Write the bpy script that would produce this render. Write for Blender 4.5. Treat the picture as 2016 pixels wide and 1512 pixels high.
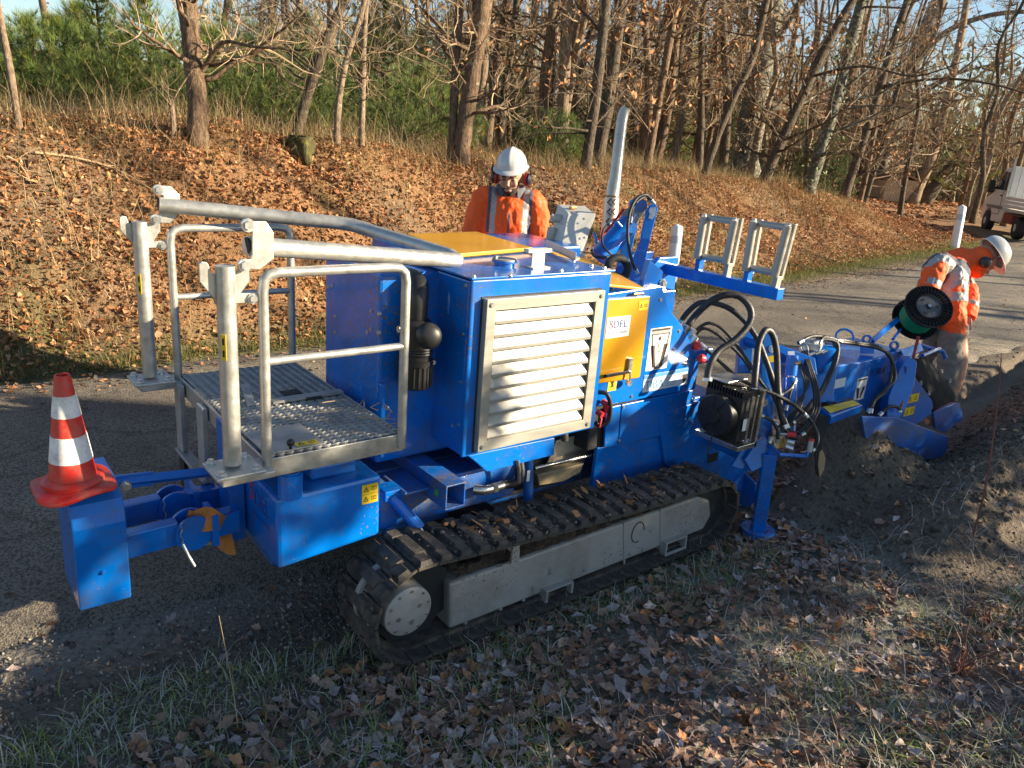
import bpy, bmesh, math, random
import numpy as np
from mathutils import Vector, Matrix
R = math.radians
random.seed(7); rng = np.random.default_rng(11)
for o in list(bpy.data.objects): bpy.data.objects.remove(o)
S = bpy.context.scene
COL = S.collection

# ------------------------------------------------------------------ camera
F_PX, CXP, CYP = 1514.0, 1008.0, 756.0          # photograph pixels (2016 x 1512)
CAM_H, PITCH, ROLL, YAW = 1.85, R(17.7), R(4.5), R(51)
_fh = np.array([math.cos(YAW), math.sin(YAW), 0]); _rh = np.array([math.sin(YAW), -math.cos(YAW), 0]); _up = np.array([0, 0, 1.])
FW = _fh*math.cos(PITCH) - _up*math.sin(PITCH); _u0 = _up*math.cos(PITCH) + _fh*math.sin(PITCH)
IX = _rh*math.cos(ROLL) + _u0*math.sin(ROLL); IY = _rh*math.sin(ROLL) - _u0*math.cos(ROLL)
CP = np.array([0, 0, CAM_H])
cam_data = bpy.data.cameras.new('camera'); cam = bpy.data.objects.new('camera', cam_data); COL.objects.link(cam)
M = Matrix.Identity(4)
for i in range(3):
    M[i][0] = IX[i]; M[i][1] = -IY[i]; M[i][2] = -FW[i]; M[i][3] = CP[i]
cam.matrix_world = M
cam_data.sensor_width = 36; cam_data.lens = 36*F_PX/2016; cam_data.clip_start = .05; cam_data.clip_end = 2000
S.camera = cam

# ------------------------------------------------------------------ world, sun, exposure
SUN_AZ, SUN_EL = R(-40), R(18)                   # direction towards the sun, from +X
W = bpy.data.worlds.new('World'); S.world = W; W.use_nodes = True
nt = W.node_tree; nt.nodes.clear()
sky = nt.nodes.new('ShaderNodeTexSky'); sky.sky_type = 'NISHITA'; sky.sun_disc = False
sky.sun_elevation = SUN_EL; sky.sun_rotation = R(90) - SUN_AZ
sky.air_density = 1.0; sky.dust_density = 0.25; sky.ozone_density = 2.0
bg = nt.nodes.new('ShaderNodeBackground'); bg.inputs[1].default_value = 0.062
wo = nt.nodes.new('ShaderNodeOutputWorld'); nt.links.new(sky.outputs[0], bg.inputs[0]); nt.links.new(bg.outputs[0], wo.inputs[0])
sd = bpy.data.lights.new('sun', 'SUN'); sd.energy = 5.0; sd.angle = R(.5); sd.color = (1, .84, .60)
sun = bpy.data.objects.new('sun', sd); COL.objects.link(sun)
_sd = Vector((math.cos(SUN_AZ)*math.cos(SUN_EL), math.sin(SUN_AZ)*math.cos(SUN_EL), math.sin(SUN_EL)))
sun.rotation_euler = _sd.to_track_quat('Z', 'Y').to_euler(); sun.location = (0, 0, 30)
S.view_settings.view_transform = 'Standard'; S.view_settings.look = 'None'; S.view_settings.gamma = 1; S.view_settings.exposure = 1.58
S.view_settings.use_curve_mapping = False
S.render.engine = 'CYCLES'
S.cycles.max_bounces = 6; S.cycles.diffuse_bounces = 3; S.cycles.glossy_bounces = 3; S.cycles.transmission_bounces = 4; S.cycles.transparent_max_bounces = 6

# ------------------------------------------------------------------ pixel -> place
def ray(x, y): return FW + IX*(x-CXP)/F_PX + IY*(y-CYP)/F_PX
def PY(x, y, Y): d = ray(x, y); return Vector(CP + d*((Y-CP[1])/d[1]))
def PX(x, y, X): d = ray(x, y); return Vector(CP + d*((X-CP[0])/d[0]))
def PZ(x, y, Z): d = ray(x, y); return Vector(CP + d*((Z-CP[2])/d[2]))
def PD(x, y, D): return Vector(CP + ray(x, y)*D)

# ------------------------------------------------------------------ mesh collecting
class MB:
    def __init__(s): s.v = []; s.f = []; s.m = []; s.col = None
    def add(s, vs, fs, mi=0):
        o = len(s.v); s.v += [tuple(v) for v in vs]; s.f += [tuple(i+o for i in f) for f in fs]; s.m += [mi]*len(fs); return s
    def box(s, c, size, rot=None, mi=0):
        hx, hy, hz = size[0]/2, size[1]/2, size[2]/2
        vs = [Vector((x, y, z)) for x in (-hx, hx) for y in (-hy, hy) for z in (-hz, hz)]
        if rot is not None: vs = [rot @ v for v in vs]
        c = Vector(c)
        return s.add([v+c for v in vs], [(0,1,3,2),(4,6,7,5),(0,4,5,1),(2,3,7,6),(0,2,6,4),(1,5,7,3)], mi)
    def bx(s, x0, x1, y0, y1, z0, z1, mi=0):
        return s.box(((x0+x1)/2, (y0+y1)/2, (z0+z1)/2), (abs(x1-x0), abs(y1-y0), abs(z1-z0)), None, mi)
    def prism(s, pts, ext, mi=0):                  # polygon of points, extruded along the vector ext
        pts = [Vector(p) for p in pts]; e = Vector(ext); n = len(pts)
        nrm = Vector((0,0,0))
        for i in range(n): nrm += pts[i].cross(pts[(i+1) % n])
        if nrm.dot(e) > 0: pts = pts[::-1]
        vs = pts + [p+e for p in pts]
        fs = [tuple(range(n)), tuple(range(2*n-1, n-1, -1))] + [((i+1) % n, i, i+n, (i+1) % n+n) for i in range(n)]
        return s.add(vs, fs, mi)
    def tube(s, pts, r, n=8, cap=True, mi=0, flat=1.0):
        pts = [Vector(p) for p in pts]; k = len(pts)
        rs = list(r) if hasattr(r, '__len__') else [r]*k
        up = None; vs = []
        for i in range(k):
            t = (pts[min(i+1, k-1)] - pts[max(i-1, 0)])
            if t.length < 1e-9: t = Vector((0, 0, 1))
            t.normalize()
            if up is None:
                up = Vector((0, 0, 1)) if abs(t.z) < .9 else Vector((1, 0, 0))
            a = (up - t*up.dot(t))
            if a.length < 1e-6: a = t.orthogonal()
            a.normalize(); up = a; b = t.cross(a)
            for j in range(n):
                an = 2*math.pi*j/n
                vs.append(pts[i] + a*math.cos(an)*rs[i]*flat + b*math.sin(an)*rs[i])
        fs = []
        for i in range(k-1):
            for j in range(n):
                j2 = (j+1) % n
                fs.append((i*n+j, i*n+j2, (i+1)*n+j2, (i+1)*n+j))
        if cap: fs += [tuple(range(n-1, -1, -1)), tuple((k-1)*n+j for j in range(n))]
        return s.add(vs, fs, mi)
    def cyl(s, a, b, r, n=16, r2=None, mi=0): return s.tube([a, b], [r, r if r2 is None else r2], n, True, mi)
    def lathe(s, prof, o, ax=(0, 0, 1), n=20, mi=0):   # prof: (radius, height) pairs
        ax = Vector(ax).normalized(); a = ax.orthogonal().normalized(); b = ax.cross(a); o = Vector(o); vs = []; k = len(prof)
        for r, h in prof:
            for j in range(n):
                t = 2*math.pi*j/n; vs.append(o + ax*h + (a*math.cos(t) + b*math.sin(t))*max(r, 1e-4))
        fs = [(i*n+j, i*n+(j+1) % n, (i+1)*n+(j+1) % n, (i+1)*n+j) for i in range(k-1) for j in range(n)]
        fs += [tuple(range(n-1, -1, -1)), tuple((k-1)*n+j for j in range(n))]
        return s.add(vs, fs, mi)
    def ell(s, c, r, rot=None, nu=12, nv=8, mi=0):
        c = Vector(c); vs = []; fs = []
        for i in range(nv+1):
            th = math.pi*i/nv
            for j in range(nu):
                ph = 2*math.pi*j/nu
                v = Vector((r[0]*math.sin(th)*math.cos(ph), r[1]*math.sin(th)*math.sin(ph), r[2]*math.cos(th)))
                if rot is not None: v = rot @ v
                vs.append(c+v)
        for i in range(nv):
            for j in range(nu):
                j2 = (j+1) % nu; fs.append((i*nu+j, (i+1)*nu+j, (i+1)*nu+j2, i*nu+j2))
        return s.add(vs, fs, mi)

def smooth_path(pts, k=5):
    P = [Vector(p) for p in pts]; out = []
    for i in range(len(P)-1):
        p0 = P[max(i-1, 0)]; p1 = P[i]; p2 = P[i+1]; p3 = P[min(i+2, len(P)-1)]
        for j in range(k):
            t = j/k
            out.append(.5*((2*p1) + (p2-p0)*t + (2*p0-5*p1+4*p2-p3)*t*t + (3*p1-p0-3*p2+p3)*t**3))
    out.append(P[-1]); return out

def root_loc(o):
    v = Vector((0, 0, 0))
    while o is not None: v += o.location; o = o.parent
    return v
def mesh_of(name, mb, loc=Vector((0, 0, 0))):
    me = bpy.data.meshes.new(name)
    me.from_pydata([(x-loc.x, y-loc.y, z-loc.z) for x, y, z in mb.v], [], mb.f); me.update(); return me
def obj(name, mb, mats, parent=None, smooth=False, bevel=0.0, loc=None, label=None, cat=None, group=None, kind=None, angle=40):
    """links ONE mesh object; mb in world coordinates"""
    L = root_loc(parent) if parent is not None else (Vector(loc) if loc is not None else Vector((0, 0, 0)))
    me = mesh_of(name, mb, L)
    for m in (mats if isinstance(mats, (list, tuple)) else [mats]): me.materials.append(m)
    if any(mb.m): me.polygons.foreach_set('material_index', mb.m)
    if smooth:
        me.polygons.foreach_set('use_smooth', [True]*len(me.polygons))
        if smooth != 'all': me.set_sharp_from_angle(angle=R(angle))
    o = bpy.data.objects.new(name, me); COL.objects.link(o)
    if parent is not None: o.parent = parent
    elif loc is not None: o.location = L
    if bevel:
        b = o.modifiers.new('bevel', 'BEVEL'); b.width = bevel; b.segments = 2; b.limit_method = 'ANGLE'; b.angle_limit = R(35); b.harden_normals = False
    tag(o, label, cat, group, kind); return o
def tag(o, label=None, cat=None, group=None, kind=None):
    if label: o['label'] = label
    if cat: o['category'] = cat
    if group: o['group'] = group
    if kind: o['kind'] = kind
    return o
def thing(name, loc, label, cat, group=None):
    o = bpy.data.objects.new(name, None); COL.objects.link(o); o.location = loc; o.empty_display_size = .1
    return tag(o, label, cat, group)
def copy_tree(o, parent=None):
    c = o.copy(); COL.objects.link(c)
    if parent is not None: c.parent = parent
    for ch in o.children: copy_tree(ch, c)
    return c
def np_mesh(name, V, Fs, mats, kind=None, parent=None, cols=None, smooth=False, fcount=None, matidx=None, **kw):
    """big mesh from numpy arrays: V (n,3), Fs (m,k)"""
    me = bpy.data.meshes.new(name); V = np.asarray(V, np.float32); Fs = np.asarray(Fs, np.int32)
    me.vertices.add(len(V)); me.vertices.foreach_set('co', V.ravel())
    k = Fs.shape[1]; me.loops.add(Fs.size); me.loops.foreach_set('vertex_index', Fs.ravel())
    me.polygons.add(len(Fs)); me.polygons.foreach_set('loop_start', np.arange(0, Fs.size, k, dtype=np.int32))
    if smooth: me.polygons.foreach_set('use_smooth', np.ones(len(Fs), bool))
    for m in (mats if isinstance(mats, (list, tuple)) else [mats]): me.materials.append(m)
    if matidx is not None: me.polygons.foreach_set('material_index', np.asarray(matidx, np.int32))
    if cols is not None:
        a = me.color_attributes.new('tint', 'FLOAT_COLOR', 'POINT')
        c = np.ones((len(V), 4), np.float32); c[:, :cols.shape[1]] = cols; a.data.foreach_set('color', c.ravel())
    me.update(calc_edges=True); me.validate()
    o = bpy.data.objects.new(name, me); COL.objects.link(o)
    if parent is not None: o.parent = parent
    tag(o, kw.get('label'), kw.get('cat'), kw.get('group'), kind); return o

# ------------------------------------------------------------------ materials
MATS = {}
def mat(name, col, rough=.5, metal=0., var=0., vscale=8., bump=0., bscale=40., coat=0., dirt=None, dirt_amt=0., dscale=3., spec=.5, edge=None, streak=(1, 1, 1), speck=0.):
    if name in MATS: return MATS[name]
    m = bpy.data.materials.new(name); m.use_nodes = True; t = m.node_tree; N = t.nodes; Lk = t.links
    b = N['Principled BSDF']; b.inputs['Roughness'].default_value = rough; b.inputs['Metallic'].default_value = metal
    b.inputs['Coat Weight'].default_value = coat; b.inputs['Coat Roughness'].default_value = .08; b.inputs['Specular IOR Level'].default_value = spec
    b.inputs['Base Color'].default_value = (*col, 1)
    tc = N.new('ShaderNodeTexCoord'); src = tc.outputs['Object']; cur = None
    if streak != (1, 1, 1):
        mp = N.new('ShaderNodeMapping'); mp.inputs['Scale'].default_value = streak; Lk.new(src, mp.inputs['Vector']); src = mp.outputs[0]
    if var:
        n = N.new('ShaderNodeTexNoise'); n.inputs['Scale'].default_value = vscale; n.inputs['Detail'].default_value = 6; n.inputs['Roughness'].default_value = .65
        Lk.new(src, n.inputs['Vector'])
        mr = N.new('ShaderNodeMapRange'); mr.inputs[1].default_value = .3; mr.inputs[2].default_value = .7; mr.inputs[3].default_value = 1-var; mr.inputs[4].default_value = 1+var
        Lk.new(n.outputs['Fac'], mr.inputs[0])
        mx = N.new('ShaderNodeVectorMath'); mx.operation = 'SCALE'; mx.inputs[0].default_value = col; Lk.new(mr.outputs[0], mx.inputs['Scale'])
        cur = mx.outputs[0]
        rr = N.new('ShaderNodeMapRange'); rr.inputs[1].default_value = .3; rr.inputs[2].default_value = .7; rr.inputs[3].default_value = max(.02, rough-.1); rr.inputs[4].default_value = min(1, rough+.12)
        Lk.new(n.outputs['Fac'], rr.inputs[0]); Lk.new(rr.outputs[0], b.inputs['Roughness'])
    if dirt is not None and dirt_amt:
        n2 = N.new('ShaderNodeTexNoise'); n2.inputs['Scale'].default_value = dscale; n2.inputs['Detail'].default_value = 9; n2.inputs['Roughness'].default_value = .7
        Lk.new(src, n2.inputs['Vector'])
        rp = N.new('ShaderNodeMapRange'); rp.inputs[1].default_value = .62-dirt_amt*.3; rp.inputs[2].default_value = .75; Lk.new(n2.outputs['Fac'], rp.inputs[0])
        mm = N.new('ShaderNodeMix'); mm.data_type = 'RGBA'; Lk.new(rp.outputs[0], mm.inputs['Factor'])
        if cur is not None: Lk.new(cur, mm.inputs['A'])
        else: mm.inputs['A'].default_value = (*col, 1)
        mm.inputs['B'].default_value = (*dirt, 1); cur = mm.outputs['Result']
    if speck:
        n4 = N.new('ShaderNodeTexNoise'); n4.inputs['Scale'].default_value = 85; n4.inputs['Detail'].default_value = 3; Lk.new(src, n4.inputs['Vector']); n5 = N.new('ShaderNodeTexNoise'); n5.inputs['Scale'].default_value = 2.2; n5.inputs['Detail'].default_value = 4; Lk.new(src, n5.inputs['Vector'])
        ad = N.new('ShaderNodeMath'); ad.operation = 'MULTIPLY_ADD'; ad.inputs[1].default_value = .55; Lk.new(n5.outputs['Fac'], ad.inputs[0]); Lk.new(n4.outputs['Fac'], ad.inputs[2])
        r4 = N.new('ShaderNodeMapRange'); r4.inputs[1].default_value = 1.0-.08*speck; r4.inputs[2].default_value = 1.02-.08*speck; Lk.new(ad.outputs[0], r4.inputs[0])
        m4 = N.new('ShaderNodeMix'); m4.data_type = 'RGBA'; Lk.new(r4.outputs[0], m4.inputs['Factor']); m4.inputs['B'].default_value = (.17, .13, .10, 1)
        if cur is not None: Lk.new(cur, m4.inputs['A'])
        else: m4.inputs['A'].default_value = (*col, 1)
        cur = m4.outputs['Result']
    if cur is not None: Lk.new(cur, b.inputs['Base Color'])
    if bump:
        n3 = N.new('ShaderNodeTexNoise'); n3.inputs['Scale'].default_value = bscale; n3.inputs['Detail'].default_value = 5; Lk.new(src, n3.inputs['Vector'])
        bp = N.new('ShaderNodeBump'); bp.inputs['Strength'].default_value = bump; bp.inputs['Distance'].default_value = .02; Lk.new(n3.outputs['Fac'], bp.inputs['Height']); Lk.new(bp.outputs[0], b.inputs['Normal'])
    MATS[name] = m; return m
def tint_mat(name, rough=.8, mul=1., trans=0., bump=0., bscale=60.):
    """takes the piece's own colour from the point attribute 'tint'"""
    if name in MATS: return MATS[name]
    m = bpy.data.materials.new(name); m.use_nodes = True; t = m.node_tree; N = t.nodes; b = N['Principled BSDF']
    b.inputs['Roughness'].default_value = rough; b.inputs['Specular IOR Level'].default_value = .25
    a = N.new('ShaderNodeVertexColor'); a.layer_name = 'tint'
    n = N.new('ShaderNodeTexNoise'); n.inputs['Scale'].default_value = bscale; n.inputs['Detail'].default_value = 4
    tc = N.new('ShaderNodeTexCoord'); t.links.new(tc.outputs['Object'], n.inputs['Vector'])
    mr = N.new('ShaderNodeMapRange'); mr.inputs[1].default_value = .3; mr.inputs[2].default_value = .7; mr.inputs[3].default_value = .75*mul; mr.inputs[4].default_value = 1.25*mul; t.links.new(n.outputs['Fac'], mr.inputs[0])
    sc = N.new('ShaderNodeVectorMath'); sc.operation = 'SCALE'; t.links.new(a.outputs['Color'], sc.inputs[0]); t.links.new(mr.outputs[0], sc.inputs['Scale'])
    t.links.new(sc.outputs[0], b.inputs['Base Color'])
    if trans:
        tr = N.new('ShaderNodeBsdfTranslucent'); t.links.new(sc.outputs[0], tr.inputs['Color']); mx = N.new('ShaderNodeMixShader'); mx.inputs[0].default_value = trans
        t.links.new(b.outputs[0], mx.inputs[1]); t.links.new(tr.outputs[0], mx.inputs[2]); t.links.new(mx.outputs[0], N['Material Output'].inputs['Surface'])
    if bump:
        bp = N.new('ShaderNodeBump'); bp.inputs['Strength'].default_value = bump; bp.inputs['Distance'].default_value = .02; t.links.new(n.outputs['Fac'], bp.inputs['Height']); t.links.new(bp.outputs[0], b.inputs['Normal'])
    MATS[name] = m; return m

BLUE = mat('blue_paint', (.0, .145, .58), .24, 0, .10, 3, coat=.5, dirt=(.05, .10, .24), dirt_amt=.45, dscale=7, speck=.7)
BLUE2 = mat('blue_paint_dusty', (.002, .125, .50), .45, 0, .12, 5, coat=.2, dirt=(.10, .09, .09), dirt_amt=.65, dscale=9, speck=1.5)
YEL = mat('yellow_paint', (.62, .29, .004), .38, 0, .07, 4, coat=.35)
GALV = mat('galvanised_steel', (.50, .49, .45), .4, .65, .18, 22, bump=.05, bscale=30, dirt=(.30, .28, .25), dirt_amt=.3, dscale=9)
GALVD = mat('galvanised_plate', (.36, .355, .34), .6, .3, .22, 16, dirt=(.25, .21, .17), dirt_amt=.35, dscale=7)
ALU = mat('louvre_aluminium', (.36, .35, .31), .48, .35, .10, 6, dirt=(.42, .36, .27), dirt_amt=.4, dscale=4, streak=(1, 1, 5))
STEEL = mat('zinc_bolt', (.62, .62, .60), .3, .9, .1, 30)
STAIN = mat('stainless', (.60, .58, .52), .25, .9, .1, 8)
TRACKP = mat('track_frame_paint', (.36, .345, .315), .55, .1, .10, 5, dirt=(.24, .20, .16), dirt_amt=.5, dscale=6, speck=.6)
RUB = mat('black_rubber', (.018, .018, .019), .7, 0, .3, 20, bump=.2, bscale=60, dirt=(.06, .05, .04), dirt_amt=.35, dscale=7)
RUBT = mat('track_rubber', (.026, .025, .025), .75, 0, .35, 14, bump=.3, bscale=50, dirt=(.17, .135, .10), dirt_amt=.75, dscale=11)
HOSE = mat('hose_rubber', (.022, .022, .023), .5, 0, .2, 30, bump=.1, bscale=90, dirt=(.09, .08, .07), dirt_amt=.25, dscale=12)
PLAST = mat('black_plastic', (.02, .02, .021), .38, 0, .2, 12)
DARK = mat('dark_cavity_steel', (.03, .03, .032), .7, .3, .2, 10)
GREYC = mat('grey_cabinet_paint', (.55, .54, .49), .5, 0, .05, 6)
RED = mat('red_plastic', (.62, .03, .03), .4, 0, .1, 8)
WHT = mat('white_paint', (.78, .78, .76), .5, 0, .04, 5)
STK = mat('white_sticker', (.78, .78, .77), .4, 0, .04, 12)
STKY = mat('yellow_sticker', (.80, .55, .02), .45, 0, .06, 14)
INK = mat('black_ink', (.02, .02, .022), .5)
INKB = mat('blue_ink', (.03, .07, .28), .5)
INKL = mat('light_blue_ink', (.09, .27, .55), .5)
INKR = mat('red_ink', (.70, .02, .03), .5)
INKBR = mat('dark_brown_ink', (.055, .035, .03), .5)
BRASS = mat('brass', (.55, .34, .12), .35, .9, .15, 20)
WOODL = mat('pale_timber', (.42, .28, .15), .7, 0, .2, 12)
SOILM = mat('caked_soil', (.075, .052, .034), .95, 0, .5, 30, bump=.9, bscale=60)
# ------------------------------------------------------------------ terrain
def _hash(ix, iy, seed):
    n = (ix.astype(np.int64)*374761393 + iy.astype(np.int64)*668265263 + seed*1442695041) & 0xffffffff
    n = ((n ^ (n >> 13))*1274126177) & 0xffffffff
    return ((n ^ (n >> 16)) & 0xffff)/65535.0
def vn(x, y, s, seed=0):
    x = np.asarray(x, float)/s; y = np.asarray(y, float)/s; ix = np.floor(x); iy = np.floor(y); fx = x-ix; fy = y-iy
    fx = fx*fx*(3-2*fx); fy = fy*fy*(3-2*fy)
    a = _hash(ix, iy, seed); b = _hash(ix+1, iy, seed); c = _hash(ix, iy+1, seed); d = _hash(ix+1, iy+1, seed)
    return (a*(1-fx)+b*fx)*(1-fy) + (c*(1-fx)+d*fx)*fy - .5
ip = np.interp
TX = [-30, 0, 3, 5.5, 8.5, 12, 16, 21, 30, 40, 90]; TY = [6.0, 6.08, 6.35, 6.8, 7.0, 7.45, 8.1, 8.85, 10.4, 12.2, 24]
HX = [-30, 0, 4.5, 6.5, 9, 14, 19, 22, 25, 28, 36, 90]; HYv = [1.6, 1.6, 1.68, 1.45, 1.45, 1.4, 1.15, .8, .35, .12, .1, .1]
WX = [-30, 8, 14, 19, 24, 90]; WY = [1.9, 2.0, 2.9, 3.2, 3.6, 4.0]
def toe(x): return ip(x, TX, TY)
def road_near(x): return ip(x, [-30, 0, 2, 5, 7.5, 10, 16, 22, 30, 40, 90], [2.9, 2.72, 2.6, 2.7, 2.85, 3.05, 3.6, 4.3, 5.4, 7.0, 18]) + .05*np.sin(np.asarray(x)*2.3) + .03*np.sin(np.asarray(x)*7.1)
def road_far(x): return toe(x) - ip(x, [0, 4, 9, 14, 22], [.10, .22, .45, .7, .9]) + .05*np.sin(np.asarray(x)*3.7+1)
def trench_y(x): return ip(x, [4.8, 5.3, 7, 9.14, 14, 22], [2.15, 2.2, 2.45, 2.75, 3.3, 4.0])
def sstep(t): t = np.clip(t, 0, 1); return t*t*(3-2*t)
def ground_h(x, y):
    x = np.asarray(x, float); y = np.asarray(y, float)
    t = y-toe(x); w = ip(x, WX, WY); s = np.clip(t/w, 0, 1)
    z = ip(x, HX, HYv)*(.55*s + .45*sstep(s)) + np.maximum(t-w, 0)*ip(x, [0, 15, 25, 40], [0.0, .01, .045, .06])
    bank = np.clip(t/.5, 0, 1)
    z = z + bank*(vn(x, y, 1.3, 1)*.20 + vn(x, y, .5, 2)*.13 + vn(x, y, .2, 3)*.07)
    # shoulder and verge on the near side
    n = np.clip((road_near(x)-y)/.35, 0, 1)
    z = z - .012*n + n*(vn(x, y, .9, 4)*.05 + vn(x, y, .25, 5)*.03 + vn(x, y, .09, 6)*.018)
    z = z + .30*sstep((.75-y)/1.1)*np.clip(1.2-np.abs(x-2.5)/30, 0, 1) - .07*np.exp(-((y-1.05)/.28)**2)*sstep((x-2.2)/1.2)
    z = np.where((x > .95) & (x < 3.25) & (y > 1.9) & (y < 2.3), np.minimum(z, -.022), z)
    # spoil thrown out beside the trench
    yt = trench_y(x)
    sp = np.exp(-((y-(yt-.66))/.36)**2)*ip(x, [3.6, 4.1, 5, 8, 20, 30], [0, .22, .30, .27, .2, .1])
    pk = .58*np.exp(-(((x-4.2)/.30)**2 + ((y-2.1)/.34)**2)) + .20*np.exp(-(((x-4.7)/.6)**2 + ((y-1.6)/.33)**2))
    sp = np.maximum(sp, pk)
    z = z + sp*(1+.35*vn(x, y, .25, 8)) + np.clip(sp*6, 0, 1)*(vn(x, y, .11, 9)*.05 + vn(x, y, .05, 10)*.02)
    tr = sstep((.16-np.abs(y-yt))/.06)*sstep((x-5.0)/.3)*sstep((13-x)/4)
    return z - .10*tr
def on_ground(x, y): return float(ground_h(x, y))
def hit(px, py, t0=1.0, t1=120.):
    """where the sight line of a pixel meets the terrain"""
    d = ray(px, py); ts = np.linspace(t0, t1, 6000); P = CP[None]+d[None]*ts[:, None]
    under = P[:, 2] < ground_h(P[:, 0], P[:, 1]); i = int(np.argmax(under))
    if not under.any(): i = 2500
    return Vector(P[i])

def axis(segs):
    out = []
    for a, b, st in segs: out += list(np.arange(a, b-1e-6, st))
    out.append(segs[-1][1]); return np.array(out)
gx = axis([(-220, -40, 30), (-40, -6, 3), (-6, -1, .5), (-1, 7, .045), (7, 12, .09), (12, 26, .25), (26, 50, 1), (50, 300, 12)])
gy = axis([(-220, -30, 25), (-30, -3, 2), (-3, 0, .25), (0, 3.3, .045), (3.3, 6, .2), (6, 9.5, .09), (9.5, 16, .3), (16, 40, 1.2), (40, 320, 14)])
GX, GY = np.meshgrid(gx, gy, indexing='ij'); Z = ground_h(GX, GY)
under_road = (GY > road_near(GX)+.12) & (GY < road_far(GX)-.12); Z = np.where(under_road, -.05, Z)
V = np.stack([GX, GY, Z], -1).reshape(-1, 3); nx, ny = GX.shape
ii = (np.arange(nx-1)[:, None]*ny + np.arange(ny-1)[None]).ravel()
Fq = np.stack([ii, ii+ny, ii+ny+1, ii+1], 1)
x, y, z = V[:, 0], V[:, 1], V[:, 2]
def c3(a): return np.array(a, float)[None]
col = np.repeat(c3((.15, .12, .09)), len(V), 0)                       # verge soil
def blend(c, w): global col; w = np.clip(w, 0, 1)[:, None]; col = col*(1-w) + c3(c)*w
blend((.19, .195, .155), .8*sstep((vn(x, y, .8, 21)+.15)*3)*(y < 2.6))
blend((.22, .195, .165), sstep((y-(2.28+.35*vn(x, y, .6, 22)))/.35)*(y < road_near(x)+.3)*sstep((2.6-x)/1.2))   # gravel shoulder
blend((.22, .175, .135), sstep((.9-y+.5*vn(x, y, .7, 23))/.4)*sstep((x-1.5)/1))
sp_w = np.exp(-((y-(trench_y(x)-.6))/.55)**4)*sstep((x-3.5)/.5)*(x < 26)
blend((.135, .108, .082), sp_w*1.3)
tb = y-toe(x)
blend((.26, .14, .068), sstep((tb+.05)/.4))
blend((.18, .125, .08), sstep((tb+.05)/.4)*sstep((vn(x, y, 1.1, 24)+.1)*2.4)*.85)
blend((.105, .10, .035), sstep((tb+.05)/.4)*sstep((vn(x, y, .7, 25)-.16)*4)*.8)
blend((.10, .105, .032), np.exp(-((tb+.12)/.32)**2)*ip(x, [0, 6, 12], [.6, .8, 1]))                              # roadside grass
blend((.36, .21, .11), sstep((tb-3)/2)*sstep((x-14)/8))
gm = tint_mat('ground_soil', .95, 1.0, 0, .9, 45)
ground = np_mesh('ground', V, Fq, gm, 'structure', cols=col, smooth=True)
# far field of leaves goes on to the horizon; a wood closes it off

# ------------------------------------------------------------------ road
rx = axis([(-60, -6, 3), (-6, 14, .12), (14, 40, .6), (40, 90, 4)]); k = 26
t = np.linspace(0, 1, k); RX = np.repeat(rx[:, None], k, 1)
ya = road_near(rx)[:, None] + .02*vn(rx*8, rx*0, .7, 31)[:, None]; yb = road_far(rx)[:, None]
RY = ya + (yb-ya)*t[None]
ragged = vn(RX, RY*0+3, .35, 33)*.10 + vn(RX, RY*0+5, .1, 34)*.05
RY = RY + ragged*((t[None] < .01) | (t[None] > .99))
RZ = .012 + .05*np.sin(np.pi*t)[None]*.8 + vn(RX, RY, 1.5, 35)*.012 + vn(RX, RY, .35, 36)*.005
RZ[:, 0] = -.045; RZ[:, -1] = -.045; RY[:, 0] -= .03; RY[:, -1] += .03
V = np.stack([RX, RY, RZ], -1).reshape(-1, 3); ii = (np.arange(len(rx)-1)[:, None]*k + np.arange(k-1)[None]).ravel()
rm = bpy.data.materials.new('old_asphalt'); rm.use_nodes = True; T = rm.node_tree; N = T.nodes; b = N['Principled BSDF']
b.inputs['Specular IOR Level'].default_value = .35
tc = N.new('ShaderNodeTexCoord')
def tex(kind, scale, detail=5):
    n = N.new(kind); n.inputs['Scale'].default_value = scale
    if 'Detail' in n.inputs: n.inputs['Detail'].default_value = detail
    T.links.new(tc.outputs['Object'], n.inputs['Vector']); return n
def ramp(src, stops):
    r = N.new('ShaderNodeValToRGB'); T.links.new(src, r.inputs[0]); e = r.color_ramp.elements
    while len(e) < len(stops): e.new(.5)
    for q, (p, c) in zip(e, stops): q.position = p; q.color = (*c, 1)
    return r
big = tex('ShaderNodeTexNoise', .75, 9); bigr = ramp(big.outputs['Fac'], [(.3, (.048, .045, .043)), (.5, (.090, .082, .073)), (.72, (.14, .125, .105))])
vor = tex('ShaderNodeTexVoronoi', 120); vr = ramp(vor.outputs['Color'], [(.0, (.35, .35, .35)), (.55, (.9, .9, .9)), (.86, (1.3, 1.27, 1.2)), (1, (3.0, 2.8, 2.4))])
mul = N.new('ShaderNodeMix'); mul.data_type = 'RGBA'; mul.blend_type = 'MULTIPLY'; mul.inputs['Factor'].default_value = 1
T.links.new(bigr.outputs[0], mul.inputs['A']); T.links.new(vr.outputs[0], mul.inputs['B'])
vc = tex('ShaderNodeTexVoronoi', 1.1); vc.feature = 'DISTANCE_TO_EDGE'
wn = tex('ShaderNodeTexNoise', 3, 4); vm = N.new('ShaderNodeVectorMath'); vm.operation = 'ADD'; T.links.new(tc.outputs['Object'], vm.inputs[0])
ws = N.new('ShaderNodeVectorMath'); ws.operation = 'SCALE'; ws.inputs['Scale'].default_value = .5; T.links.new(wn.outputs['Color'], ws.inputs[0]); T.links.new(ws.outputs[0], vm.inputs[1]); T.links.new(vm.outputs[0], vc.inputs['Vector'])
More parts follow.
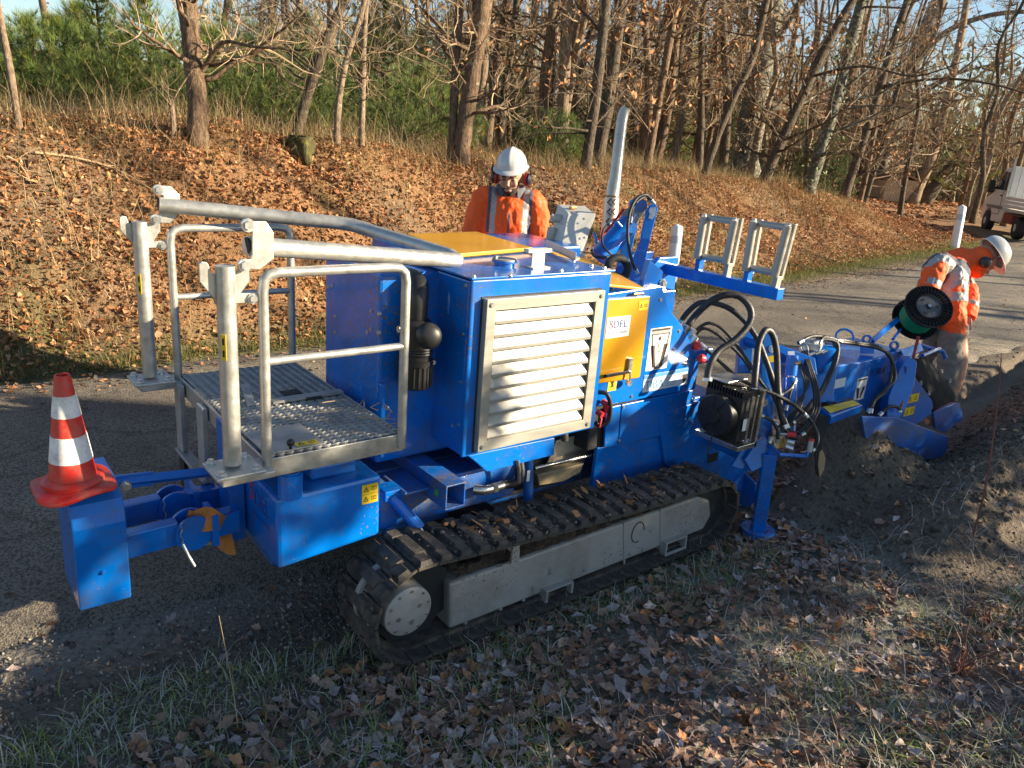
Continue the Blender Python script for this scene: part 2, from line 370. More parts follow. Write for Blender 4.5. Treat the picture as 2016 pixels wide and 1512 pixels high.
cr = ramp(vc.outputs['Distance'], [(0, (.35, .34, .33)), (.012, (.5, .5, .5)), (.022, (1, 1, 1))])
m2 = N.new('ShaderNodeMix'); m2.data_type = 'RGBA'; m2.blend_type = 'MULTIPLY'; m2.inputs['Factor'].default_value = .5
T.links.new(mul.outputs['Result'], m2.inputs['A']); T.links.new(cr.outputs[0], m2.inputs['B']); T.links.new(m2.outputs['Result'], b.inputs['Base Color'])
b.inputs['Roughness'].default_value = .75
bp = N.new('ShaderNodeBump'); bp.inputs['Strength'].default_value = .9; bp.inputs['Distance'].default_value = .006
T.links.new(vor.outputs['Distance'], bp.inputs['Height']); T.links.new(bp.outputs[0], b.inputs['Normal'])
np_mesh('road', V, np.stack([ii, ii+k, ii+k+1, ii+1], 1), rm, 'structure', smooth=True)

# ------------------------------------------------------------------ leaves, grass, twigs lying on the ground
def leaf_template(npt, seed, lobes=4):
    r = np.random.default_rng(seed); a = np.linspace(0, 2*np.pi, npt, endpoint=False)
    L = np.cos(a)*.5; wid = .27*np.sin(a)*(1+.15*np.cos(a))
    f = 1+.26*np.cos(lobes*2*a)*(np.abs(np.sin(a)) > .2)+.08*r.standard_normal(npt)
    x = L; y = wid*f
    z = .35*y*y*4*r.uniform(.3, 1.4) + r.uniform(-.25, .35)*x*x + .04*r.standard_normal(npt)
    P = np.stack([x, y, z], 1); P = np.vstack([[0, 0, -.015], P])
    Fs = np.array([(0, i+1, (i+1) % npt+1) for i in range(npt)]); return P, Fs
def rot_mats(yaw, tilt, roll):
    c, s = np.cos(yaw), np.sin(yaw); z0 = np.zeros_like(c); o = np.ones_like(c)
    Rz = np.stack([c, -s, z0, s, c, z0, z0, z0, o], -1).reshape(-1, 3, 3)
    c, s = np.cos(tilt), np.sin(tilt); Ry = np.stack([c, z0, s, z0, o, z0, -s, z0, c], -1).reshape(-1, 3, 3)
    c, s = np.cos(roll), np.sin(roll); Rx = np.stack([o, z0, z0, z0, c, -s, z0, s, c], -1).reshape(-1, 3, 3)
    return Rz @ Ry @ Rx
def scatter(temps, pos, size, yaw, tilt, roll, cols):
    Vs, Fs, Cs, off = [], [], [], 0; n = len(pos); which = np.arange(n) % len(temps)
    Rm = rot_mats(yaw, tilt, roll)
    for k, (P, Fc) in enumerate(temps):
        q = which == k; m = int(q.sum())
        if not m: continue
        v = np.einsum('nij,kj->nki', Rm[q], P)*size[q][:, None, None] + pos[q][:, None, :]
        Vs.append(v.reshape(-1, 3)); Fs.append((Fc[None]+(np.arange(m)*len(P))[:, None, None]).reshape(-1, Fc.shape[1])+off); off += m*len(P)
        Cs.append(np.repeat(cols[q], len(P), 0))
    return np.vstack(Vs), np.vstack(Fs), np.vstack(Cs)
def ramp_cols(n, stops, jitter=.18, r=rng):
    s = np.array(stops, float); i = r.integers(0, len(s), n); return np.clip(s[i]*(1+jitter*r.standard_normal((n, 1))), .01, .9)
def oak_template(seed):
    r = np.random.default_rng(seed); m = 6; u = np.linspace(0, 1, m+2)[1:-1]; w = .25*np.sin(np.pi*u**.8)*(1+.17*np.cos(2*np.pi*2.4*u+r.uniform(-.4, .4)))
    x = u-.5; up_ = np.stack([x, w*(1+.12*r.standard_normal(m))], 1); dn = np.stack([x, -w*(1+.12*r.standard_normal(m))], 1)[::-1]
    o = np.vstack([[[-.58, .0]], up_, [[.5, 0]], dn]); z = r.uniform(.6, 2.6)*o[:, 1]**2 + r.uniform(-.3, .5)*o[:, 0]**2 + .03*r.standard_normal(len(o))
    P = np.vstack([[0, 0, -.01], np.column_stack([o, z])]); n = len(o); return P, np.array([(0, i+1, (i+1) % n+1) for i in range(n)])
def chip_template(seed):
    r = np.random.default_rng(seed); P = np.array([(-.5, 0, 0), (0, .3, .0), (.5, .02, 0), (.05, -.3, 0)]) + .08*r.standard_normal((4, 3)); P[1, 2] += r.uniform(-.05, .2); P[3, 2] += r.uniform(-.05, .2)
    return P, np.array([(0, 2, 1), (0, 3, 2)])
LEAFN = [oak_template(100+i) for i in range(6)]; LEAFF = [chip_template(200+i) for i in range(8)]
LM = tint_mat('dead_leaf', .75, 1., .12, .35, 70)
BROWN = [(.44, .205, .095), (.34, .145, .065), (.52, .27, .13), (.25, .115, .055), (.58, .32, .17), (.15, .075, .04), (.46, .20, .075), (.11, .06, .035)]
FROST = [(.34, .215, .15), (.27, .165, .115), (.38, .26, .19), (.34, .27, .25), (.42, .35, .33), (.20, .125, .095), (.36, .17, .08), (.14, .085, .065), (.23, .14, .10)]
def near_ok(x, y): return (y < road_near(x)-.02) & ~((np.abs(y-trench_y(x)) < .25) & (x > 4.6))
# foreground verge
n = 52000; xs = -.6+9.1*rng.random(n)**1.15; ys = rng.uniform(-.2, 2.7, n)
dens = .55+.9*vn(xs, ys, .55, 41)+.5*vn(xs, ys, .2, 42); dens = np.where((xs > 3.5) & (np.abs(ys-(trench_y(xs)-.6)) < .56), .02, dens)
dens = np.where((xs < 1.7) & (ys > 2.12), .03, np.where((xs < 1.0) & (ys > 1.6), dens*.45, dens)); dens *= 1-.6*sstep((.6-ys)/.4)
q = near_ok(xs, ys) & (rng.random(n) < dens); xs, ys = xs[q], ys[q]; n = len(xs)
zs = ground_h(xs, ys)+rng.uniform(.008, .035, n); size = rng.uniform(.028, .068, n)*np.where(rng.random(n) < .12, 1.3, 1)
yaw = rng.uniform(0, 6.28, n); tilt = rng.normal(0, .3, n); roll = rng.normal(0, .32, n); cols = ramp_cols(n, FROST)*1.15
pos = np.stack([xs, ys, zs], 1)
d2 = np.linalg.norm(pos-CP[None], axis=1); vis = ((pos-CP[None]) @ FW > .5)
pxx = CXP+F_PX*((pos-CP) @ IX)/np.maximum((pos-CP) @ FW, .1); pyy = CYP+F_PX*((pos-CP) @ IY)/np.maximum((pos-CP) @ FW, .1)
inside = vis & (pxx > 0) & (pxx < 2016) & (pyy > 900) & (pyy < 1512)
score = np.where(inside, size/d2, 0); big300 = np.argsort(-score)[:290]; rest = np.ones(n, bool); rest[big300] = False
Vv, Ff, Cc = scatter(LEAFN, pos[rest], size[rest], yaw[rest], tilt[rest], roll[rest], cols[rest])
np_mesh('verge_leaf_litter', Vv, Ff, LM, 'stuff', cols=Cc, label='frosted brown oak leaves strewn over the near verge', cat='leaves')
leafmesh = []
for k, (P, Fc) in enumerate(LEAFN):
    for c in range(5):
        me = bpy.data.meshes.new('oak_leaf'); me.from_pydata(P.tolist(), [], Fc.tolist()); me.materials.append(LM)
        a = me.color_attributes.new('tint', 'FLOAT_COLOR', 'POINT'); cc = np.ones((len(P), 4), np.float32); cc[:, :3] = FROST[(k+c*2) % 9]; a.data.foreach_set('color', cc.ravel()); leafmesh.append(me)
for i, q in enumerate(big300):
    o = bpy.data.objects.new('oak_leaf', leafmesh[i % len(leafmesh)]); COL.objects.link(o); o.parent = ground; o.location = pos[q]; o.scale = [float(size[q])]*3; o.rotation_euler = (roll[q], tilt[q], yaw[q])
# bank and wood floor
n = 300000; xs = -1.5+28*rng.random(n)**1.25; ts = rng.random(n)**.8*6.0-.1; ys = toe(xs)+ts
dens = .84+1.3*vn(xs, ys, .9, 43)+1.0*vn(xs, ys, .3, 44); q = rng.random(n) < np.maximum(dens, .4); xs, ys = xs[q], ys[q]; n = len(xs)
pos = np.stack([xs, ys, ground_h(xs, ys)+rng.uniform(.005, .04, n)], 1); sl = np.where(ys-toe(xs) < 2.2, -.6, 0)
Vv, Ff, Cc = scatter(LEAFF, pos, rng.uniform(.03, .066, n)*np.where(rng.random(n) < .06, 1.5, 1), rng.uniform(0, 6.28, n), rng.normal(0, .55, n), rng.normal(0, .55, n), ramp_cols(n, BROWN))
np_mesh('bank_leaf_litter', Vv, Ff, LM, 'stuff', cols=Cc, label='orange brown oak leaves covering the roadside bank', cat='leaves')
n = 45000; xs = rng.uniform(14, 60, n); ys = toe(xs)+3+rng.random(n)*26
pos = np.stack([xs, ys, ground_h(xs, ys)+.03], 1)
Vv, Ff, Cc = scatter(LEAFF, pos, rng.uniform(.10, .22, n), rng.uniform(0, 6.28, n), rng.normal(0, .4, n), rng.normal(0, .4, n), ramp_cols(n, BROWN))
np_mesh('field_leaf_litter', Vv, Ff, LM, 'stuff', cols=Cc, label='fallen leaves covering the open ground behind the trees', cat='leaves')
# leaves and crumbs blown on to the road
n = 2600; xs = -1+20*rng.random(n)**1.2; ys = road_far(xs)-np.abs(rng.normal(0, .28, n)); k2 = rng.random(n) < .12; ys = np.where(k2, road_near(xs)+rng.random(n)*3, ys)
pos = np.stack([xs, ys, np.full(n, .05)+.03*np.sin(np.pi*np.clip((ys-road_near(xs))/(road_far(xs)-road_near(xs)), 0, 1))-.028], 1)
Vv, Ff, Cc = scatter(LEAFF, pos, rng.uniform(.015, .05, n), rng.uniform(0, 6.28, n), rng.normal(0, .3, n), rng.normal(0, .3, n), ramp_cols(n, BROWN+[(.06, .05, .04)]*5))
np_mesh('road_litter', Vv, Ff, LM, 'stuff', cols=Cc, label='leaf crumbs and grit blown along the far road edge', cat='litter')
# grass
def blades(name, xs, ys, hgt, wid, stops, lean, label, matn='grass_blade', zoff=0.0, segs=3):
    n = len(xs); az = rng.uniform(0, 6.28, n); ln = np.abs(rng.normal(lean, .35, n)); dirv = np.stack([np.cos(az), np.sin(az), np.zeros(n)], 1); side = np.stack([-np.sin(az), np.cos(az), np.zeros(n)], 1)
    base = np.stack([xs, ys, ground_h(xs, ys)-.005+zoff], 1); vs = []
    for s in range(segs):
        u = s/(segs-1); an = ln*(.3+1.2*u); p = base + dirv*(hgt*u*np.sin(an))[:, None] + np.array([0, 0, 1.])[None]*(hgt*u*np.cos(an))[:, None]
        w = (wid*(1-.85*u))[:, None]*side; vs += [p-w, p+w]
    Vv = np.stack(vs, 1).reshape(-1, 3); kq = 2*segs
    Fq = np.vstack([np.stack([np.arange(n)*kq+2*s, np.arange(n)*kq+2*s+1, np.arange(n)*kq+2*s+3, np.arange(n)*kq+2*s+2], 1) for s in range(segs-1)])
    Cc = np.repeat(ramp_cols(n, stops), kq, 0)
    return np_mesh(name, Vv, Fq, tint_mat(matn, .7, 1., .25), 'stuff', cols=Cc, label=label, cat='grass')
n = 120000; xs = -.5+9.5*rng.random(n)**1.45; ys = rng.uniform(-.3, 2.5, n)
dens = 1.1*sstep((vn(xs, ys, .5, 51)+.12)*4)*(.4+1.2*(vn(xs, ys, .13, 52)+.5)); dens = np.where((xs > 3.5) & (np.abs(ys-(trench_y(xs)-.6)) < .56), .0, dens); dens = np.where((xs < 1.75) & (ys > 2.34+.3*vn(xs, ys, .5, 53)), .03, np.where((xs < 1.3) & (ys > 1.7), dens+.45, dens))
q = (rng.random(n) < dens) & near_ok(xs, ys); xs, ys = xs[q], ys[q]; n = len(xs)
blades('frosted_verge_grass', xs, ys, rng.uniform(.03, .12, n), rng.uniform(.0014, .0035, n), [(.26, .31, .14), (.32, .36, .25), (.42, .44, .37), (.20, .28, .07), (.42, .36, .22), (.50, .50, .46), (.26, .33, .10)], .8, 'short grass whitened by frost on the near verge')
n = 26000; xs = -2+26*rng.random(n)**1.2; ys = toe(xs)+rng.normal(-.12, .22, n)*ip(xs, [0, 10, 20], [.8, 1.2, 1.6]); q = ys > road_far(xs)-.02; xs, ys = xs[q], ys[q]; n = len(xs)
blades('roadside_grass', xs, ys, rng.uniform(.04, .16, n), rng.uniform(.002, .004, n), [(.14, .16, .035), (.20, .19, .05), (.10, .12, .03), (.28, .22, .09)], .6, 'green and yellow grass along the foot of the bank')
n = 48000; xs = -1.5+22*rng.random(n)**1.1; tt = ip(xs, WX, WY)*rng.uniform(.1, 1.9, n); ys = toe(xs)+tt; q = rng.random(n) < .25+1.4*(vn(xs, ys, .8, 55)+.15)+.5*(tt > 1.6); xs, ys = xs[q], ys[q]; n = len(xs)
blades('dry_bank_grass', xs, ys, rng.uniform(.08, .42, n)*np.where(rng.random(n) < .3, 1.5, 1), rng.uniform(.0015, .0035, n), [(.46, .33, .17), (.36, .24, .11), (.52, .40, .23), (.26, .17, .08), (.22, .21, .07)], .7, 'dry straw coloured grass and stalks on the bank')
# clods and pebbles
def tet(seed):
    r = np.random.default_rng(seed); P = np.array([(1, 0, 0), (-1, 0, 0), (0, 1, 0), (0, -1, 0), (0, 0, 1), (0, 0, -1)], float)*(1+.4*r.standard_normal((6, 1)))*.5
    return P, np.array([(0, 2, 4), (2, 1, 4), (1, 3, 4), (3, 0, 4), (2, 0, 5), (1, 2, 5), (3, 1, 5), (0, 3, 5)])
CL = [tet(i) for i in range(5)]
n = 9000; xs = rng.uniform(3.5, 11, n); ys = trench_y(xs)-.5+rng.normal(0, .33, n); q = np.abs(ys-trench_y(xs)) > .16; xs, ys = xs[q], ys[q]; n = len(xs)
Vv, Ff, Cc = scatter(CL, np.stack([xs, ys, ground_h(xs, ys)], 1), rng.uniform(.008, .03, n)*np.where(rng.random(n) < .05, 2, 1), rng.uniform(0, 6, n), rng.uniform(0, 6, n), rng.uniform(0, 6, n), ramp_cols(n, [(.16, .128, .095), (.12, .095, .07), (.20, .16, .12), (.09, .07, .052)]))
np_mesh('soil_clods', Vv, Ff, tint_mat('clod', .95), 'stuff', cols=Cc, label='crumbly dark soil clods on the spoil heap', cat='soil')
n = 9000; xs = rng.uniform(-.8, 2.6, n); ys = road_near(xs)+rng.normal(-.35, .35, n); q = (ys < road_near(xs)+.12) & (ys > 1.3); xs, ys = xs[q], ys[q]; n = len(xs)
Vv, Ff, Cc = scatter(CL, np.stack([xs, ys, ground_h(xs, ys)+.003], 1), rng.uniform(.004, .016, n)*np.where(rng.random(n) < .02, 2.4, 1), rng.uniform(0, 6, n), rng.uniform(0, 6, n), rng.uniform(0, 6, n), ramp_cols(n, [(.26, .23, .19), (.18, .16, .14), (.36, .33, .28), (.12, .10, .09)]))
np_mesh('shoulder_gravel', Vv, Ff, tint_mat('clod', .95), 'stuff', cols=Cc, label='loose gravel along the near edge of the road', cat='gravel')
# ------------------------------------------------------------------ trees
def bark(name, c1, c2, lich=(.34, .36, .27), la=.5, sc=5):
    m = bpy.data.materials.new(name); m.use_nodes = True; T = m.node_tree; N = T.nodes; L = T.links; b = N['Principled BSDF']; b.inputs['Roughness'].default_value = .92; b.inputs['Specular IOR Level'].default_value = .15
    tc = N.new('ShaderNodeTexCoord'); mp = N.new('ShaderNodeMapping'); mp.inputs['Scale'].default_value = (1, 1, .22); L.new(tc.outputs['Object'], mp.inputs['Vector'])
    n = N.new('ShaderNodeTexNoise'); n.inputs['Scale'].default_value = sc*7; n.inputs['Detail'].default_value = 7; n.inputs['Roughness'].default_value = .7; L.new(mp.outputs[0], n.inputs['Vector'])
    r = N.new('ShaderNodeValToRGB'); L.new(n.outputs['Fac'], r.inputs[0]); e = r.color_ramp.elements; e[0].position = .36; e[0].color = (*c1, 1); e[1].position = .64; e[1].color = (*c2, 1)
    n2 = N.new('ShaderNodeTexNoise'); n2.inputs['Scale'].default_value = sc*1.6; n2.inputs['Detail'].default_value = 8; n2.inputs['Roughness'].default_value = .75; L.new(tc.outputs['Object'], n2.inputs['Vector'])
    mr = N.new('ShaderNodeMapRange'); mr.inputs[1].default_value = .66-.16*la; mr.inputs[2].default_value = .72-.1*la; L.new(n2.outputs['Fac'], mr.inputs[0])
    mx = N.new('ShaderNodeMix'); mx.data_type = 'RGBA'; L.new(mr.outputs[0], mx.inputs['Factor']); L.new(r.outputs[0], mx.inputs['A']); mx.inputs['B'].default_value = (*lich, 1); L.new(mx.outputs['Result'], b.inputs['Base Color'])
    bp = N.new('ShaderNodeBump'); bp.inputs['Strength'].default_value = 1; bp.inputs['Distance'].default_value = .03; L.new(n.outputs['Fac'], bp.inputs['Height']); L.new(bp.outputs[0], b.inputs['Normal'])
    return m
BARKS = {'tan': bark('tan_bark', (.12, .085, .06), (.34, .25, .17), (.45, .40, .32), .6), 'brown': bark('brown_bark', (.065, .045, .032), (.25, .165, .105), (.38, .34, .25), .45),
         'dark': bark('dark_bark', (.04, .033, .027), (.16, .12, .085), (.22, .23, .16), .55), 'lichen': bark('lichen_bark', (.05, .045, .038), (.20, .17, .13), (.33, .37, .31), 1.0, 7), 'moss': bark('mossy_bark', (.05, .045, .025), (.13, .11, .05), (.16, .17, .04), .8)}
TWIG = mat('twig_bark', (.42, .30, .18), .9, 0, .35, 3)
TWIGD = mat('dark_twig_bark', (.25, .18, .11), .9, 0, .35, 3)
CLING = mat('clinging_leaf', (.36, .165, .065), .8, 0, .35, 5)
IVY = mat('ivy_leaf', (.085, .13, .028), .5, 0, .4, 6)
def rv(r): return Vector((r.uniform(-1, 1), r.uniform(-1, 1), r.uniform(-1, 1)))
def leaf_quad(mb, p, s, r, mi):
    a = rv(r).normalized()*s; b = rv(r).normalized()*s*.55
    mb.add([p-a, p+b, p+a, p-b], [(0, 1, 2, 3)], mi)
def grow(mb, p, d, ln, rad, r, lvl, cl, leaf, up=.12, droop=.25, kids=(5, 5)):
    """one limb with its side shoots: lvl 2 = limb, 1 = branch, 0 = twig"""
    k = 6 if lvl == 2 else (5 if lvl == 1 else 3); pts = [p.copy()]; d = d.normalized(); q = p.copy()
    for i in range(1, k):
        d = (d + rv(r)*(.34 if lvl else .4) + Vector((0, 0, up))).normalized(); q = q + d*(ln/(k-1)); pts.append(q.copy())
    rs = [rad*(1-.75*i/(k-1)) for i in range(k)]
    (mb if lvl == 2 else cl).tube(pts, rs, 6 if lvl == 2 else (4 if lvl == 1 else 3), lvl == 2, 0)
    if lvl:
        nk = kids[2-lvl]
        for j in range(nk):
            u = r.uniform(.15, 1)*(k-1); i = min(int(u), k-2); bp = pts[i].lerp(pts[i+1], u-i); t = (pts[i+1]-pts[i]).normalized()
            dd = (t*.6 + rv(r)*.95); grow(mb, bp, dd, ln*r.uniform(.3, .6), rs[i]*.5, r, lvl-1, cl, leaf, up*.8, droop, kids)
    elif leaf and r.random() < leaf:
        for j in range(r.randint(1, 4)): leaf_quad(cl, q+rv(r)*.06, r.uniform(.035, .07), r, 1)
def build_tree(name, path, r0, r1, seed, barkm, twig, label, cat='tree', group=None, branches=12, blen=1.5, zmin=.8, leaf=0., extra=(), ivy=0, lumps=.10, kids=(5, 5), zmax=99, flare=1.35, leafm=None):
    r = random.Random(seed); base = Vector(path[0]); root = thing(name, base, label, cat, group); tk = MB(); cl = MB()
    P = smooth_path(path, 4); n = len(P); H = P[-1].z-base.z
    rs = [(r0+(r1-r0)*i/(n-1))*(1+lumps*r.uniform(-1, 1)) for i in range(n)]; rs[0] = r0*flare; rs[1] *= 1+(flare-1)*.35
    P[0] = P[0] - Vector((0, 0, .15)); tk.tube(P, rs, 12, True)
    for b in range(branches):
        for _ in range(12):
            u = r.uniform(.05, 1)*(n-1); i = min(int(u), n-2); p = P[i].lerp(P[i+1], u-i)
            if zmin < p.z-base.z < zmax: break
        a = r.uniform(0, 6.283); d = Vector((math.cos(a), math.sin(a), r.uniform(-.1, .6)))
        grow(tk, p, d, blen*r.uniform(.5, 1.25), rs[i]*r.uniform(.16, .34), r, 2, cl, leaf, kids=kids)
    for pts, ra, rb in extra:
        Q = smooth_path(pts, 4); m = len(Q); tk.tube(Q, [ra+(rb-ra)*j/(m-1) for j in range(m)], 7)
        for j in range(5):
            i = r.randint(m//4, m-1); grow(tk, Q[i], rv(r)+Vector((0, 0, .3)), blen*.5*r.uniform(.5, 1), rb*.6, r, 1, cl, leaf)
    for j in range(ivy):
        u = r.random()**1.2*(n-1)*.8; i = min(int(u), n-2); p = P[i].lerp(P[i+1], u-i); leaf_quad(cl, p+rv(r).normalized()*rs[i]*r.uniform(.8, 2.6), r.uniform(.03, .06), r, 1)
    obj('trunk', tk, barkm, root, smooth='all'); obj('crown', cl, [twig, leafm or (IVY if ivy else CLING)], root)
    return root
def px_path(pts, top=6.5, jit=.0):
    b = hit(*pts[0]); D = float((np.array(b)-CP) @ FW); P = [b]
    for (x, y) in pts[1:]: P.append(PD(x, y, D))
    d = (P[-1]-P[-2]).normalized()
    while P[-1].z-b.z < top: d = (d*.85+Vector((0, 0, .15))).normalized(); P.append(P[-1]+d*1.1)
    return P, D
WOOD = [  # pixels up the trunk, width in px (base, last), bark, twigs, low limbs, leaf, label
 ([(38, 258), (22, 150), (2, 45), (-12, -30)], 15, 12, 'tan', 8, 0, 'slim pale trunk at the far left edge, leaning left on the bank'),
 ([(388, 282), (388, 200), (380, 110), (372, 40), (368, -20)], 42, 34, 'brown', 13, 0, 'thick oak with a mossy crooked side limb on the left bank'),
 ([(583, 275), (600, 205), (628, 120), (655, 50), (682, -10)], 24, 18, 'dark', 14, 0, 'dark oak leaning right behind the mossy stump'),
 ([(662, 288), (667, 200), (684, 110), (703, 55), (720, -10)], 14, 10, 'tan', 10, 0, 'thin pale tree bending right, just left of the thin straight one'),
 ([(711, 292), (714, 190), (716, 90), (722, -10)], 13, 10, 'tan', 10, 0, 'thin straight pale tree at the hump of the bank'),
 ([(889, 322), (893, 220), (898, 110), (906, -10)], 19, 15, 'brown', 9, 0, 'left and thinner trunk of the twin tree behind the operator'),
 ([(906, 326), (916, 240), (930, 150), (944, 60), (951, -10)], 36, 26, 'brown', 12, .05, 'right and thicker trunk of the twin tree with peeling bark behind the operator'),
 ([(957, 300), (968, 210), (980, 110), (992, 40), (1002, -10)], 19, 14, 'brown', 9, .05, 'curved reddish trunk above the operator\'s helmet'),
 ([(1018, 292), (1030, 200), (1043, 110), (1052, 30), (1056, -10)], 22, 17, 'dark', 11, .1, 'mossy dark trunk right behind the white helmet'),
 ([(1112, 318), (1113, 200), (1116, 90), (1122, -10)], 18, 15, 'dark', 10, .15, 'dark upright trunk beside the young pine'),
 ([(1152, 332), (1168, 225), (1182, 110), (1194, -10)], 24, 18, 'dark', 12, .25, 'dark trunk, leftmost of the clump left of the exhaust pipe'),
 ([(1174, 330), (1194, 215), (1210, 110), (1224, -10)], 30, 22, 'dark', 12, .25, 'widest dark trunk of the clump left of the exhaust pipe'),
 ([(1205, 318), (1224, 190), (1238, 90), (1250, -10)], 20, 16, 'dark', 10, .2, 'dark trunk rising directly behind the exhaust pipe'),
 ([(1272, 335), (1286, 260), (1306, 150), (1322, 60), (1336, -10)], 18, 14, 'brown', 11, .1, 'slender brown trunk between exhaust pipe and left roller frame'),
 ([(1368, 335), (1380, 260), (1400, 150), (1420, 50), (1432, -10)], 24, 17, 'dark', 12, .25, 'upright dark trunk above the left roller frame'),
 ([(1386, 348), (1412, 270), (1446, 190), (1480, 120), (1500, 40), (1512, -10)], 18, 13, 'dark', 10, .2, 'trunk slanting right in front of the thick lichen oak'),
 ([(1463, 352), (1476, 260), (1492, 160), (1510, 60), (1524, -10)], 58, 44, 'lichen', 15, .2, 'thickest oak, grey with lichen, above the right roller frame'),
 ([(1502, 358), (1538, 280), (1570, 210), (1612, 120), (1655, 40), (1685, -10)], 22, 15, 'dark', 12, .2, 'thin dark trunk slanting right beside the lichen oak'),
 ([(1590, 380), (1612, 310), (1640, 215), (1668, 110), (1700, -10)], 28, 20, 'lichen', 11, .1, 'ivy clad trunk slanting right, left of the mossy foot trunk'),
 ([(1628, 383), (1648, 300), (1668, 200), (1690, 90), (1705, -10)], 20, 15, 'brown', 10, .15, 'trunk with bright green moss at its foot'),
 ([(1660, 390), (1692, 300), (1724, 200), (1760, 80), (1790, -10)], 19, 14, 'dark', 10, .25, 'leaning trunk, left of the close pair by the big slanting oak'),
 ([(1682, 383), (1704, 310), (1726, 230), (1752, 130), (1775, 30)], 15, 11, 'dark', 9, .25, 'thinnest leaning trunk, close against the big slanting oak'),
 ([(1712, 385), (1742, 290), (1775, 190), (1806, 100), (1850, 0), (1870, -40)], 46, 28, 'lichen', 14, .2, 'big slanting oak left of the small shed with long low limbs'),
 ([(1795, 402), (1826, 330), (1848, 260), (1868, 180), (1890, 80), (1905, -10)], 21, 14, 'tan', 10, .3, 'sunlit slim trunk in front of the small shed'),
 ([(1816, 402), (1858, 345), (1905, 290), (1958, 232), (2010, 170), (2060, 110)], 27, 15, 'dark', 10, .2, 'strongly leaning trunk with ivy near the parked truck'),
]
for i, (pts, wa, wb, bk, nb, lf, lab) in enumerate(WOOD):
    path, D = px_path(pts); ex = []
    s = D/F_PX/2
    def arm(*q, dz=0): return [PD(a, b, D+c) for a, b, c in q]
    if i == 1: ex = [(arm((392, 150, 0), (420, 105, -.1), (445, 82, -.2), (500, 92, -.3), (570, 96, -.3)), 11*s, 4*s), (arm((385, 130, 0), (350, 180, -.4), (330, 230, -.5)), 4*s, 2*s)]
    if i == 2: ex = [(arm((640, 80, 0), (610, 40, .2), (575, 0, .3), (560, -30, .3)), 7*s, 4*s)]
    if i == 8: ex = [(arm((1036, 130, 0), (1060, 60, -.2), (1110, 35, -.4), (1165, 42, -.4), (1200, 75, -.4)), 10*s, 5*s), (arm((1030, 165, 0), (1060, 110, -.3), (1085, 180, -.5), (1090, 245, -.5)), 5*s, 2*s)]
    if i == 14: ex = [(arm((1400, 125, 0), (1330, 105, -.4), (1270, 70, -.6), (1235, 68, -.6)), 7*s, 3*s)]
    if i == 16: ex = [(arm((1508, 90, 0), (1545, 40, .2), (1585, -10, .3)), 15*s, 9*s)]
    if i == 17: ex = [(arm((1560, 230, 0), (1556, 170, -.2), (1572, 130, -.2)), 7*s, 4*s), (arm((1600, 150, 0), (1700, 130, -.8), (1800, 150, -1.2), (1900, 120, -1.5)), 6*s, 2*s)]
    if i == 20: ex = [(arm((1735, 170, 0), (1850, 155, -1), (1950, 165, -1.5), (2040, 190, -1.8)), 6*s, 3*s)]
    if i == 22: ex = [(arm((1790, 140, 0), (1860, 65, -.8), (1950, 30, -1.5), (2040, 22, -2)), 14*s, 7*s), (arm((1770, 210, 0), (1830, 170, -.5), (1900, 140, -1), (1990, 120, -1.5)), 9*s, 3*s)]
    build_tree('oak_tree', path, wa*s*.92, wb*s*.92, 300+i, BARKS[bk], TWIGD if bk in ('dark', 'lichen') else TWIG, lab, branches=nb+4, blen=.17*D**.9, zmin=.5, leaf=lf, extra=ex, ivy=900 if i == 18 else (420 if i == 24 else 0), zmax=5, kids=(6, 5))
# broken stem and mossy stump
bp = hit(343, 272); D = float((np.array(bp)-CP) @ FW); mb = MB(); mb.tube([bp-Vector((0, 0, .1)), PD(341, 235, D), PD(337, 196, D)], [.03, .026, .024], 8); mb.add([PD(334, 196, D), PD(341, 196, D), PD(336, 188, D)], [(0, 1, 2)])
obj('broken_stem', mb, BARKS['tan'], None, True, label='short snapped off stem standing left of the thick oak', cat='stump')
bp = hit(592, 302); D = float((np.array(bp)-CP) @ FW); r = 24*D/F_PX; prof = [(r*1.15, -.1), (r*1.05, .05), (r*.95, .12), (r*.98, .17), (r*.8, .185), (r*.3, .17)]
mb = MB(); mb.lathe(prof, bp, (0, 0, 1), 18); mb.v = [(x+.03*math.sin(x*60+z*30), y+.03*math.cos(y*55), z) for x, y, z in mb.v]
obj('tree_stump', mb, BARKS['moss'], None, 'all', label='low stump covered in green moss on the bank', cat='stump')

# fallen branches on the bank
def fallen(pxs, r, label, m=TWIG):
    P = [hit(*p)+Vector((0, 0, .05)) for p in pxs]; mb = MB(); Q = smooth_path(P, 4); mb.tube(Q, [r*(1-.6*i/len(Q)) for i in range(len(Q))], 6)
    rr = random.Random(int(pxs[0][0])); cl = MB()
    for j in range(4): i = rr.randint(2, len(Q)-2); grow(mb, Q[i], rv(rr)+Vector((0, 0, .3)), .22, r*.4, rr, 1, mb, 0)
    obj('fallen_branch', mb, m, None, True, label=label, cat='branch')
fallen([(70, 312), (150, 322), (230, 345), (300, 385)], .012, 'long pale dead branch lying across the left bank')
fallen([(15, 320), (40, 335), (62, 372)], .010, 'short dead branch at the left edge of the bank')
fallen([(240, 240), (290, 262), (350, 298)], .009, 'bleached dead branch leaning at the foot of the thick oak')

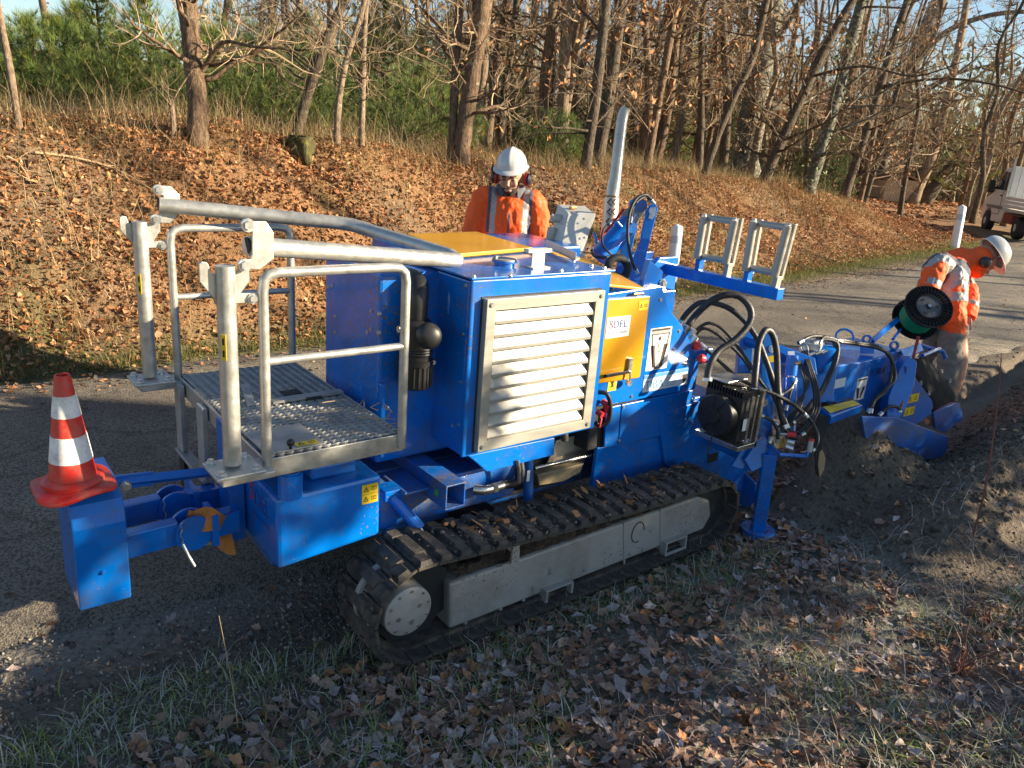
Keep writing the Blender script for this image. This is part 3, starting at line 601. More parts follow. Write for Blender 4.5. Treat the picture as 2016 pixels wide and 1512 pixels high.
# ------------------------------------------------------------------ pines and evergreen scrub
NEED = [tint_mat('pine_needles', .55, 1.0, .25)]
def needle_cloud(tufts, dirs, nper, ln, wd, stops, r):
    n = len(tufts)*nper; P = np.repeat(tufts, nper, 0); D0 = np.repeat(dirs, nper, 0)
    d = D0 + r.normal(0, .36, (n, 3)); d /= np.linalg.norm(d, axis=1)[:, None]; L = ln*r.uniform(.6, 1.2, n)[:, None]
    sd = np.cross(d, r.normal(0, 1, (n, 3))); sd /= np.linalg.norm(sd, axis=1)[:, None]+1e-6
    V = np.stack([P-sd*wd, P+sd*wd, P+d*L+[0, 0, -.02]], 1).reshape(-1, 3); Fs = np.arange(3*n).reshape(-1, 3)
    tc_ = np.repeat(ramp_cols(len(tufts), stops, .2, r), nper*3, 0); return V, Fs, tc_
def pine_mesh(h, w, seed, bare=.1, dens=1.0, stops=((.16, .235, .05), (.21, .28, .055), (.10, .16, .045), (.33, .33, .06), (.15, .20, .06))):
    r = np.random.default_rng(seed); rr = random.Random(seed); tk = MB()
    tk.tube([(0, 0, -.15), (.03, .02, h*.4), (0, -.02, h)], [.02*h**.7+.015, .012*h**.7+.012, .008], 7)
    tu, di = [], []; z = h*bare
    while z < h*.97:
        u = z/h; L = w*(1.05-u)**.8*rr.uniform(.75, 1.2)
        for b in range(rr.randint(5, 7)):
            a = rr.uniform(0, 6.283); o = Vector((math.cos(a), math.sin(a), .35+.5*u)); tip = Vector((0, 0, z))+o*L; mid = Vector((0, 0, z))+Vector((o.x*.55, o.y*.55, .12))*L
            tk.tube([(0, 0, z), mid, tip], [.010*h**.5, .007*h**.5, .004], 4, False)
            for t in np.linspace(.25, 1, max(3, int(L*11*dens))):
                p = (Vector((0, 0, z)).lerp(mid, t*2) if t < .5 else mid.lerp(tip, t*2-1)); tu.append(tuple(p+rv(rr)*.06)); q = (o*.5+Vector((0, 0, .75))).normalized(); di.append(tuple(q))
        z += h*.055
    for t in range(10): tu.append((rr.uniform(-.05, .05), rr.uniform(-.05, .05), h*(.9+.01*t))); di.append((0, 0, 1))
    return tk, needle_cloud(np.array(tu), np.array(di), 22, .21, .0026, stops, r)
def place_pine(name, loc, h, w, seed, label, group=None, bare=.08, cat='tree', **k):
    root = thing(name, loc, label, cat, group); tk, (V, Fs, Cc) = pine_mesh(h, w, seed, bare, **k); L = Vector(loc)
    tk.v = [(x+L.x, y+L.y, z+L.z) for x, y, z in tk.v]; obj('trunk', tk, BARKS['brown'], root, 'all')
    np_mesh('crown', V, Fs, NEED, None, root, Cc); return root
def at_depth(px, py, D):
    p = PD(px, py, D); return Vector((p.x, p.y, on_ground(p.x, p.y)))
def pine_px(px, ytop, D, w, seed, label, **k):
    b = at_depth(px, 250, D); top = PD(px, ytop, D).z; return place_pine('young_pine', b, max(1.2, top-b.z), w, seed, label, 'young pines behind the bank', **k)
for a in [(20, 95, 11.5, .62, 1, 'young pine at the left edge behind the slim pale trunk'), (78, 50, 12.5, .60, 2, 'small topped pine, second from the left edge'), (140, 115, 11.2, .62, 3, 'lower rounded pine left of the tallest left pines'),
          (172, 25, 13, .66, 4, 'dark green pine with pointed top against the sky'), (208, -25, 12, .62, 5, 'tall yellowish pine rising out of frame on the left'), (300, -10, 12, .85, 6, 'broad bright green pine left of the thick oak'), (255, 80, 14.5, .6, 18, 'slim pine between the yellowish pine and the broad one'),
          (425, 75, 13, .75, 7, 'pine right of the thick oak, below its mossy limb'), (505, 90, 15, .8, 8, 'dark pine between thick oak and leaning dark oak'), (750, 0, 15, 1.2, 9, 'large dense pine between the thin pale trees and the twin tree'), (822, 70, 17, .9, 10, 'pine just left of the twin tree'),
          (600, 40, 17, .9, 11, 'shaded pine behind the leaning dark oak'), (1340, 20, 26, 1.2, 14, 'pine deep in the wood above the left roller frame'), (1930, -20, 36, 1.8, 16, 'tall pine above the parked truck'), (1700, 0, 40, 1.8, 17, 'distant pine behind the leaning trunk pair')]:
    pine_px(*a)
# low evergreen scrub and bare undergrowth along the top of the bank
for k_, (a, D_, h_, w_) in enumerate([(870, 20, 3.2, 1.0), (1000, 24, 3.6, 1.1), (1180, 22, 2.6, 1.0), (1300, 26, 3.4, 1.2), (1430, 24, 2.6, 1.1), (1560, 30, 3.4, 1.3), (1660, 26, 2.2, 1.0), (1850, 40, 5.0, 1.8)]):
    place_pine('evergreen_tree', at_depth(a, 260, D_), h_, w_, 60+k_, ['dark evergreen behind the twin tree', 'dark evergreen above the operator\'s helmet', 'dark evergreen behind the clump by the exhaust', 'dark evergreen right of the exhaust top', 'dark evergreen left of the lichen oak', 'dark evergreen near the cream house', 'dark evergreen near the mossy foot trunk', 'dark evergreen above the leaf covered ground'][k_], 'dark evergreens inside the wood', stops=((.07, .12, .04), (.09, .14, .045), (.05, .09, .035)))
def scrub(px, D, h, w, seed, label, stops):
    b = at_depth(px, 260, D); r = np.random.default_rng(seed); n = 420; a = r.uniform(0, 6.28, n); q = w*np.sqrt(r.random(n)); z = h*(1-(q/w)**2*.7)*r.uniform(.15, 1, n)
    tu = np.stack([q*np.cos(a), q*np.sin(a), z], 1); di = np.stack([.4*np.cos(a), .4*np.sin(a), .8+0*a], 1); root = thing('evergreen_bush', b, label, 'bush', 'evergreen bushes along the bank top')
    V, Fs, Cc = needle_cloud(tu, di, 20, .16, .003, stops, r); tk = MB()
    for j in range(14): i = int(r.integers(0, n)); tk.tube([b, b+Vector(tu[i])*.6, b+Vector(tu[i])], [.012, .008, .004], 4, False)
    obj('stems', tk, TWIGD, root); np_mesh('foliage', V, Fs, NEED, None, root, Cc)
DG = [(.12, .18, .05), (.16, .22, .06), (.22, .25, .07), (.10, .14, .05)]
for a in [(90, 11, 1.3, 1.0, 1, 'dark gorse bush below the left pines'), (240, 11, 1.3, 1.0, 2, 'dark gorse bush left of the snapped stem'), (320, 12, 1.5, .9, 3, 'gorse bush right of the snapped stem'), (465, 11, 1.5, 1.1, 4, 'dark gorse bush under the mossy limb'), (540, 11, 1.4, .9, 5, 'gorse bush left of the leaning dark oak'),
          (630, 12.5, 1.4, .9, 6, 'gorse bush behind the thin pale tree'), (780, 11.5, 1.3, 1.3, 7, 'dark gorse bush left of the twin tree foot'), (840, 12, 1.5, 1.0, 8, 'gorse bush against the twin tree'), (1090, 12.5, .9, .6, 9, 'gorse bush behind the operator'), (0, 11, 1.2, .8, 11, 'gorse bush at the left edge')]:
    scrub(*a, DG)
n = 6500; xs = -1+19*rng.random(n); ys = toe(xs)+ip(xs, WX, WY)*rng.uniform(.8, 2.2, n); q = rng.random(n) < .55+1.6*vn(xs, ys, 1.0, 77); xs, ys = xs[q], ys[q]; n = len(xs)
blades('bare_undergrowth', xs, ys, rng.uniform(.15, .8, n), rng.uniform(.0015, .004, n), [(.26, .18, .105), (.34, .25, .16), (.18, .12, .07), (.40, .31, .2)], 1.0, 'tangle of thin bare stems along the top of the bank', 'dry_stem', segs=4)

# ------------------------------------------------------------------ wood behind: a few shapes, many individuals
protos = []
for k in range(6):
    r = random.Random(900+k); H = r.uniform(7, 10); pth = [Vector((0, 0, 0))]
    for j in range(1, 7): pth.append(Vector((r.uniform(-.25, .25)*j*.4, r.uniform(-.25, .25)*j*.4, H*j/6)))
    t_ = build_tree('bare_tree', pth, .10, .04, 950+k, BARKS[['brown', 'dark', 'tan'][k % 3]], TWIG if k % 2 else TWIGD, 'x', branches=17, blen=2.0, zmin=.8, leaf=(.05, .15, .35)[k % 3], kids=(6, 5)); protos.append(t_)
r = random.Random(5); spots = []
while len(spots) < 135:
    D = 14+34*r.random()**1.1; px = r.uniform(-150, 2150)
    if D < 18 and px < 850: continue
    if D < 26 and px > 1500: continue
    if px < 430 and r.random() < .93: continue
    spots.append((px, D))
for i, (px, D) in enumerate(spots):
    b = at_depth(px, 260, D); o = protos[i] if i < 6 else copy_tree(protos[i % 6]); o.location = b; s = r.uniform(.8, 1.3); o.scale = (s, s, s); o.rotation_euler = (r.uniform(-.1, .1), r.uniform(-.02, .12), r.uniform(0, 6.28))
    tag(o, 'slender bare tree deep in the wood behind the front trees', 'tree', 'bare trees deep in the wood')
# far edge of the wood: one mass
n = 14000; dd = rng.uniform(42, 75, n); px = rng.uniform(380, 2500, n); pts = np.array([CP+ray(a, 280)*d for a, d in zip(px, dd)]); xs, ys = pts[:, 0], pts[:, 1]
blades('far_woodland', xs, ys, rng.uniform(1.5, 8.5, n), rng.uniform(.02, .07, n), [(.30, .22, .14), (.23, .17, .11), (.17, .19, .09), (.36, .26, .16), (.15, .17, .09)], .12, 'far wood closing the view behind the trees', 'far_wood', segs=4)
n = 9000; dd = rng.uniform(44, 70, n); px = rng.uniform(380, 2500, n); pts = np.array([CP+ray(a, 280)*d for a, d in zip(px, dd)])
pos = np.stack([pts[:, 0], pts[:, 1], ground_h(pts[:, 0], pts[:, 1])+9*rng.random(n)**1.3], 1)
Vv, Ff, Cc = scatter(LEAFF, pos, rng.uniform(.3, .7, n), rng.uniform(0, 6, n), rng.uniform(0, 6, n), rng.uniform(0, 6, n), ramp_cols(n, [(.30, .21, .12), (.21, .21, .10), (.36, .24, .13), (.15, .17, .09)]))
np_mesh('far_foliage', Vv, Ff, LM, 'stuff', cols=Cc, label='brown and green foliage of the far wood', cat='foliage')

# ------------------------------------------------------------------ unseen bushes added and shaped to shade the verge and tank; near-side trees
def shade_bush(x, y, h, w, seed, z1=1.45, n=900):
    r = random.Random(seed); z0 = on_ground(x, y); root = thing('shade_bush', (x, y, z0), 'leafy brown bush added out of view to shade the near verge', 'bush', 'unseen bushes added for shade'); st = MB(); fo = MB(); b = Vector((x, y, z0))
    for j in range(10):
        a = r.uniform(0, 6.28); t = b+Vector((math.cos(a)*w*.7, math.sin(a)*w*.7, h*r.uniform(.75, 1))); st.tube([b-Vector((0, 0, .05)), b.lerp(t, .5)+rv(r)*.05, t], [.02, .014, .005], 4, False)
    for j in range(n):
        a = r.uniform(0, 6.28); q = w*math.sqrt(r.random()); zz = z1+(h-z1)*(1-.3*(q/w)**2)*r.random(); leaf_quad(fo, b+Vector((q*math.cos(a), q*math.sin(a), zz)), r.uniform(.045, .085), r, 0)
    obj('stems', st, TWIGD, root); obj('foliage', fo, CLING, root)
for i, a in enumerate([(4.85, -1.85, 1.88, .5), (5.5, -1.75, 1.98, .5), (6.2, -1.75, 2.2, .5), (5.95, -1.95, 2.85, .5, 2.42, 420), (6.8, -1.7, 2.3, .6), (7.5, -1.75, 2.28, .6), (8.4, -1.6, 2.45, .7), (9.2, -1.7, 2.75, .6), (10.0, -1.8, 2.5, .8), (11.2, -1.9, 2.3, .8), (12.6, -2.2, 2.1, .9)]):
    shade_bush(a[0], a[1], a[2], a[3], 40+i, *a[4:])
for i, (x, y) in enumerate([(15, -6.5), (17, -4), (20, -7), (16, -9), (23, -5), (26, -8), (19.5, -2.5), (24, -2), (28, -4), (31, -3), (22, -10)]):
    o = copy_tree(protos[i % 6]); o.location = (x, y, on_ground(x, y)); s = 1.0; o.scale = (s, s, s); o.rotation_euler = (0, 0, i*1.3); tag(o, 'bare tree on the near side of the road, beyond the right of the picture', 'tree', 'bare trees on the near side')
# ------------------------------------------------------------------ the trenching machine
TR = thing('trenching_machine', (2.2, 2.75, 0), 'blue tracked trenching machine with silver louvre grille working along the road edge', 'trencher')
def P(name, mb, m, parent=None, **k): return obj(name, mb, m, parent or TR, **k)
def plateY(name, pxs, Y, th, m, parent=None, bevel=.003, **k):
    mb = MB(); mb.prism([PY(a, b, Y) for a, b in pxs], (0, th, 0)); return P(name, mb, m, parent, bevel=bevel, **k)
def plateP(name, pts, ext, m, parent=None, bevel=.003, **k):
    mb = MB(); mb.prism(pts, ext); return P(name, mb, m, parent, bevel=bevel, **k)
def boxp(name, x0, x1, y0, y1, z0, z1, m, parent=None, bevel=.006, **k):
    mb = MB(); mb.bx(x0, x1, y0, y1, z0, z1); return P(name, mb, m, parent, bevel=bevel, **k)
def tubep(name, pts, r, m, parent=None, n=12, sm=0, **k):
    Q = smooth_path(pts, sm) if sm else list(pts)
    if hasattr(r, '__len__'): r = list(np.interp(np.linspace(0, 1, len(Q)), np.linspace(0, 1, len(r)), r))
    mb = MB(); mb.tube(Q, r, n); return P(name, mb, m, parent, smooth=True, **k)
def bolts(pts, ax, parent, r=.009, h=.008, m=STEEL, name='bolt_heads'):
    mb = MB(); ax = Vector(ax).normalized()
    for p in pts:
        p = Vector(p); mb.cyl(p-ax*.004, p+ax*h*.35, r*1.5, 10); mb.cyl(p+ax*h*.3, p+ax*h, r, 6)
    return P(name, mb, m, parent, kind='stuff')
def txt(s, o, xd, up, h, m, parent, width=None, name='lettering', lift=.0015):
    cu = bpy.data.curves.new('t', 'FONT'); cu.body = s; cu.size = 1; cu.resolution_u = 3; tmp = bpy.data.objects.new('t', cu); COL.objects.link(tmp); bpy.context.view_layer.update()
    me = bpy.data.meshes.new_from_object(tmp); bpy.data.objects.remove(tmp); n = len(me.vertices); c = np.empty(n*3, np.float32); me.vertices.foreach_get('co', c); c = c.reshape(-1, 3)
    mn, mx = c.min(0), c.max(0); xd = np.array(Vector(xd).normalized()); upv = np.array(Vector(up).normalized()); nr = np.cross(xd, upv); sy = h/(mx[1]-mn[1]); sx = (width/(mx[0]-mn[0])) if width else sy
    L = np.array(root_loc(parent)); w = np.array(Vector(o))[None] + (c[:, 0:1]-mn[0])*sx*xd[None] + (c[:, 1:2]-mn[1])*sy*upv[None] + nr[None]*lift - L[None]
    me.vertices.foreach_set('co', w.astype(np.float32).ravel()); me.update(); me.materials.append(m); ob = bpy.data.objects.new(name, me); COL.objects.link(ob); ob.parent = parent; return ob
def sticker(name, o, xd, up, w, h, m, parent, th=.0012):
    xd = Vector(xd).normalized(); up = Vector(up).normalized(); nr = xd.cross(up); o = Vector(o)+nr*.0006; mb = MB(); mb.prism([o, o+xd*w, o+xd*w+up*h, o+up*h], nr*th); return P(name, mb, m, parent)
def poly2(mb, o, xd, up, pts, lift=.0022, mi=0):
    xd = Vector(xd).normalized(); up = Vector(up).normalized(); nr = xd.cross(up); vs = [Vector(o)+xd*a+up*b+nr*lift for a, b in pts]; mb.add(vs, [tuple(range(len(vs)))], mi)
def warn(o, xd, up, w, h, parent, rows=1, cols=2):
    s = sticker('warning_sticker', o, xd, up, w, h, STKY, parent); mb = MB(); cw, ch = w/cols, h/rows
    for r_ in range(rows):
        for c_ in range(cols):
            x0, y0 = c_*cw, r_*ch; m_ = .12*min(cw, ch)
            for a, b, c, d in ((x0+m_*.3, y0+m_*.3, cw-m_*.6, m_*.18), (x0+m_*.3, y0+ch-m_*.5, cw-m_*.6, m_*.18)): poly2(mb, o, xd, up, [(a, b), (a+c, b), (a+c, b+d), (a, b+d)])
            q = min(cw, ch); cx, cy = x0+cw/2, y0+ch/2
            if c_ == 0:
                A = [(-.36, -.3), (.36, -.3), (0, .36)]; B = [(-.22, -.22), (.22, -.22), (0, .2)]
                for i in range(3):
                    j = (i+1) % 3; poly2(mb, o, xd, up, [(cx+A[i][0]*q, cy+A[i][1]*q), (cx+A[j][0]*q, cy+A[j][1]*q), (cx+B[j][0]*q, cy+B[j][1]*q), (cx+B[i][0]*q, cy+B[i][1]*q)])
                poly2(mb, o, xd, up, [(cx-.03*q, cy-.16*q), (cx+.03*q, cy-.16*q), (cx+.04*q, cy+.1*q), (cx-.04*q, cy+.1*q)])
            else:
                for a, b, c, d in ((-.3, -.22, .6, .07), (-.3, .16, .6, .07), (-.3, -.22, .07, .44), (.23, -.22, .07, .44), (-.05, -.2, .08, .38)): poly2(mb, o, xd, up, [(cx+a*q, cy+b*q), (cx+(a+c)*q, cy+b*q), (cx+(a+c)*q, cy+(b+d)*q), (cx+a*q, cy+(b+d)*q)])
    P('pictogram', mb, INK, s); return s
NX, NYv, UP = (1, 0, 0), (0, -1, 0), (0, 0, 1)

# ---- crawler tracks
C1, R1, C2, R2 = Vector((1.285, 0, .222)), .185, Vector((2.945, 0, .185)), .150
def track_path():
    d = C2-C1; L = math.hypot(d.x, d.z); th = math.atan2(d.z, d.x); be = math.acos((R1-R2)/L)
    at, ab = th+be, th-be; pts = []
    for i in range(25): a = at+(2*math.pi-(at-ab))*i/24; pts.append((C1.x+R1*math.cos(a), C1.z+R1*math.sin(a)))          # round the rear from top to bottom
    for i in range(1, 40): u = i/40; pts.append((C1.x+R1*math.cos(ab)+(C2.x+R2*math.cos(ab)-C1.x-R1*math.cos(ab))*u, C1.z+R1*math.sin(ab)+(C2.z+R2*math.sin(ab)-C1.z-R1*math.sin(ab))*u))
    for i in range(25): a = ab-2*math.pi+2*math.pi+(at-ab)*i/24; pts.append((C2.x+R2*math.cos(a), C2.z+R2*math.sin(a)))
    n0 = len(pts); e, s_ = pts[-1], pts[0]
    for i in range(1, 40): u = i/40; pts.append((e[0]+(s_[0]-e[0])*u, e[1]+(s_[1]-e[1])*u - .012*math.sin(math.pi*u)))
    return np.array(pts)
TPATH = track_path(); seg = np.linalg.norm(np.diff(np.vstack([TPATH, TPATH[:1]]), axis=0), axis=1); cum = np.concatenate([[0], np.cumsum(seg)]); TLEN = cum[-1]
def on_track(s):
    s %= TLEN; i = min(int(np.searchsorted(cum, s, 'right'))-1, len(TPATH)-1); u = (s-cum[i])/seg[i]; a = TPATH[i]; b = TPATH[(i+1) % len(TPATH)]; t = (b-a)/seg[i]; return a+(b-a)*u, t
def make_track(y0, y1, zoff, detail=True):
    tr = MB(); n = len(TPATH); vs = []
    for p in TPATH:
        c = np.array([2.1, .2]); vs += [(p[0], y0+.06, p[1]+zoff), (p[0], y1-.06, p[1]+zoff)]
    cen = [on_track(s_)[0] for s_ in cum[:-1]]; inn = []
    for i in range(n):
        t = TPATH[(i+1) % n]-TPATH[i-1]; t = t/np.linalg.norm(t); nr = np.array([-t[1], t[0]])*-1  # path runs counter-clockwise: inward is left
        q = TPATH[i]-nr*.018; inn += [(q[0], y0+.06, q[1]+zoff), (q[0], y1-.06, q[1]+zoff)]
    m = 2*n; tr.v = vs+inn
    for i in range(n):
        j = (i+1) % n; tr.f += [(2*i, 2*i+1, 2*j+1, 2*j), (m+2*i, m+2*j, m+2*j+1, m+2*i+1), (2*i, 2*j, m+2*j, m+2*i), (2*i+1, m+2*i+1, m+2*j+1, 2*j+1)]
    tr.m = [0]*len(tr.f); band = P('track', tr, RUBT)
    lm = MB(); w = y1-y0; hp = .040                                       # one pad: plate, staggered lug
    lm.bx(-hp, hp, 0, w, -.002, .010)
    def lug(ya, yb, xa, xb): lm.add([(xa, ya, .009), (xb, ya, .009), (xb, yb, .009), (xa, yb, .009), (xa+.007, ya+.008, .028), (xb-.007, ya+.008, .028), (xb-.007, yb-.004, .028), (xa+.007, yb-.004, .028)], [(4, 5, 6, 7), (0, 1, 5, 4), (1, 2, 6, 5), (2, 3, 7, 6), (3, 0, 4, 7)])
    lug(0, w*.24, -.020, .034); lug(w*.23, w*.78, -.032, .022); lug(w*.77, w, -.020, .034)
    me = mesh_of('track_pad', lm); me.materials.append(RUBT); N_ = 52
    for i in range(N_):
        p, t = on_track(TLEN*i/N_); nr = np.array([t[1], -t[0]]); o = bpy.data.objects.new('track_pad', me); COL.objects.link(o); o.parent = band
        # local x along t, y across, z outward
        Mx = Matrix(((t[0], 0, nr[0], 0), (0, 1, 0, 0), (t[1], 0, nr[1], 0), (0, 0, 0, 1))); o.matrix_local = Matrix.Translation(Vector((p[0], y0, p[1]+zoff))-root_loc(band)) @ Mx
    return band
make_track(1.975, 2.235, .0); make_track(3.08, 3.34, .045)
for yy, nm in ((1.975, 0), (3.08, .045)):
    spk = MB(); prof = []
    for i in range(36):
        a = 2*math.pi*i/36; rr = .158 if i % 3 else .176; prof.append(Vector((C1.x+rr*math.cos(a), yy+.10, C1.z+nm+rr*math.sin(a))))
    spk.prism(prof, (0, .05, 0)); P('drive_sprocket', spk, DARK)
    idl = MB(); idl.cyl((C2.x, yy+.07, C2.z+nm), (C2.x, yy+.19, C2.z+nm), R2-.02, 28); P('idler_wheel', idl, DARK, smooth=True)
# track frame beam (near side)
BY = 2.035; prof = [PY(885, 1150, BY), PY(1375, 978, BY), PY(1398, 985, BY), PY(1400, 1015, BY), PY(1385, 1043, BY), PY(885, 1240, BY)]
beam = plateP('track_frame', prof, (0, .15, 0), TRACKP, bevel=.012)
bolts([PY(a, b, BY) for a, b in ((916, 1225), (985, 1198), (1030, 1180), (1050, 1155), (1050, 1163), (1083, 1128), (1083, 1120), (1150, 1122), (1190, 1108), (1240, 1090), (1265, 1082), (1318, 1060), (1335, 1055), (1280, 1045), (1350, 1045))], (0, -1, 0), beam, .006, .007, TRACKP)
for xa in (1262, 1082): pass
mb = MB()
for (a, b) in ((1228, 1030), (1300, 1005)): mb.prism([PY(a, b, BY-.003), PY(a+3, b-1, BY-.003), PY(a+3, b+80, BY-.003), PY(a, b+81, BY-.003)], (0, .005, 0))
P('weld_seam', mb, TRACKP, beam); cc_ = PY(1256, 1048, BY-.001); mb = MB(); mb.tube([(cc_.x+.04*math.cos(2*math.pi*j/24), BY-.001, cc_.z+.05*math.sin(2*math.pi*j/24)) for j in range(20)], .0025, 5); P('inspection_ring', mb, DARK, beam)
for (a, b, w_, h_) in ((1072, 1160, 56, 20), (1308, 1066, 48, 20)):
    mb = MB(); o = PY(a, b, BY-.015); mb.bx(o.x, o.x+.012, BY-.03, BY+.03, o.z-.075, o.z-.01); mb.bx(o.x+.14, o.x+.152, BY-.03, BY+.03, o.z-.07, o.z-.005); mb.bx(o.x, o.x+.152, BY-.032, BY-.02, o.z-.075, o.z-.062); mb.bx(o.x, o.x+.152, BY-.03, BY+.01, o.z-.012, o.z-.004); P('chain_guide', mb, TRACKP, beam, bevel=.002)
o = PY(1012, 1075, 2.03); mb = MB(); mb.cyl((o.x, 2.03, o.z), (o.x, 2.10, o.z), .026, 18); P('carrier_roller', mb, TRACKP, beam, smooth=True)
plateP('roller_bracket', [(o.x-.022, 2.025, o.z-.07), (o.x+.022, 2.025, o.z-.07), (o.x+.016, 2.025, o.z+.012), (o.x-.016, 2.025, o.z+.012)], (0, -.012, 0), TRACKP, beam)
mb = MB(); r_ = random.Random(3)
nX, nYv_ = 60, 7; gv = []
for i in range(nX):
    for j in range(nYv_):
        X_ = 1.46+1.42*i/(nX-1); Y_ = 2.045+.13*j/(nYv_-1); gv.append((X_, Y_, .262+.0*X_+.035*float(vn(X_, Y_, .12, 61)+.5)*(0.3+math.sin(math.pi*j/(nYv_-1)))+.012*r_.random()))
mb.add(gv, [(i*nYv_+j, (i+1)*nYv_+j, (i+1)*nYv_+j+1, i*nYv_+j+1) for i in range(nX-1) for j in range(nYv_-1)]); P('caked_soil', mb, SOILM, beam, kind='stuff')
# drive motor cover
mc = PY(805, 1205, 1.975); mot = MB(); mot.lathe([(.088, .0), (.093, .004), (.094, .012), (.094, .11), (.118, .112), (.118, .125), (.138, .128), (.138, .15)], (mc.x, 1.975, mc.z), (0, 1, 0), 40); mo = P('drive_motor_cover', mot, TRACKP, smooth=True)
mb = MB()
for i in range(10): a = 2*math.pi*i/10+.2; mb.cyl((mc.x+.080*math.cos(a), 1.976, mc.z+.080*math.sin(a)), (mc.x+.080*math.cos(a), 1.970, mc.z+.080*math.sin(a)), .005, 8)
for a in (.3, 3.5, 5.0): mb.cyl((mc.x+.045*math.cos(a), 1.976, mc.z+.045*math.sin(a)), (mc.x+.045*math.cos(a), 1.971, mc.z+.045*math.sin(a)), .009, 8)
P('cover_screws', mb, STEEL, mo, kind='stuff')
mb = MB()
for i in range(8): a = 2*math.pi*i/8; mb.cyl((mc.x+.127*math.cos(a), 2.103, mc.z+.127*math.sin(a)), (mc.x+.127*math.cos(a), 2.092, mc.z+.127*math.sin(a)), .008, 6)
P('flange_bolts', mb, TRACKP, mo, kind='stuff')
# leaves stuck on the tracks
mb = MB(); r_ = random.Random(17)
for i in range(46):
    s_ = r_.uniform(0, 1); p, t = on_track(TLEN*(.62+.34*s_)); leaf_quad(mb, Vector((p[0], r_.uniform(1.99, 2.22), p[1]+.04)), r_.uniform(.015, .035), r_, 0)
P('leaf_fragments', mb, CLING, kind='stuff')

n_ = 900; rs_ = np.random.default_rng(77); ps_ = []
for i in range(n_):
    u = rs_.random(); p, t = on_track(TLEN*(.60+.37*u)) if i % 4 else on_track(TLEN*rs_.random()); nr = np.array([t[1], -t[0]]); o_ = rs_.uniform(.006, .03); ps_.append((p[0]+nr[0]*o_, rs_.uniform(1.98, 2.23), p[1]+nr[1]*o_))
Vv, Ff, Cc = scatter(CL, np.array(ps_)-np.array(root_loc(TR))[None], rs_.uniform(.006, .022, n_), rs_.uniform(0, 6, n_), rs_.uniform(0, 6, n_), rs_.uniform(0, 6, n_), ramp_cols(n_, [(.17, .13, .095), (.12, .09, .065), (.22, .17, .125)]))
np_mesh('soil_crumbs', Vv, Ff, tint_mat('clod', .95), 'stuff', TR, Cc)
# ---- chassis
boxp('chassis_beam', .92, 3.05, 2.47, 3.0, .27, .56, BLUE2)
boxp('side_frame', 1.28, 1.92, 2.30, 2.46, .40, .56, BLUE2); boxp('void_shade_sheet', 1.93, 2.36, 2.45, 2.468, .30, .70, DARK)  # thin dark sheet over the beam stands in for the shaded void
boxp('cross_member', 1.7, 1.9, 2.2, 3.1, .16, .30, DARK)
boxp('far_side_frame', 1.2, 2.95, 3.03, 3.2, .30, .62, BLUE2)
# ---- rear tank with its stickers
tank = plateP('tank', [(.842, 2.2, .42), (1.222, 2.2, .448), (1.222, 2.2, .685), (.842, 2.2, .68)], (0, .44, 0), BLUE, bevel=.014)
plateP('tank_mount', [(.785, 2.49, .40), (.838, 2.49, .40), (.838, 2.49, .84), (.785, 2.49, .84)], (0, .12, 0), BLUE, tank)
p0 = PZ(572, 975, .685); mb = MB(); mb.lathe([(.04, 0), (.04, .085), (.034, .088), (.034, .1)], (p0.x, p0.y, .682), UP, 24); P('filler_neck', mb, BLUE, tank, smooth=True)
mb = MB(); mb.cyl((p0.x, p0.y, .78), (p0.x, p0.y, .80), .042, 20); P('filler_cap', mb, PLAST, tank, smooth=True)
p1 = PZ(610, 945, .685); boxp('tank_lid', p1.x, p1.x+.17, p1.y-.01, p1.y+.16, .684, .735, BLUE, tank, .01)
warn(PY(712, 994, 2.2), NX, UP, .062, .075, tank, 2, 2)
s0 = PX(487, 985, .842); txt('S', (.842, 2.445, .585), (0, -1, 0), UP, .062, INKR, tank, .035); txt('DEL', (.842, 2.40, .575), (0, -1, 0), UP, .062, INKB, tank, .13); txt('RÉSEAUX LANDES', (.842, 2.43, .535), (0, -1, 0), UP, .016, INKB, tank, .16)
# ---- rear arms and counterweight
cw = plateP('counterweight', [Vector((.285, 2.68, .33)), Vector((.285, 2.42, .33)), Vector((.285, 2.40, .62)), Vector((.285, 2.407, .66)), Vector((.285, 2.425, .69)), Vector((.285, 2.455, .712)), Vector((.285, 2.50, .725)), Vector((.285, 2.68, .730))], (.15, 0, 0), BLUE, bevel=.004)
bolts([PY(240, 1045, 2.405), PY(203, 1127, 2.408)], (0, -1, 0), cw, .005, .005, BLUE2)
a0, a1 = PY(255, 1097, 2.45), PY(350, 1068, 2.45)
def arm_box(name, p, q, w, h, m): 
    d = (q-p); L = d.length; rot = d.to_track_quat('X', 'Z').to_matrix(); mb = MB(); mb.box((p+q)/2, (L, w, h), rot); return P(name, mb, m, bevel=.004)
arm_box('lower_arm', Vector((.43, 2.47, .50)), Vector((.60, 2.47, .505)), .05, .085, BLUE); arm_box('lower_arm', Vector((.43, 2.68, .50)), Vector((.60, 2.68, .505)), .05, .085, BLUE)
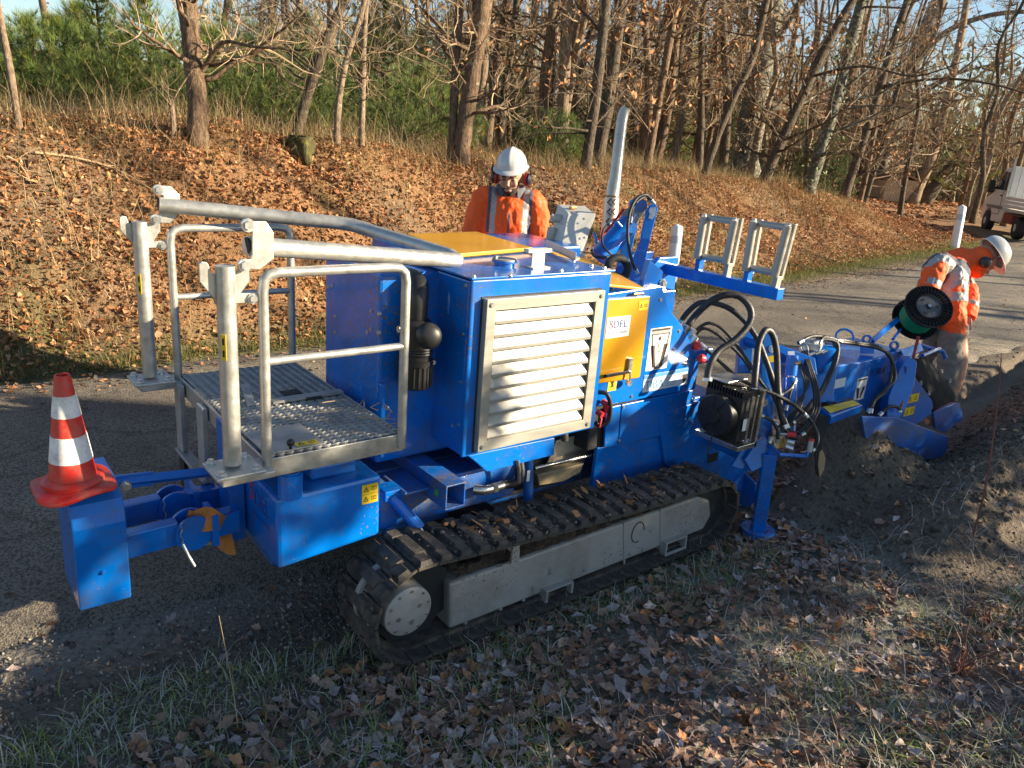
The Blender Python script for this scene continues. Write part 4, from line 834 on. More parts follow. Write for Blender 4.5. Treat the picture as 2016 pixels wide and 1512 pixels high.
for yy in (2.47, 2.68):
    mb = MB(); mb.cyl((.645, yy-.04, .50), (.645, yy-.028, .50), .062, 22); mb.cyl((.645, yy+.028, .50), (.645, yy+.04, .50), .062, 22); mb.bx(.645, .80, yy-.028, yy+.028, .46, .54); mb.bx(.70, .72, yy-.06, yy+.06, .445, .56); h_ = P('pivot_plate', mb, BLUE, smooth=True)
    mb = MB(); c_ = Vector((.60, yy-.05, .545))
    for i in range(5): mb.tube([c_+Vector((.004*math.sin(i*2), -.002*i, -.012*i)), c_+Vector((.004*math.cos(i*2), -.002*i, -.012*i-.012))], .0025, 5)
    mb.tube([c_+Vector((0, -.012, -.06)), c_+Vector((.012, -.03, -.10)), c_+Vector((.025, -.045, -.135))], .0055, 8); P('locking_pin', mb, STEEL, h_, smooth=True)
p, q = PY(226, 950, 2.6), PY(420, 928, 2.6); mb = MB(); mb.tube([p, q], .020, 4); mb.box(p.lerp(q, .18), (.12, .012, .05), (q-p).to_track_quat('X', 'Z').to_matrix()); ta = P('top_link', mb, BLUE, bevel=.002)
bolts([PY(247, 957, 2.57)], (0, -1, 0), ta, .012, .012)
mb = MB()
for i in range(2):
    Y_ = 2.44+.2*i; c = PY(430, 1045, Y_); pts = []
    gv = []
    for u in range(9):
        for v in range(5):
            q_ = PY(372+u*11, 1004+v*15+(u*3 if v > 1 else 0)+8*math.sin(u*1.2+i), Y_); gv.append(q_+Vector((0, .03*math.sin(u*.9+v*.8+i), 0)))
    if i == 0: mb.add(gv, [(u*5+v, (u+1)*5+v, (u+1)*5+v+1, u*5+v+1) for u in range(8) for v in range(4) if not (u < 4 and v > 1)])
P('orange_webbing', mb, mat('orange_webbing', (.52, .19, .04), .8, 0, .25, 30, bump=.3, bscale=150, dirt=(.3, .15, .07), dirt_amt=.4), smooth='all', label='faded orange sling wrapped round the arm')

# ---- platform, ladder, rails
DZ = .85; deck = thing('x', (0, 0, 0), 'x', 'x'); bpy.data.objects.remove(deck)
def perforated(x0, x1, y0, y1, nx_, ny_, skip=None):
    mb = MB(); dx, dy = (x1-x0)/nx_, (y1-y0)/ny_; K = 8
    for i in range(nx_):
        for j in range(ny_):
            cx, cy = x0+(i+.5)*dx, y0+(j+.5)*dy; sq = []; ho = []; li = []
            for k_ in range(K):
                a = 2*math.pi*(k_+.5)/K; c_, s_ = math.cos(a), math.sin(a); m_ = max(abs(c_), abs(s_)); sq.append((cx+c_/m_*dx/2, cy+s_/m_*dy/2, DZ)); ho.append((cx+.84*c_*dx/2, cy+.80*s_*dy/2, DZ)); li.append((cx+.68*c_*dx/2, cy+.60*s_*dy/2, DZ+.004)); 
            dn = [(a, b, DZ-.012) for a, b, _ in li]
            # corner fill: square corners
            cor = [(cx+sx*dx/2, cy+sy*dy/2, DZ) for sx, sy in ((1, 1), (-1, 1), (-1, -1), (1, -1))]
            fs = [(k_, (k_+1) % K, K+(k_+1) % K, K+k_) for k_ in range(K)]+[(K+k_, K+(k_+1) % K, 2*K+(k_+1) % K, 2*K+k_) for k_ in range(K)]+[(2*K+k_, 2*K+(k_+1) % K, 3*K+(k_+1) % K, 3*K+k_) for k_ in range(K)]
            mb.add(sq+ho+li+dn+cor, fs+[(4*K+0, 1, 0), (4*K+1, 3, 2), (4*K+2, 5, 4), (4*K+3, 7, 6)])
    return mb
plat = boxp('platform_frame', .79, .80, 2.16, 3.10, .785, .848, GALV, bevel=.003)
mb = MB(); mb.bx(.80, 1.28, 2.155, 2.163, .785, .848); mb.bx(.80, 1.28, 3.092, 3.10, .785, .848); mb.bx(1.275, 1.283, 2.163, 3.092, .785, .848); mb.bx(.80, 1.275, 2.62, 2.64, .79, .835); P('edge_strip', mb, GALV, plat, bevel=.002)
for (y0, y1, nj) in ((2.165, 2.465, 11), (2.469, 2.775, 11), (2.779, 3.09, 11)): P('deck_plate', perforated(.803, 1.273, y0, y1, 15, nj), GALVD, plat, smooth=True)
bx_ = boxp('hatch_lid', .80, .995, 2.168, 2.37, .856, .862, GALVD, plat, .002)
k0 = PZ(572, 884, .865); mb = MB(); mb.cyl(k0, k0+Vector((0, 0, .012)), .005, 8); mb.ell(k0+Vector((0, 0, .022)), (.013, .013, .013)); P('lid_knob', mb, PLAST, bx_, smooth=True)
s_ = warn(PZ(585, 880, .8625), (1, -.0, 0), (0, 1, 0), .075, .034, plat, 1, 2)
mb = MB(); o = PZ(487, 800, .856); mb.prism([o, o+Vector((.03, 0, 0)), o+Vector((.03, .0, .005)), o+Vector((0, .0, .005))], (.03, .15, .03)); P('perforated_bracket', mb, GALVD, plat)
o = PZ(560, 778, .862); boxp('rubber_mat', o.x, o.x+.07, o.y-.01, o.y+.05, .857, .864, RUB, plat); o = PZ(605, 785, .862); boxp('rubber_mat', o.x, o.x+.06, o.y-.01, o.y+.04, .857, .864, RUB, plat)
mb = MB(); mb.bx(.99, 1.27, 2.60, 2.64, .857, .866); P('spare_strip', mb, GALVD, plat)
mb = MB(); r_ = random.Random(4)
for i in range(9): o = PZ(640+r_.uniform(0, 130), 800+r_.uniform(0, 45), .87); mb.tube([o, o+Vector((.06*r_.uniform(-1, 1), .06*r_.uniform(-1, 1), .012)), o+Vector((.12*r_.uniform(-1, 1), .1*r_.uniform(-1, 1), .006))], .0018, 4)
P('dead_stalks', mb, TWIG, plat, kind='stuff')
lad = MB(); 
for (y0, y1) in ((2.985, 3.06), (2.70, 2.775)): lad.bx(.765, .785, y0, y1, .56, .84)
lad.bx(.755, .80, 2.70, 3.06, .545, .56); l_ = P('ladder', lad, GALVD, bevel=.003)
mb = MB()
for (y0, y1) in ((2.985, 3.06), (2.70, 2.775)): mb.bx(.768, .782, y0+.005, y1-.005, .30, .555)
P('rubber_strap', mb, RUB, l_); boxp('tread', .75, .80, 2.70, 3.06, .285, .30, GALVD, l_)
for (Y_, nm) in ((2.15, 'n'), (3.10, 'f')):
    post = tubep('reel_post', [(.69, Y_, .86), (.69, Y_, 1.455)], .0265, GALV, n=20)
    mb = MB(); mb.bx(.62, .765, Y_-.075, Y_+.065, .84, .852); mb.bx(.64, .80, Y_-.06, Y_+.06, .815, .836); P('base_plate', mb, GALV, post, bevel=.003)
    bolts([(.64, Y_-.055, .852), (.74, Y_-.055, .852), (.64, Y_+.045, .852), (.74, Y_+.045, .852)], UP, post, .010, .014)
    fr = [(.795, Y_, .80), (.795, Y_, 1.38), (.80, Y_, 1.41), (.815, Y_, 1.425), (.845, Y_, 1.43), (1.215, Y_, 1.43), (1.245, Y_, 1.425), (1.262, Y_, 1.41), (1.267, Y_, 1.38), (1.27, Y_, .80)]
    rl = tubep('guard_rail', fr, .0155, GALV, n=12); tubep('mid_rail', [(.795, Y_, 1.165), (1.27, Y_, 1.165)], .0125, GALV, rl)
    so = (.6665, Y_-.0165, 1.19); sx = Vector((.6, -.8, 0)); sy = sticker('yellow_label', so, sx, UP, .016, .075, STKY, post); mb = MB(); poly2(mb, so, sx, UP, [(.004, .01), (.011, .01), (.011, .03), (.004, .03)]); poly2(mb, so, sx, UP, [(.004, .045), (.011, .045), (.011, .065), (.004, .065)]); P('print', mb, INK, sy)
def zz(pts): return [(x*.29762, 340+y*.29762) for x, y in pts]
nl = [(1315, 605), (1335, 588), (1370, 595), (1385, 622), (1390, 655), (1405, 670), (1540, 662), (1575, 655), (1580, 592), (1600, 575), (1648, 590), (1650, 720), (1592, 800), (1700, 795), (1700, 860), (1425, 872), (1412, 830), (1320, 722)]
nu = [(1598, 345), (1620, 320), (1760, 322), (1812, 400), (1812, 570), (1720, 642), (1600, 636), (1582, 600), (1605, 578), (1660, 570), (1668, 540), (1668, 430), (1670, 388), (1620, 376)]
fl = [(790, 300), (805, 285), (835, 290), (850, 330), (880, 345), (975, 335), (1010, 330), (1060, 340), (1058, 390), (1015, 455), (1105, 450), (1108, 495), (888, 500), (870, 460), (795, 380)]
fu = [(1018, 105), (1050, 85), (1125, 88), (1190, 150), (1192, 270), (1125, 335), (1015, 330), (1005, 295), (1040, 280), (1078, 260), (1082, 150), (1030, 135)]
for pl, Y_, bl in ((nl, 2.15, [(1352, 628), (1672, 832)]), (fl, 3.1, [(822, 303), (1078, 482)])):
    c_ = plateY('cradle_plate', zz(pl), Y_+.004, .010, GALV, None, .002); bolts([PY(*zz([b])[0], Y_+.004) for b in bl[1:]], (0, -1, 0), c_, .011, .012)
for pl, Y_, bl in ((nu, 2.15, [(1638, 347), (1617, 612)]), (fu, 3.1, [(1048, 112), (1030, 308)])):
    c_ = plateY('hook_plate', zz(pl), Y_-.010, .010, GALV, None, .002); bolts([PY(*zz([b])[0], Y_-.010) for b in bl], (0, -1, 0), c_, .013, .014)
ne = PY(486, 484, 2.17); nj = PY(900, 513, 2.32); fe = PY(313, 403, 3.08)
fk = tubep('reel_fork', [ne, nj], .0275, GALV, n=22); mb = MB(); mb.cyl(ne-Vector((.001, 0, 0)), ne+Vector((.02, 0, 0)), .0245, 18); P('pipe_bore', mb, DARK, fk)
fp = [fe, PY(668, 439, 2.97), PY(692, 443, 2.94), PY(715, 449, 2.90), PY(740, 458, 2.84), PY(885, 503, 2.38), nj]
f2 = tubep('fork_leg', fp, .0275, GALV, fk, n=22); mb = MB(); mb.cyl(fe-Vector((.001, 0, 0)), fe+Vector((.02, 0, 0)), .0245, 18); P('pipe_bore', mb, DARK, fk)

# ---- engine housing and radiator box
hs = boxp('engine_housing', 1.32, 2.28, 2.42, 2.88, .62, 1.355, BLUE, bevel=.012)
boxp('engine_housing_rear', 1.78, 2.72, 2.884, 3.36, .62, 1.355, BLUE, bevel=.012)
boxp('panel_post', 1.318, 1.335, 2.385, 2.41, .66, .95, BLUE, hs, .002)
bolts([PX(a, b, 1.32) for a, b in ((661, 622), (732, 612), (747, 618), (661, 655), (724, 654), (731, 648), (746, 655), (648, 565), (655, 562), (762, 803))], (-1, 0, 0), hs, .006, .006)
rb = boxp('radiator_housing', 1.565, 2.25, 2.215, 2.60, .685, 1.356, BLUE, bevel=.006)
dr = boxp('grille_door', 1.562, 2.252, 2.195, 2.213, .682, 1.362, BLUE, rb, .006)
bolts([PX(a, b, 1.565) for a, b in ((918, 562), (912, 658), (907, 752), (903, 836), (890, 838))], (-1, 0, 0), rb, .005, .005)
plateY('skirt', [(921, 897), (1092, 862), (1091, 896), (959, 929), (940, 912)], 2.225, .03, BLUE, rb)
# louvre grille
GX0, GX1, GZ0, GZ1, GYv = 1.612, 2.198, .705, 1.295, 2.195
fw_ = .042; gf = thing('x', (0, 0, 0), 'x', 'x'); bpy.data.objects.remove(gf)
mb = MB(); yf, yb = GYv-.030, GYv
def fr_(a, b, c, d): mb.prism([(a[0], yf, a[1]), (b[0], yf, b[1]), (c[0], yf, c[1]), (d[0], yf, d[1])], (0, .029, 0))
o_ = [(GX0, GZ0), (GX1, GZ0), (GX1, GZ1), (GX0, GZ1)]; i_ = [(GX0+fw_, GZ0+fw_), (GX1-fw_, GZ0+fw_), (GX1-fw_, GZ1-fw_), (GX0+fw_, GZ1-fw_)]
e_ = .0008
for k_ in range(4): j_ = (k_+1) % 4; fr_(o_[k_], o_[j_], i_[j_], i_[k_])
gr = P('grille_frame', mb, ALU, bevel=.0015)
mb = MB(); mb.bx(GX0-.006, GX1+.006, GYv-.003, GYv+.001, GZ0-.006, GZ1+.006); P('rubber_seal', mb, RUB, gr)
bolts([(GX0+.02, yf, GZ0+.02), (GX1-.02, yf, GZ0+.02), (GX0+.02, yf, GZ1-.02), (GX1-.02, yf, GZ1-.02)], (0, -1, 0), gr, .007, .006)
mb = MB(); mb.bx(GX0+fw_-.004, GX1-fw_+.004, GYv-.0025, GYv-.0015, GZ0+fw_, GZ1-fw_); P('grille_backing', mb, DARK, gr)
mb = MB(); mb.bx(GX1-fw_-.006, GX1-fw_-.001, yf-.002, GYv-.005, GZ0+fw_+.002, GZ1-fw_-.002); P('louvre_rail', mb, ALU, gr)
ns = 10; hz = (GZ1-GZ0-2*fw_)/ns
for k_ in range(ns):
    z0 = GZ0+fw_+k_*hz; x0, x1 = GX0+fw_+.001, GX1-fw_-.014
    mb = MB(); prof = [(-.030, .004), (-.030, -.004+.002), (-.024, .012), (-.004, hz*.94), (-.002, hz*.94), (-.022, .008), (-.026, .001)]
    prof = [(GYv-.030, z0-.001), (GYv-.031, z0+.008), (GYv-.028, z0+.010), (GYv-.005, z0+hz*1.0), (GYv-.003, z0+hz*1.0), (GYv-.024, z0+.008), (GYv-.027, z0-.001)]
    mb.prism([(x0, a, b) for a, b in prof], (x1-x0, 0, 0)); P('louvre_slat', mb, ALU, gr)
# roof
rf = boxp('roof_plate', 1.555, 2.265, 2.188, 2.90, 1.364, 1.372, BLUE, rb, .002)
bolts([PZ(a, b, 1.372) for a, b in ((933, 545), (1005, 543), (1105, 533), (1165, 524), (1190, 528), (1130, 512))], UP, rb, .006, .008)
yh = plateP('roof_hatch', [PZ(800, 467, 1.378), PZ(938, 462, 1.378), PZ(1048, 494, 1.378), PZ(905, 507, 1.378)], (0, 0, .016), YEL, bevel=.003)
mb = MB(); mb.prism([PZ(797, 467, 1.374)+Vector((-.01, 0, 0)), PZ(940, 462, 1.374), PZ(1052, 495, 1.374), PZ(903, 509, 1.374)], (0, 0, .003)); P('hatch_seal', mb, RUB, yh)
c_ = PZ(992, 522, 1.372); mb = MB(); mb.lathe([(.042, 0), (.042, .012), (.05, .013), (.05, .02), (.044, .021)], (c_.x, c_.y, 1.372), UP, 28); cp = P('roof_cap', mb, BLUE, smooth=True)
mb = MB(); mb.lathe([(.047, .0205), (.047, .026), (.03, .028)], (c_.x, c_.y, 1.372), UP, 28); mb.bx(c_.x-.046, c_.x-.03, c_.y-.006, c_.y+.006, 1.398, 1.41); P('cap_lid', mb, GALVD, cp, smooth=True)
o = PZ(1057, 527, 1.372); mb = MB(); mb.bx(o.x-.032, o.x+.032, o.y-.006, o.y, 1.373, 1.43); mb.bx(o.x-.045, o.x+.045, o.y-.03, o.y+.02, 1.372, 1.378); mb.bx(o.x-.05, o.x+.07, o.y-.002, o.y+.03, 1.43, 1.445); P('hatch_catch', mb, mat('cream_bracket', (.62, .6, .48), .5, 0, .1, 10), bevel=.002)
a_, b_ = PZ(1074, 487, 1.385), PZ(1133, 514, 1.385); mb = MB(); mb.prism([a_, b_, b_+Vector((.05, .03, 0)), a_+Vector((.05, .03, 0))], (0, 0, .008)); mb.prism([a_, b_, b_+Vector((.004, .003, 0)), a_+Vector((.004, .003, 0))], (0, 0, .035)); P('cable_tray', mb, mat('pale_zinc', (.66, .65, .58), .4, .5, .1, 12))
# operator desk behind the hatch
plateP('control_desk', [PD(1030, 478, 4.0), PD(1075, 488, 4.0), PD(1075, 520, 4.0), PD(1030, 510, 4.0)], tuple(np.array(FW)*.25), GALVD)

# ---- air filter in the alcove
AX, AYv = 1.435, 2.345; mb = MB(); mb.lathe([(.052, .94), (.058, .945), (.058, 1.03), (.064, 1.032), (.064, 1.05), (.058, 1.052), (.058, 1.185), (.04, 1.2)], (AX, AYv, 0), UP, 30); af = P('air_filter', mb, PLAST, smooth=True)
mb = MB()
for i in range(20): a = 2*math.pi*i/20; mb.bx(AX+.059*math.cos(a)-.003, AX+.059*math.cos(a)+.003, AYv+.059*math.sin(a)-.003, AYv+.059*math.sin(a)+.003, .95, 1.028)
P('filter_ribs', mb, PLAST, af, kind='stuff')
mb = MB(); mb.lathe([(.060, 1.07), (.063, 1.075), (.060, 1.08), (.063, 1.085), (.060, 1.09), (.063, 1.095), (.060, 1.10)], (AX, AYv, 0), UP, 30); P('filter_bands', mb, PLAST, af, smooth=True)
bolts([(AX-.06, AYv-.02, 1.04), (AX+.05, AYv-.04, 1.04)], (0, -1, 0), af, .006, .01)
tubep('intake_elbow', [(AX, AYv, 1.19), (AX, AYv+.0, 1.27), (AX+.01, AYv+.015, 1.305), (AX+.02, AYv+.05, 1.325), (AX+.02, AYv+.10, 1.33)], .036, PLAST, af, 18, 4)
mb = MB(); mb.lathe([(.04, 1.19), (.04, 1.2)], (AX, AYv, 0), UP, 24); P('hose_clamp', mb, STEEL, af, smooth=True)
ic = PY(844, 662, 2.25); mb = MB(); mb.lathe([(.012, -.035), (.03, -.03), (.044, -.018), (.048, 0), (.048, .012), (.044, .016), (.03, .02), (.03, .05)], ic, (.35, .9, -.05), 30); P('pre_cleaner', mb, PLAST, af, smooth='all')
mb = MB(); mb.cyl((AX-.08, AYv-.01, 1.17), (AX-.04, AYv-.02, 1.175), .008, 8); mb.cyl((AX-.085, AYv-.01, 1.17), (AX-.075, AYv-.01, 1.17), .013, 8); P('pressure_switch', mb, STEEL, af, smooth=True)
# small domed vent on housing side
c_ = PX(884, 598, 1.564)
mb = MB(); mb.ell(c_+Vector((-.003, 0, 0)), (.008, .012, .05), None, 12, 8); P('side_vent', mb, BLUE, rb, smooth='all')

# ---- under the grille: square tube, fittings, cylinder, engine guard
o = PY(897, 977, 2.14); w2, h2 = .044, .050; mb = MB()
for (a, b, c, d) in ((-w2, w2, h2-.006, h2), (-w2, w2, -h2, -h2+.006), (-w2, -w2+.006, -h2+.006, h2-.006), (w2-.006, w2, -h2+.006, h2-.006)): mb.bx(o.x+a, o.x+b, 2.14, 2.72, o.z+c, o.z+d)
sq = P('hitch_tube', mb, BLUE2, bevel=.002); mb = MB(); mb.bx(o.x-w2+.006, o.x+w2-.006, 2.45, 2.46, o.z-h2+.006, o.z+h2-.006); P('tube_stop', mb, DARK, sq)
sg = PY(865, 973, 2.2); mb = MB(); mb.cyl((o.x-w2-.001, 2.2, o.z), (o.x-w2-.003, 2.2, o.z), .014, 18); P('round_label', mb, mat('green_ink', (.05, .35, .12), .5), sq)
boxp('tube_bracket', o.x-.16, o.x-.05, 2.24, 2.42, o.z-.006, o.z+.006, BLUE2); 
cy = MB(); p, q = PY(772, 978, 2.3), PY(826, 1040, 2.22); cy.cyl(p, q, .024, 18); cc = P('tension_cylinder', cy, BLUE, smooth=True); tubep('piston_rod', [q, q+(q-p)*.35], .009, STEEL, cc); boxp('cylinder_lug', p.x-.04, p.x+.04, 2.28, 2.36, p.z-.005, p.z+.035, BLUE, cc, .003)
vp = PY(1040, 985, 2.3); up_ = PY(1040, 900, 2.3); s_ = tubep('support_tube', [vp, up_], .022, BLUE2, n=18); tubep('support_pin', [vp-Vector((0, 0, .06)), vp], .012, BLUE2, s_); sticker('white_label', PY(1036, 948, 2.277), NX, UP, .016, .05, STK, s_)
e0 = PY(932, 963, 2.26); e1 = PY(950, 965, 2.24); e2 = PY(968, 962, 2.24); e3 = PY(990, 955, 2.24); e4 = PY(1025, 945, 2.26)
ef = tubep('coolant_fitting', [e0, e1, e2, e3], [.020, .020, .018, .019], STAIN, n=14, sm=3); tubep('hex_nut', [e2, e2.lerp(e3, .35)], .023, STAIN, ef, 6); tubep('braided_hose', [e3, e4, e4+Vector((.02, .05, .10))], .017, HOSE, ef, 12, 3); tubep('drain_tee', [PY(1022, 950, 2.22), PY(1022, 922, 2.22), PY(1018, 905, 2.22)], .008, STAIN, ef)
plateY('engine_guard', [(1096, 868), (1172, 848), (1142, 935), (1062, 950)], 2.42, .01, mat('pale_guard_steel', (.55, .50, .40), .4, .6, .1, 8, dirt=(.35, .26, .16), dirt_amt=.5))
tubep('guard_bar', [PY(1052, 922, 2.36), PY(1166, 895, 2.36)], .010, STAIN); plateY('guard_foot', [(1058, 935), (1150, 912), (1142, 930), (1110, 948), (1062, 956)], 2.35, .06, mat('rusty_guard', (.30, .24, .15), .6, .3, .3, 20)); tubep('exhaust_stub', [PY(1112, 866, 2.34), PY(1110, 845, 2.34)], .018, STAIN)

# ---- right side plates, yellow doors, stickers
SY = 2.30
sp = plateY('side_plate', [(1186, 580), (1270, 568), (1304, 563), (1316, 605), (1343, 642), (1370, 695), (1377, 708), (1369, 766), (1205, 796), (1172, 800)], SY+.012, .03, BLUE, None, .004)
yd = plateY('yellow_door', [(1196.5, 589.5), (1280, 583), (1260.5, 741), (1257, 744), (1178.5, 755)], SY, .011, YEL, None, .003)
hd = MB(); a_, b_ = PY(1193, 740, SY-.02), PY(1236, 732, SY-.02); hd.tube([PY(1191, 741, SY), a_, b_, PY(1238, 732, SY)], .008, 8); P('door_handle', hd, PLAST, yd, smooth=True)
l0 = PY(1240, 718, SY-.008); mb = MB(); mb.bx(l0.x-.010, l0.x+.010, SY-.014, SY, l0.z-.035, l0.z+.03); mb.cyl(l0+Vector((0, -.008, -.03)), l0+Vector((0, -.012, -.075)), .005, 8); mb.cyl(l0+Vector((0, .0, -.085)), l0+Vector((0, -.014, -.085)), .015, 14); P('toggle_latch', mb, STEEL, yd, smooth=True)
o = PY(1191, 667, SY); q = PY(1237, 660, SY); wS = q.x-o.x; s_ = sticker('company_sticker', o, NX, UP, wS, .095, STK, yd)
txt('S', (o.x+wS*.10, SY-.0014, o.z+.044), NX, UP, .036, INKR, s_, wS*.17); txt('DEL', (o.x+wS*.30, SY-.0014, o.z+.044), NX, UP, .034, INKB, s_, wS*.58); txt('RÉSEAUX LANDES', (o.x+wS*.07, SY-.0014, o.z+.018), NX, UP, .013, INKB, s_, wS*.82)
warn(PY(1256, 612, SY), NX, UP, .062, .045, yd)
# digging man sign
o = PY(1270, 731, SY+.012); q = PY(1311, 727, SY+.012); wS = q.x-o.x; hS = .205; s_ = sticker('maker_sticker', o, NX, UP, wS, hS, STK, sp); oo = (o.x, SY+.0106, o.z); mb = MB()
def pp(*pts): poly2(mb, oo, NX, UP, [(a*wS, b*hS) for a, b in pts], .0012)
pp((.08, .60), (.30, .60), (.30, .52), (.44, .06), (.30, .06)); pp((.92, .60), (.70, .60), (.70, .52), (.60, .06), (.74, .06)); pp((.44, .06), (.36, .06), (.42, .02), (.62, .02), (.68, .06)); pp((.06, .93), (.94, .93), (.94, .985), (.06, .985)); pp((.06, .84), (.94, .84), (.94, .87), (.06, .87)); pp((.06, .87), (.12, .87), (.34, .06), (.29, .06)); pp((.94, .87), (.88, .87), (.70, .06), (.75, .06))
pp((.40, .76), (.46, .80), (.54, .79), (.56, .73), (.50, .69), (.42, .71))
P('print', mb, INKBR, s_); mb = MB()
pp((.44, .69), (.52, .68), (.62, .60), (.60, .44), (.52, .42), (.44, .46), (.43, .60)); pp((.45, .46), (.58, .44), (.56, .26), (.48, .24)); pp((.42, .62), (.47, .60), (.42, .36), (.38, .36)); pp((.38, .36), (.42, .36), (.50, .16), (.45, .14)); pp((.40, .18), (.54, .16), (.50, .06), (.38, .08))
P('figure_outline', mb, mat('sketch_grey', (.45, .42, .40), .6), s_); txt('GRABENMEISTER', (o.x+wS*.08, SY+.0106, o.z+hS*.875), NX, UP, hS*.05, INKBR, s_, wS*.84)
# hire firm strip
o = PY(1264, 773, SY+.012); q = PY(1351, 758, SY+.012); wS = q.x-o.x; s_ = sticker('hire_sticker', o, NX, UP, wS, .085, mat('pale_sticker', (.70, .74, .78), .4), sp); mb = MB(); oo = (o.x, SY+.0106, o.z)
poly2(mb, oo, NX, UP, [(0, .066), (wS, .066), (wS, .085), (0, .085)], .0012)
for k_ in range(5): poly2(mb, oo, NX, UP, [(wS*.48, .012+k_*.010), (wS*.72, .012+k_*.010), (wS*.72, .015+k_*.010), (wS*.48, .015+k_*.010)], .0012)
P('print', mb, INKL, s_); txt('TIBA', (o.x+wS*.03, SY+.0106, o.z+.012), NX, UP, .042, INKL, s_, wS*.42); mb = MB(); poly2(mb, oo, NX, UP, [(wS*.86, .055), (wS*.98, .055), (wS*.94, .008), (wS*.90, .008)], .0012); P('small_emblem', mb, INKBR, s_)
sticker('pictogram_sticker', PY(1195, 771, SY+.012), NX, UP, .055, .058, STKY, sp); mb = MB(); poly2(mb, PY(1195, 771, SY+.0105), NX, UP, [(.015, .01), (.03, .02), (.04, .012), (.035, .035), (.042, .048), (.028, .045), (.012, .05), (.024, .03)], .0012); P('pictogram', mb, INK, sp)
bolts([PY(a, b, SY+.012) for a, b in ((1300, 590), (1337, 652), (1243, 780), (1371, 709))], (0, -1, 0), sp, .006, .006)
lc = plateY('lower_cover', [(1225, 797), (1364, 768), (1348, 848), (1218, 876)], SY+.004, .012, BLUE, None, .003); bolts([PY(1227, 801, SY+.004), PY(1219, 868, SY+.004)], (0, -1, 0), lc, .006, .006)
plateY('cover_strip', [(1194, 804), (1223, 797), (1216, 877), (1190, 880)], SY+.006, .012, BLUE)
boxp('valve_box', 2.36, 2.98, SY+.03, 2.62, .50, .84, DARK); boxp('upper_cabin', 2.30, 2.85, SY+.045, 3.0, .84, 1.225, BLUE)
plateY('track_guard', [(1176, 882), (1276, 864), (1345, 850), (1330, 945), (1165, 962)], SY+.02, .02, BLUE)
plateP('top_door', [PY(1200, 560, SY+.04), PY(1270, 567, SY+.02), PY(1270, 567, SY+.02)+Vector((.05, .42, .06)), PY(1200, 560, SY+.04)+Vector((.0, .42, .08))], (0, 0, -.012), YEL, bevel=.003)
hinge = MB(); h0 = PY(1256, 578, SY-.004); hinge.cyl(h0-Vector((.03, 0, 0)), h0+Vector((.03, 0, 0)), .007, 10); P('door_hinge', hinge, BRASS, yd, smooth=True)
for k_, (a, b) in enumerate(((1186, 790), (1190, 800), (1176, 810))):
    mb = MB(); c_ = PY(a, b, SY-.0); mb.cyl(c_, c_+Vector((.005, -.03, -.01)), .014, 12); mb.tube([c_, c_+Vector((.01, -.02, -.03)), c_+Vector((.004, -.02, -.07))], .006, 6); P('dust_cap', mb, RED, smooth=True)
tubep('charge_cable', [PY(1178, 772, SY), PY(1195, 776, SY-.03), PY(1202, 800, SY-.04), PY(1198, 828, SY-.03), PY(1184, 838, SY-.01), PY(1172, 833, SY)], .010, HOSE, sm=4)

# ---- hydraulic boom, exhaust, cabinet, roller bar
BXv, BZ = 3.38, 1.215
bar = MB(); bar.bx(BXv-.028, BXv+.028, 2.13, 3.02, BZ-.03, BZ+.03); rbar = P('roller_bar', bar, BLUE, bevel=.004)
for k_, fr_px in enumerate((((1371, 516), (1387, 422), (1427, 526), (1447, 430)), ((1466, 540), (1485, 432), (1523, 552), (1552, 441)))):
    lb, lt, rb_, rt = [PX(a, b, BXv-.03) for a, b in fr_px]; f_ = None
    for (bt, tp) in ((lb, lt), (rb_, rt)):
        a_ = (tp-bt).normalized(); lo_ = bt-a_*((bt.z-BZ-.02)/a_.z); off = Vector((.045, -.004, 0)); mb = MB(); yv = Vector((0, .007, 0))
        mb.prism([bt+off-yv, bt+off+yv, tp+off+yv, tp+off-yv], (.02, 0, 0)); fb = P('frame_bar', mb, ALU, rbar, bevel=.002)
        mb = MB(); mb.prism([lo_+Vector((.01, -.014, 0)), lo_+Vector((.01, .014, 0)), bt+Vector((.01, .014, .02)), bt+Vector((.01, -.014, .02))], (.04, 0, 0)); P('frame_socket', mb, BLUE if bt is lb else ALU, rbar, bevel=.002)
        tubep('vertical_roller', [bt+a_*.02, tp-a_*.012], .020, ALU, rbar, 16); bolts([tp-a_*.012], a_, rbar, .011, .018, name='roller_bolt')
    for (u_) in (.12, .93): tubep('cross_roller', [lb.lerp(lt, u_)+Vector((.03, 0, 0)), rb_.lerp(rt, u_)+Vector((.03, 0, 0))], .017, ALU, rbar, 16)
upr = MB(); upr.prism([(3.30, 2.86, 1.28), (3.46, 2.86, 1.28), (3.46, 2.86, .9), (3.05, 2.86, .80), (2.9, 2.86, .9)], (0, .03, 0)); upr.prism([(3.30, 3.05, 1.28), (3.46, 3.05, 1.28), (3.46, 3.05, .9), (3.05, 3.05, .80), (2.9, 3.05, .9)], (0, .03, 0)); P('boom_bracket', upr, BLUE, bevel=.004)
plateY('gusset_plate', [(1262, 575), (1280, 512), (1306, 535), (1300, 568), (1318, 608), (1290, 640)], 2.42, .03, BLUE); bolts([PY(1303, 558, 2.42)], (0, -1, 0), sp, .016, .02); boxp('deck_plate_front', 2.70, 3.35, 2.45, 3.1, .78, .86, BLUE)
DB = 4.15
def slab(name, pxs, D, th, m, parent=None, **k):
    mb = MB(); mb.prism([PD(a, b, D) for a, b in pxs], tuple(np.array(FW)*th)); return P(name, mb, m, parent, bevel=k.pop('bevel', .004), **k)
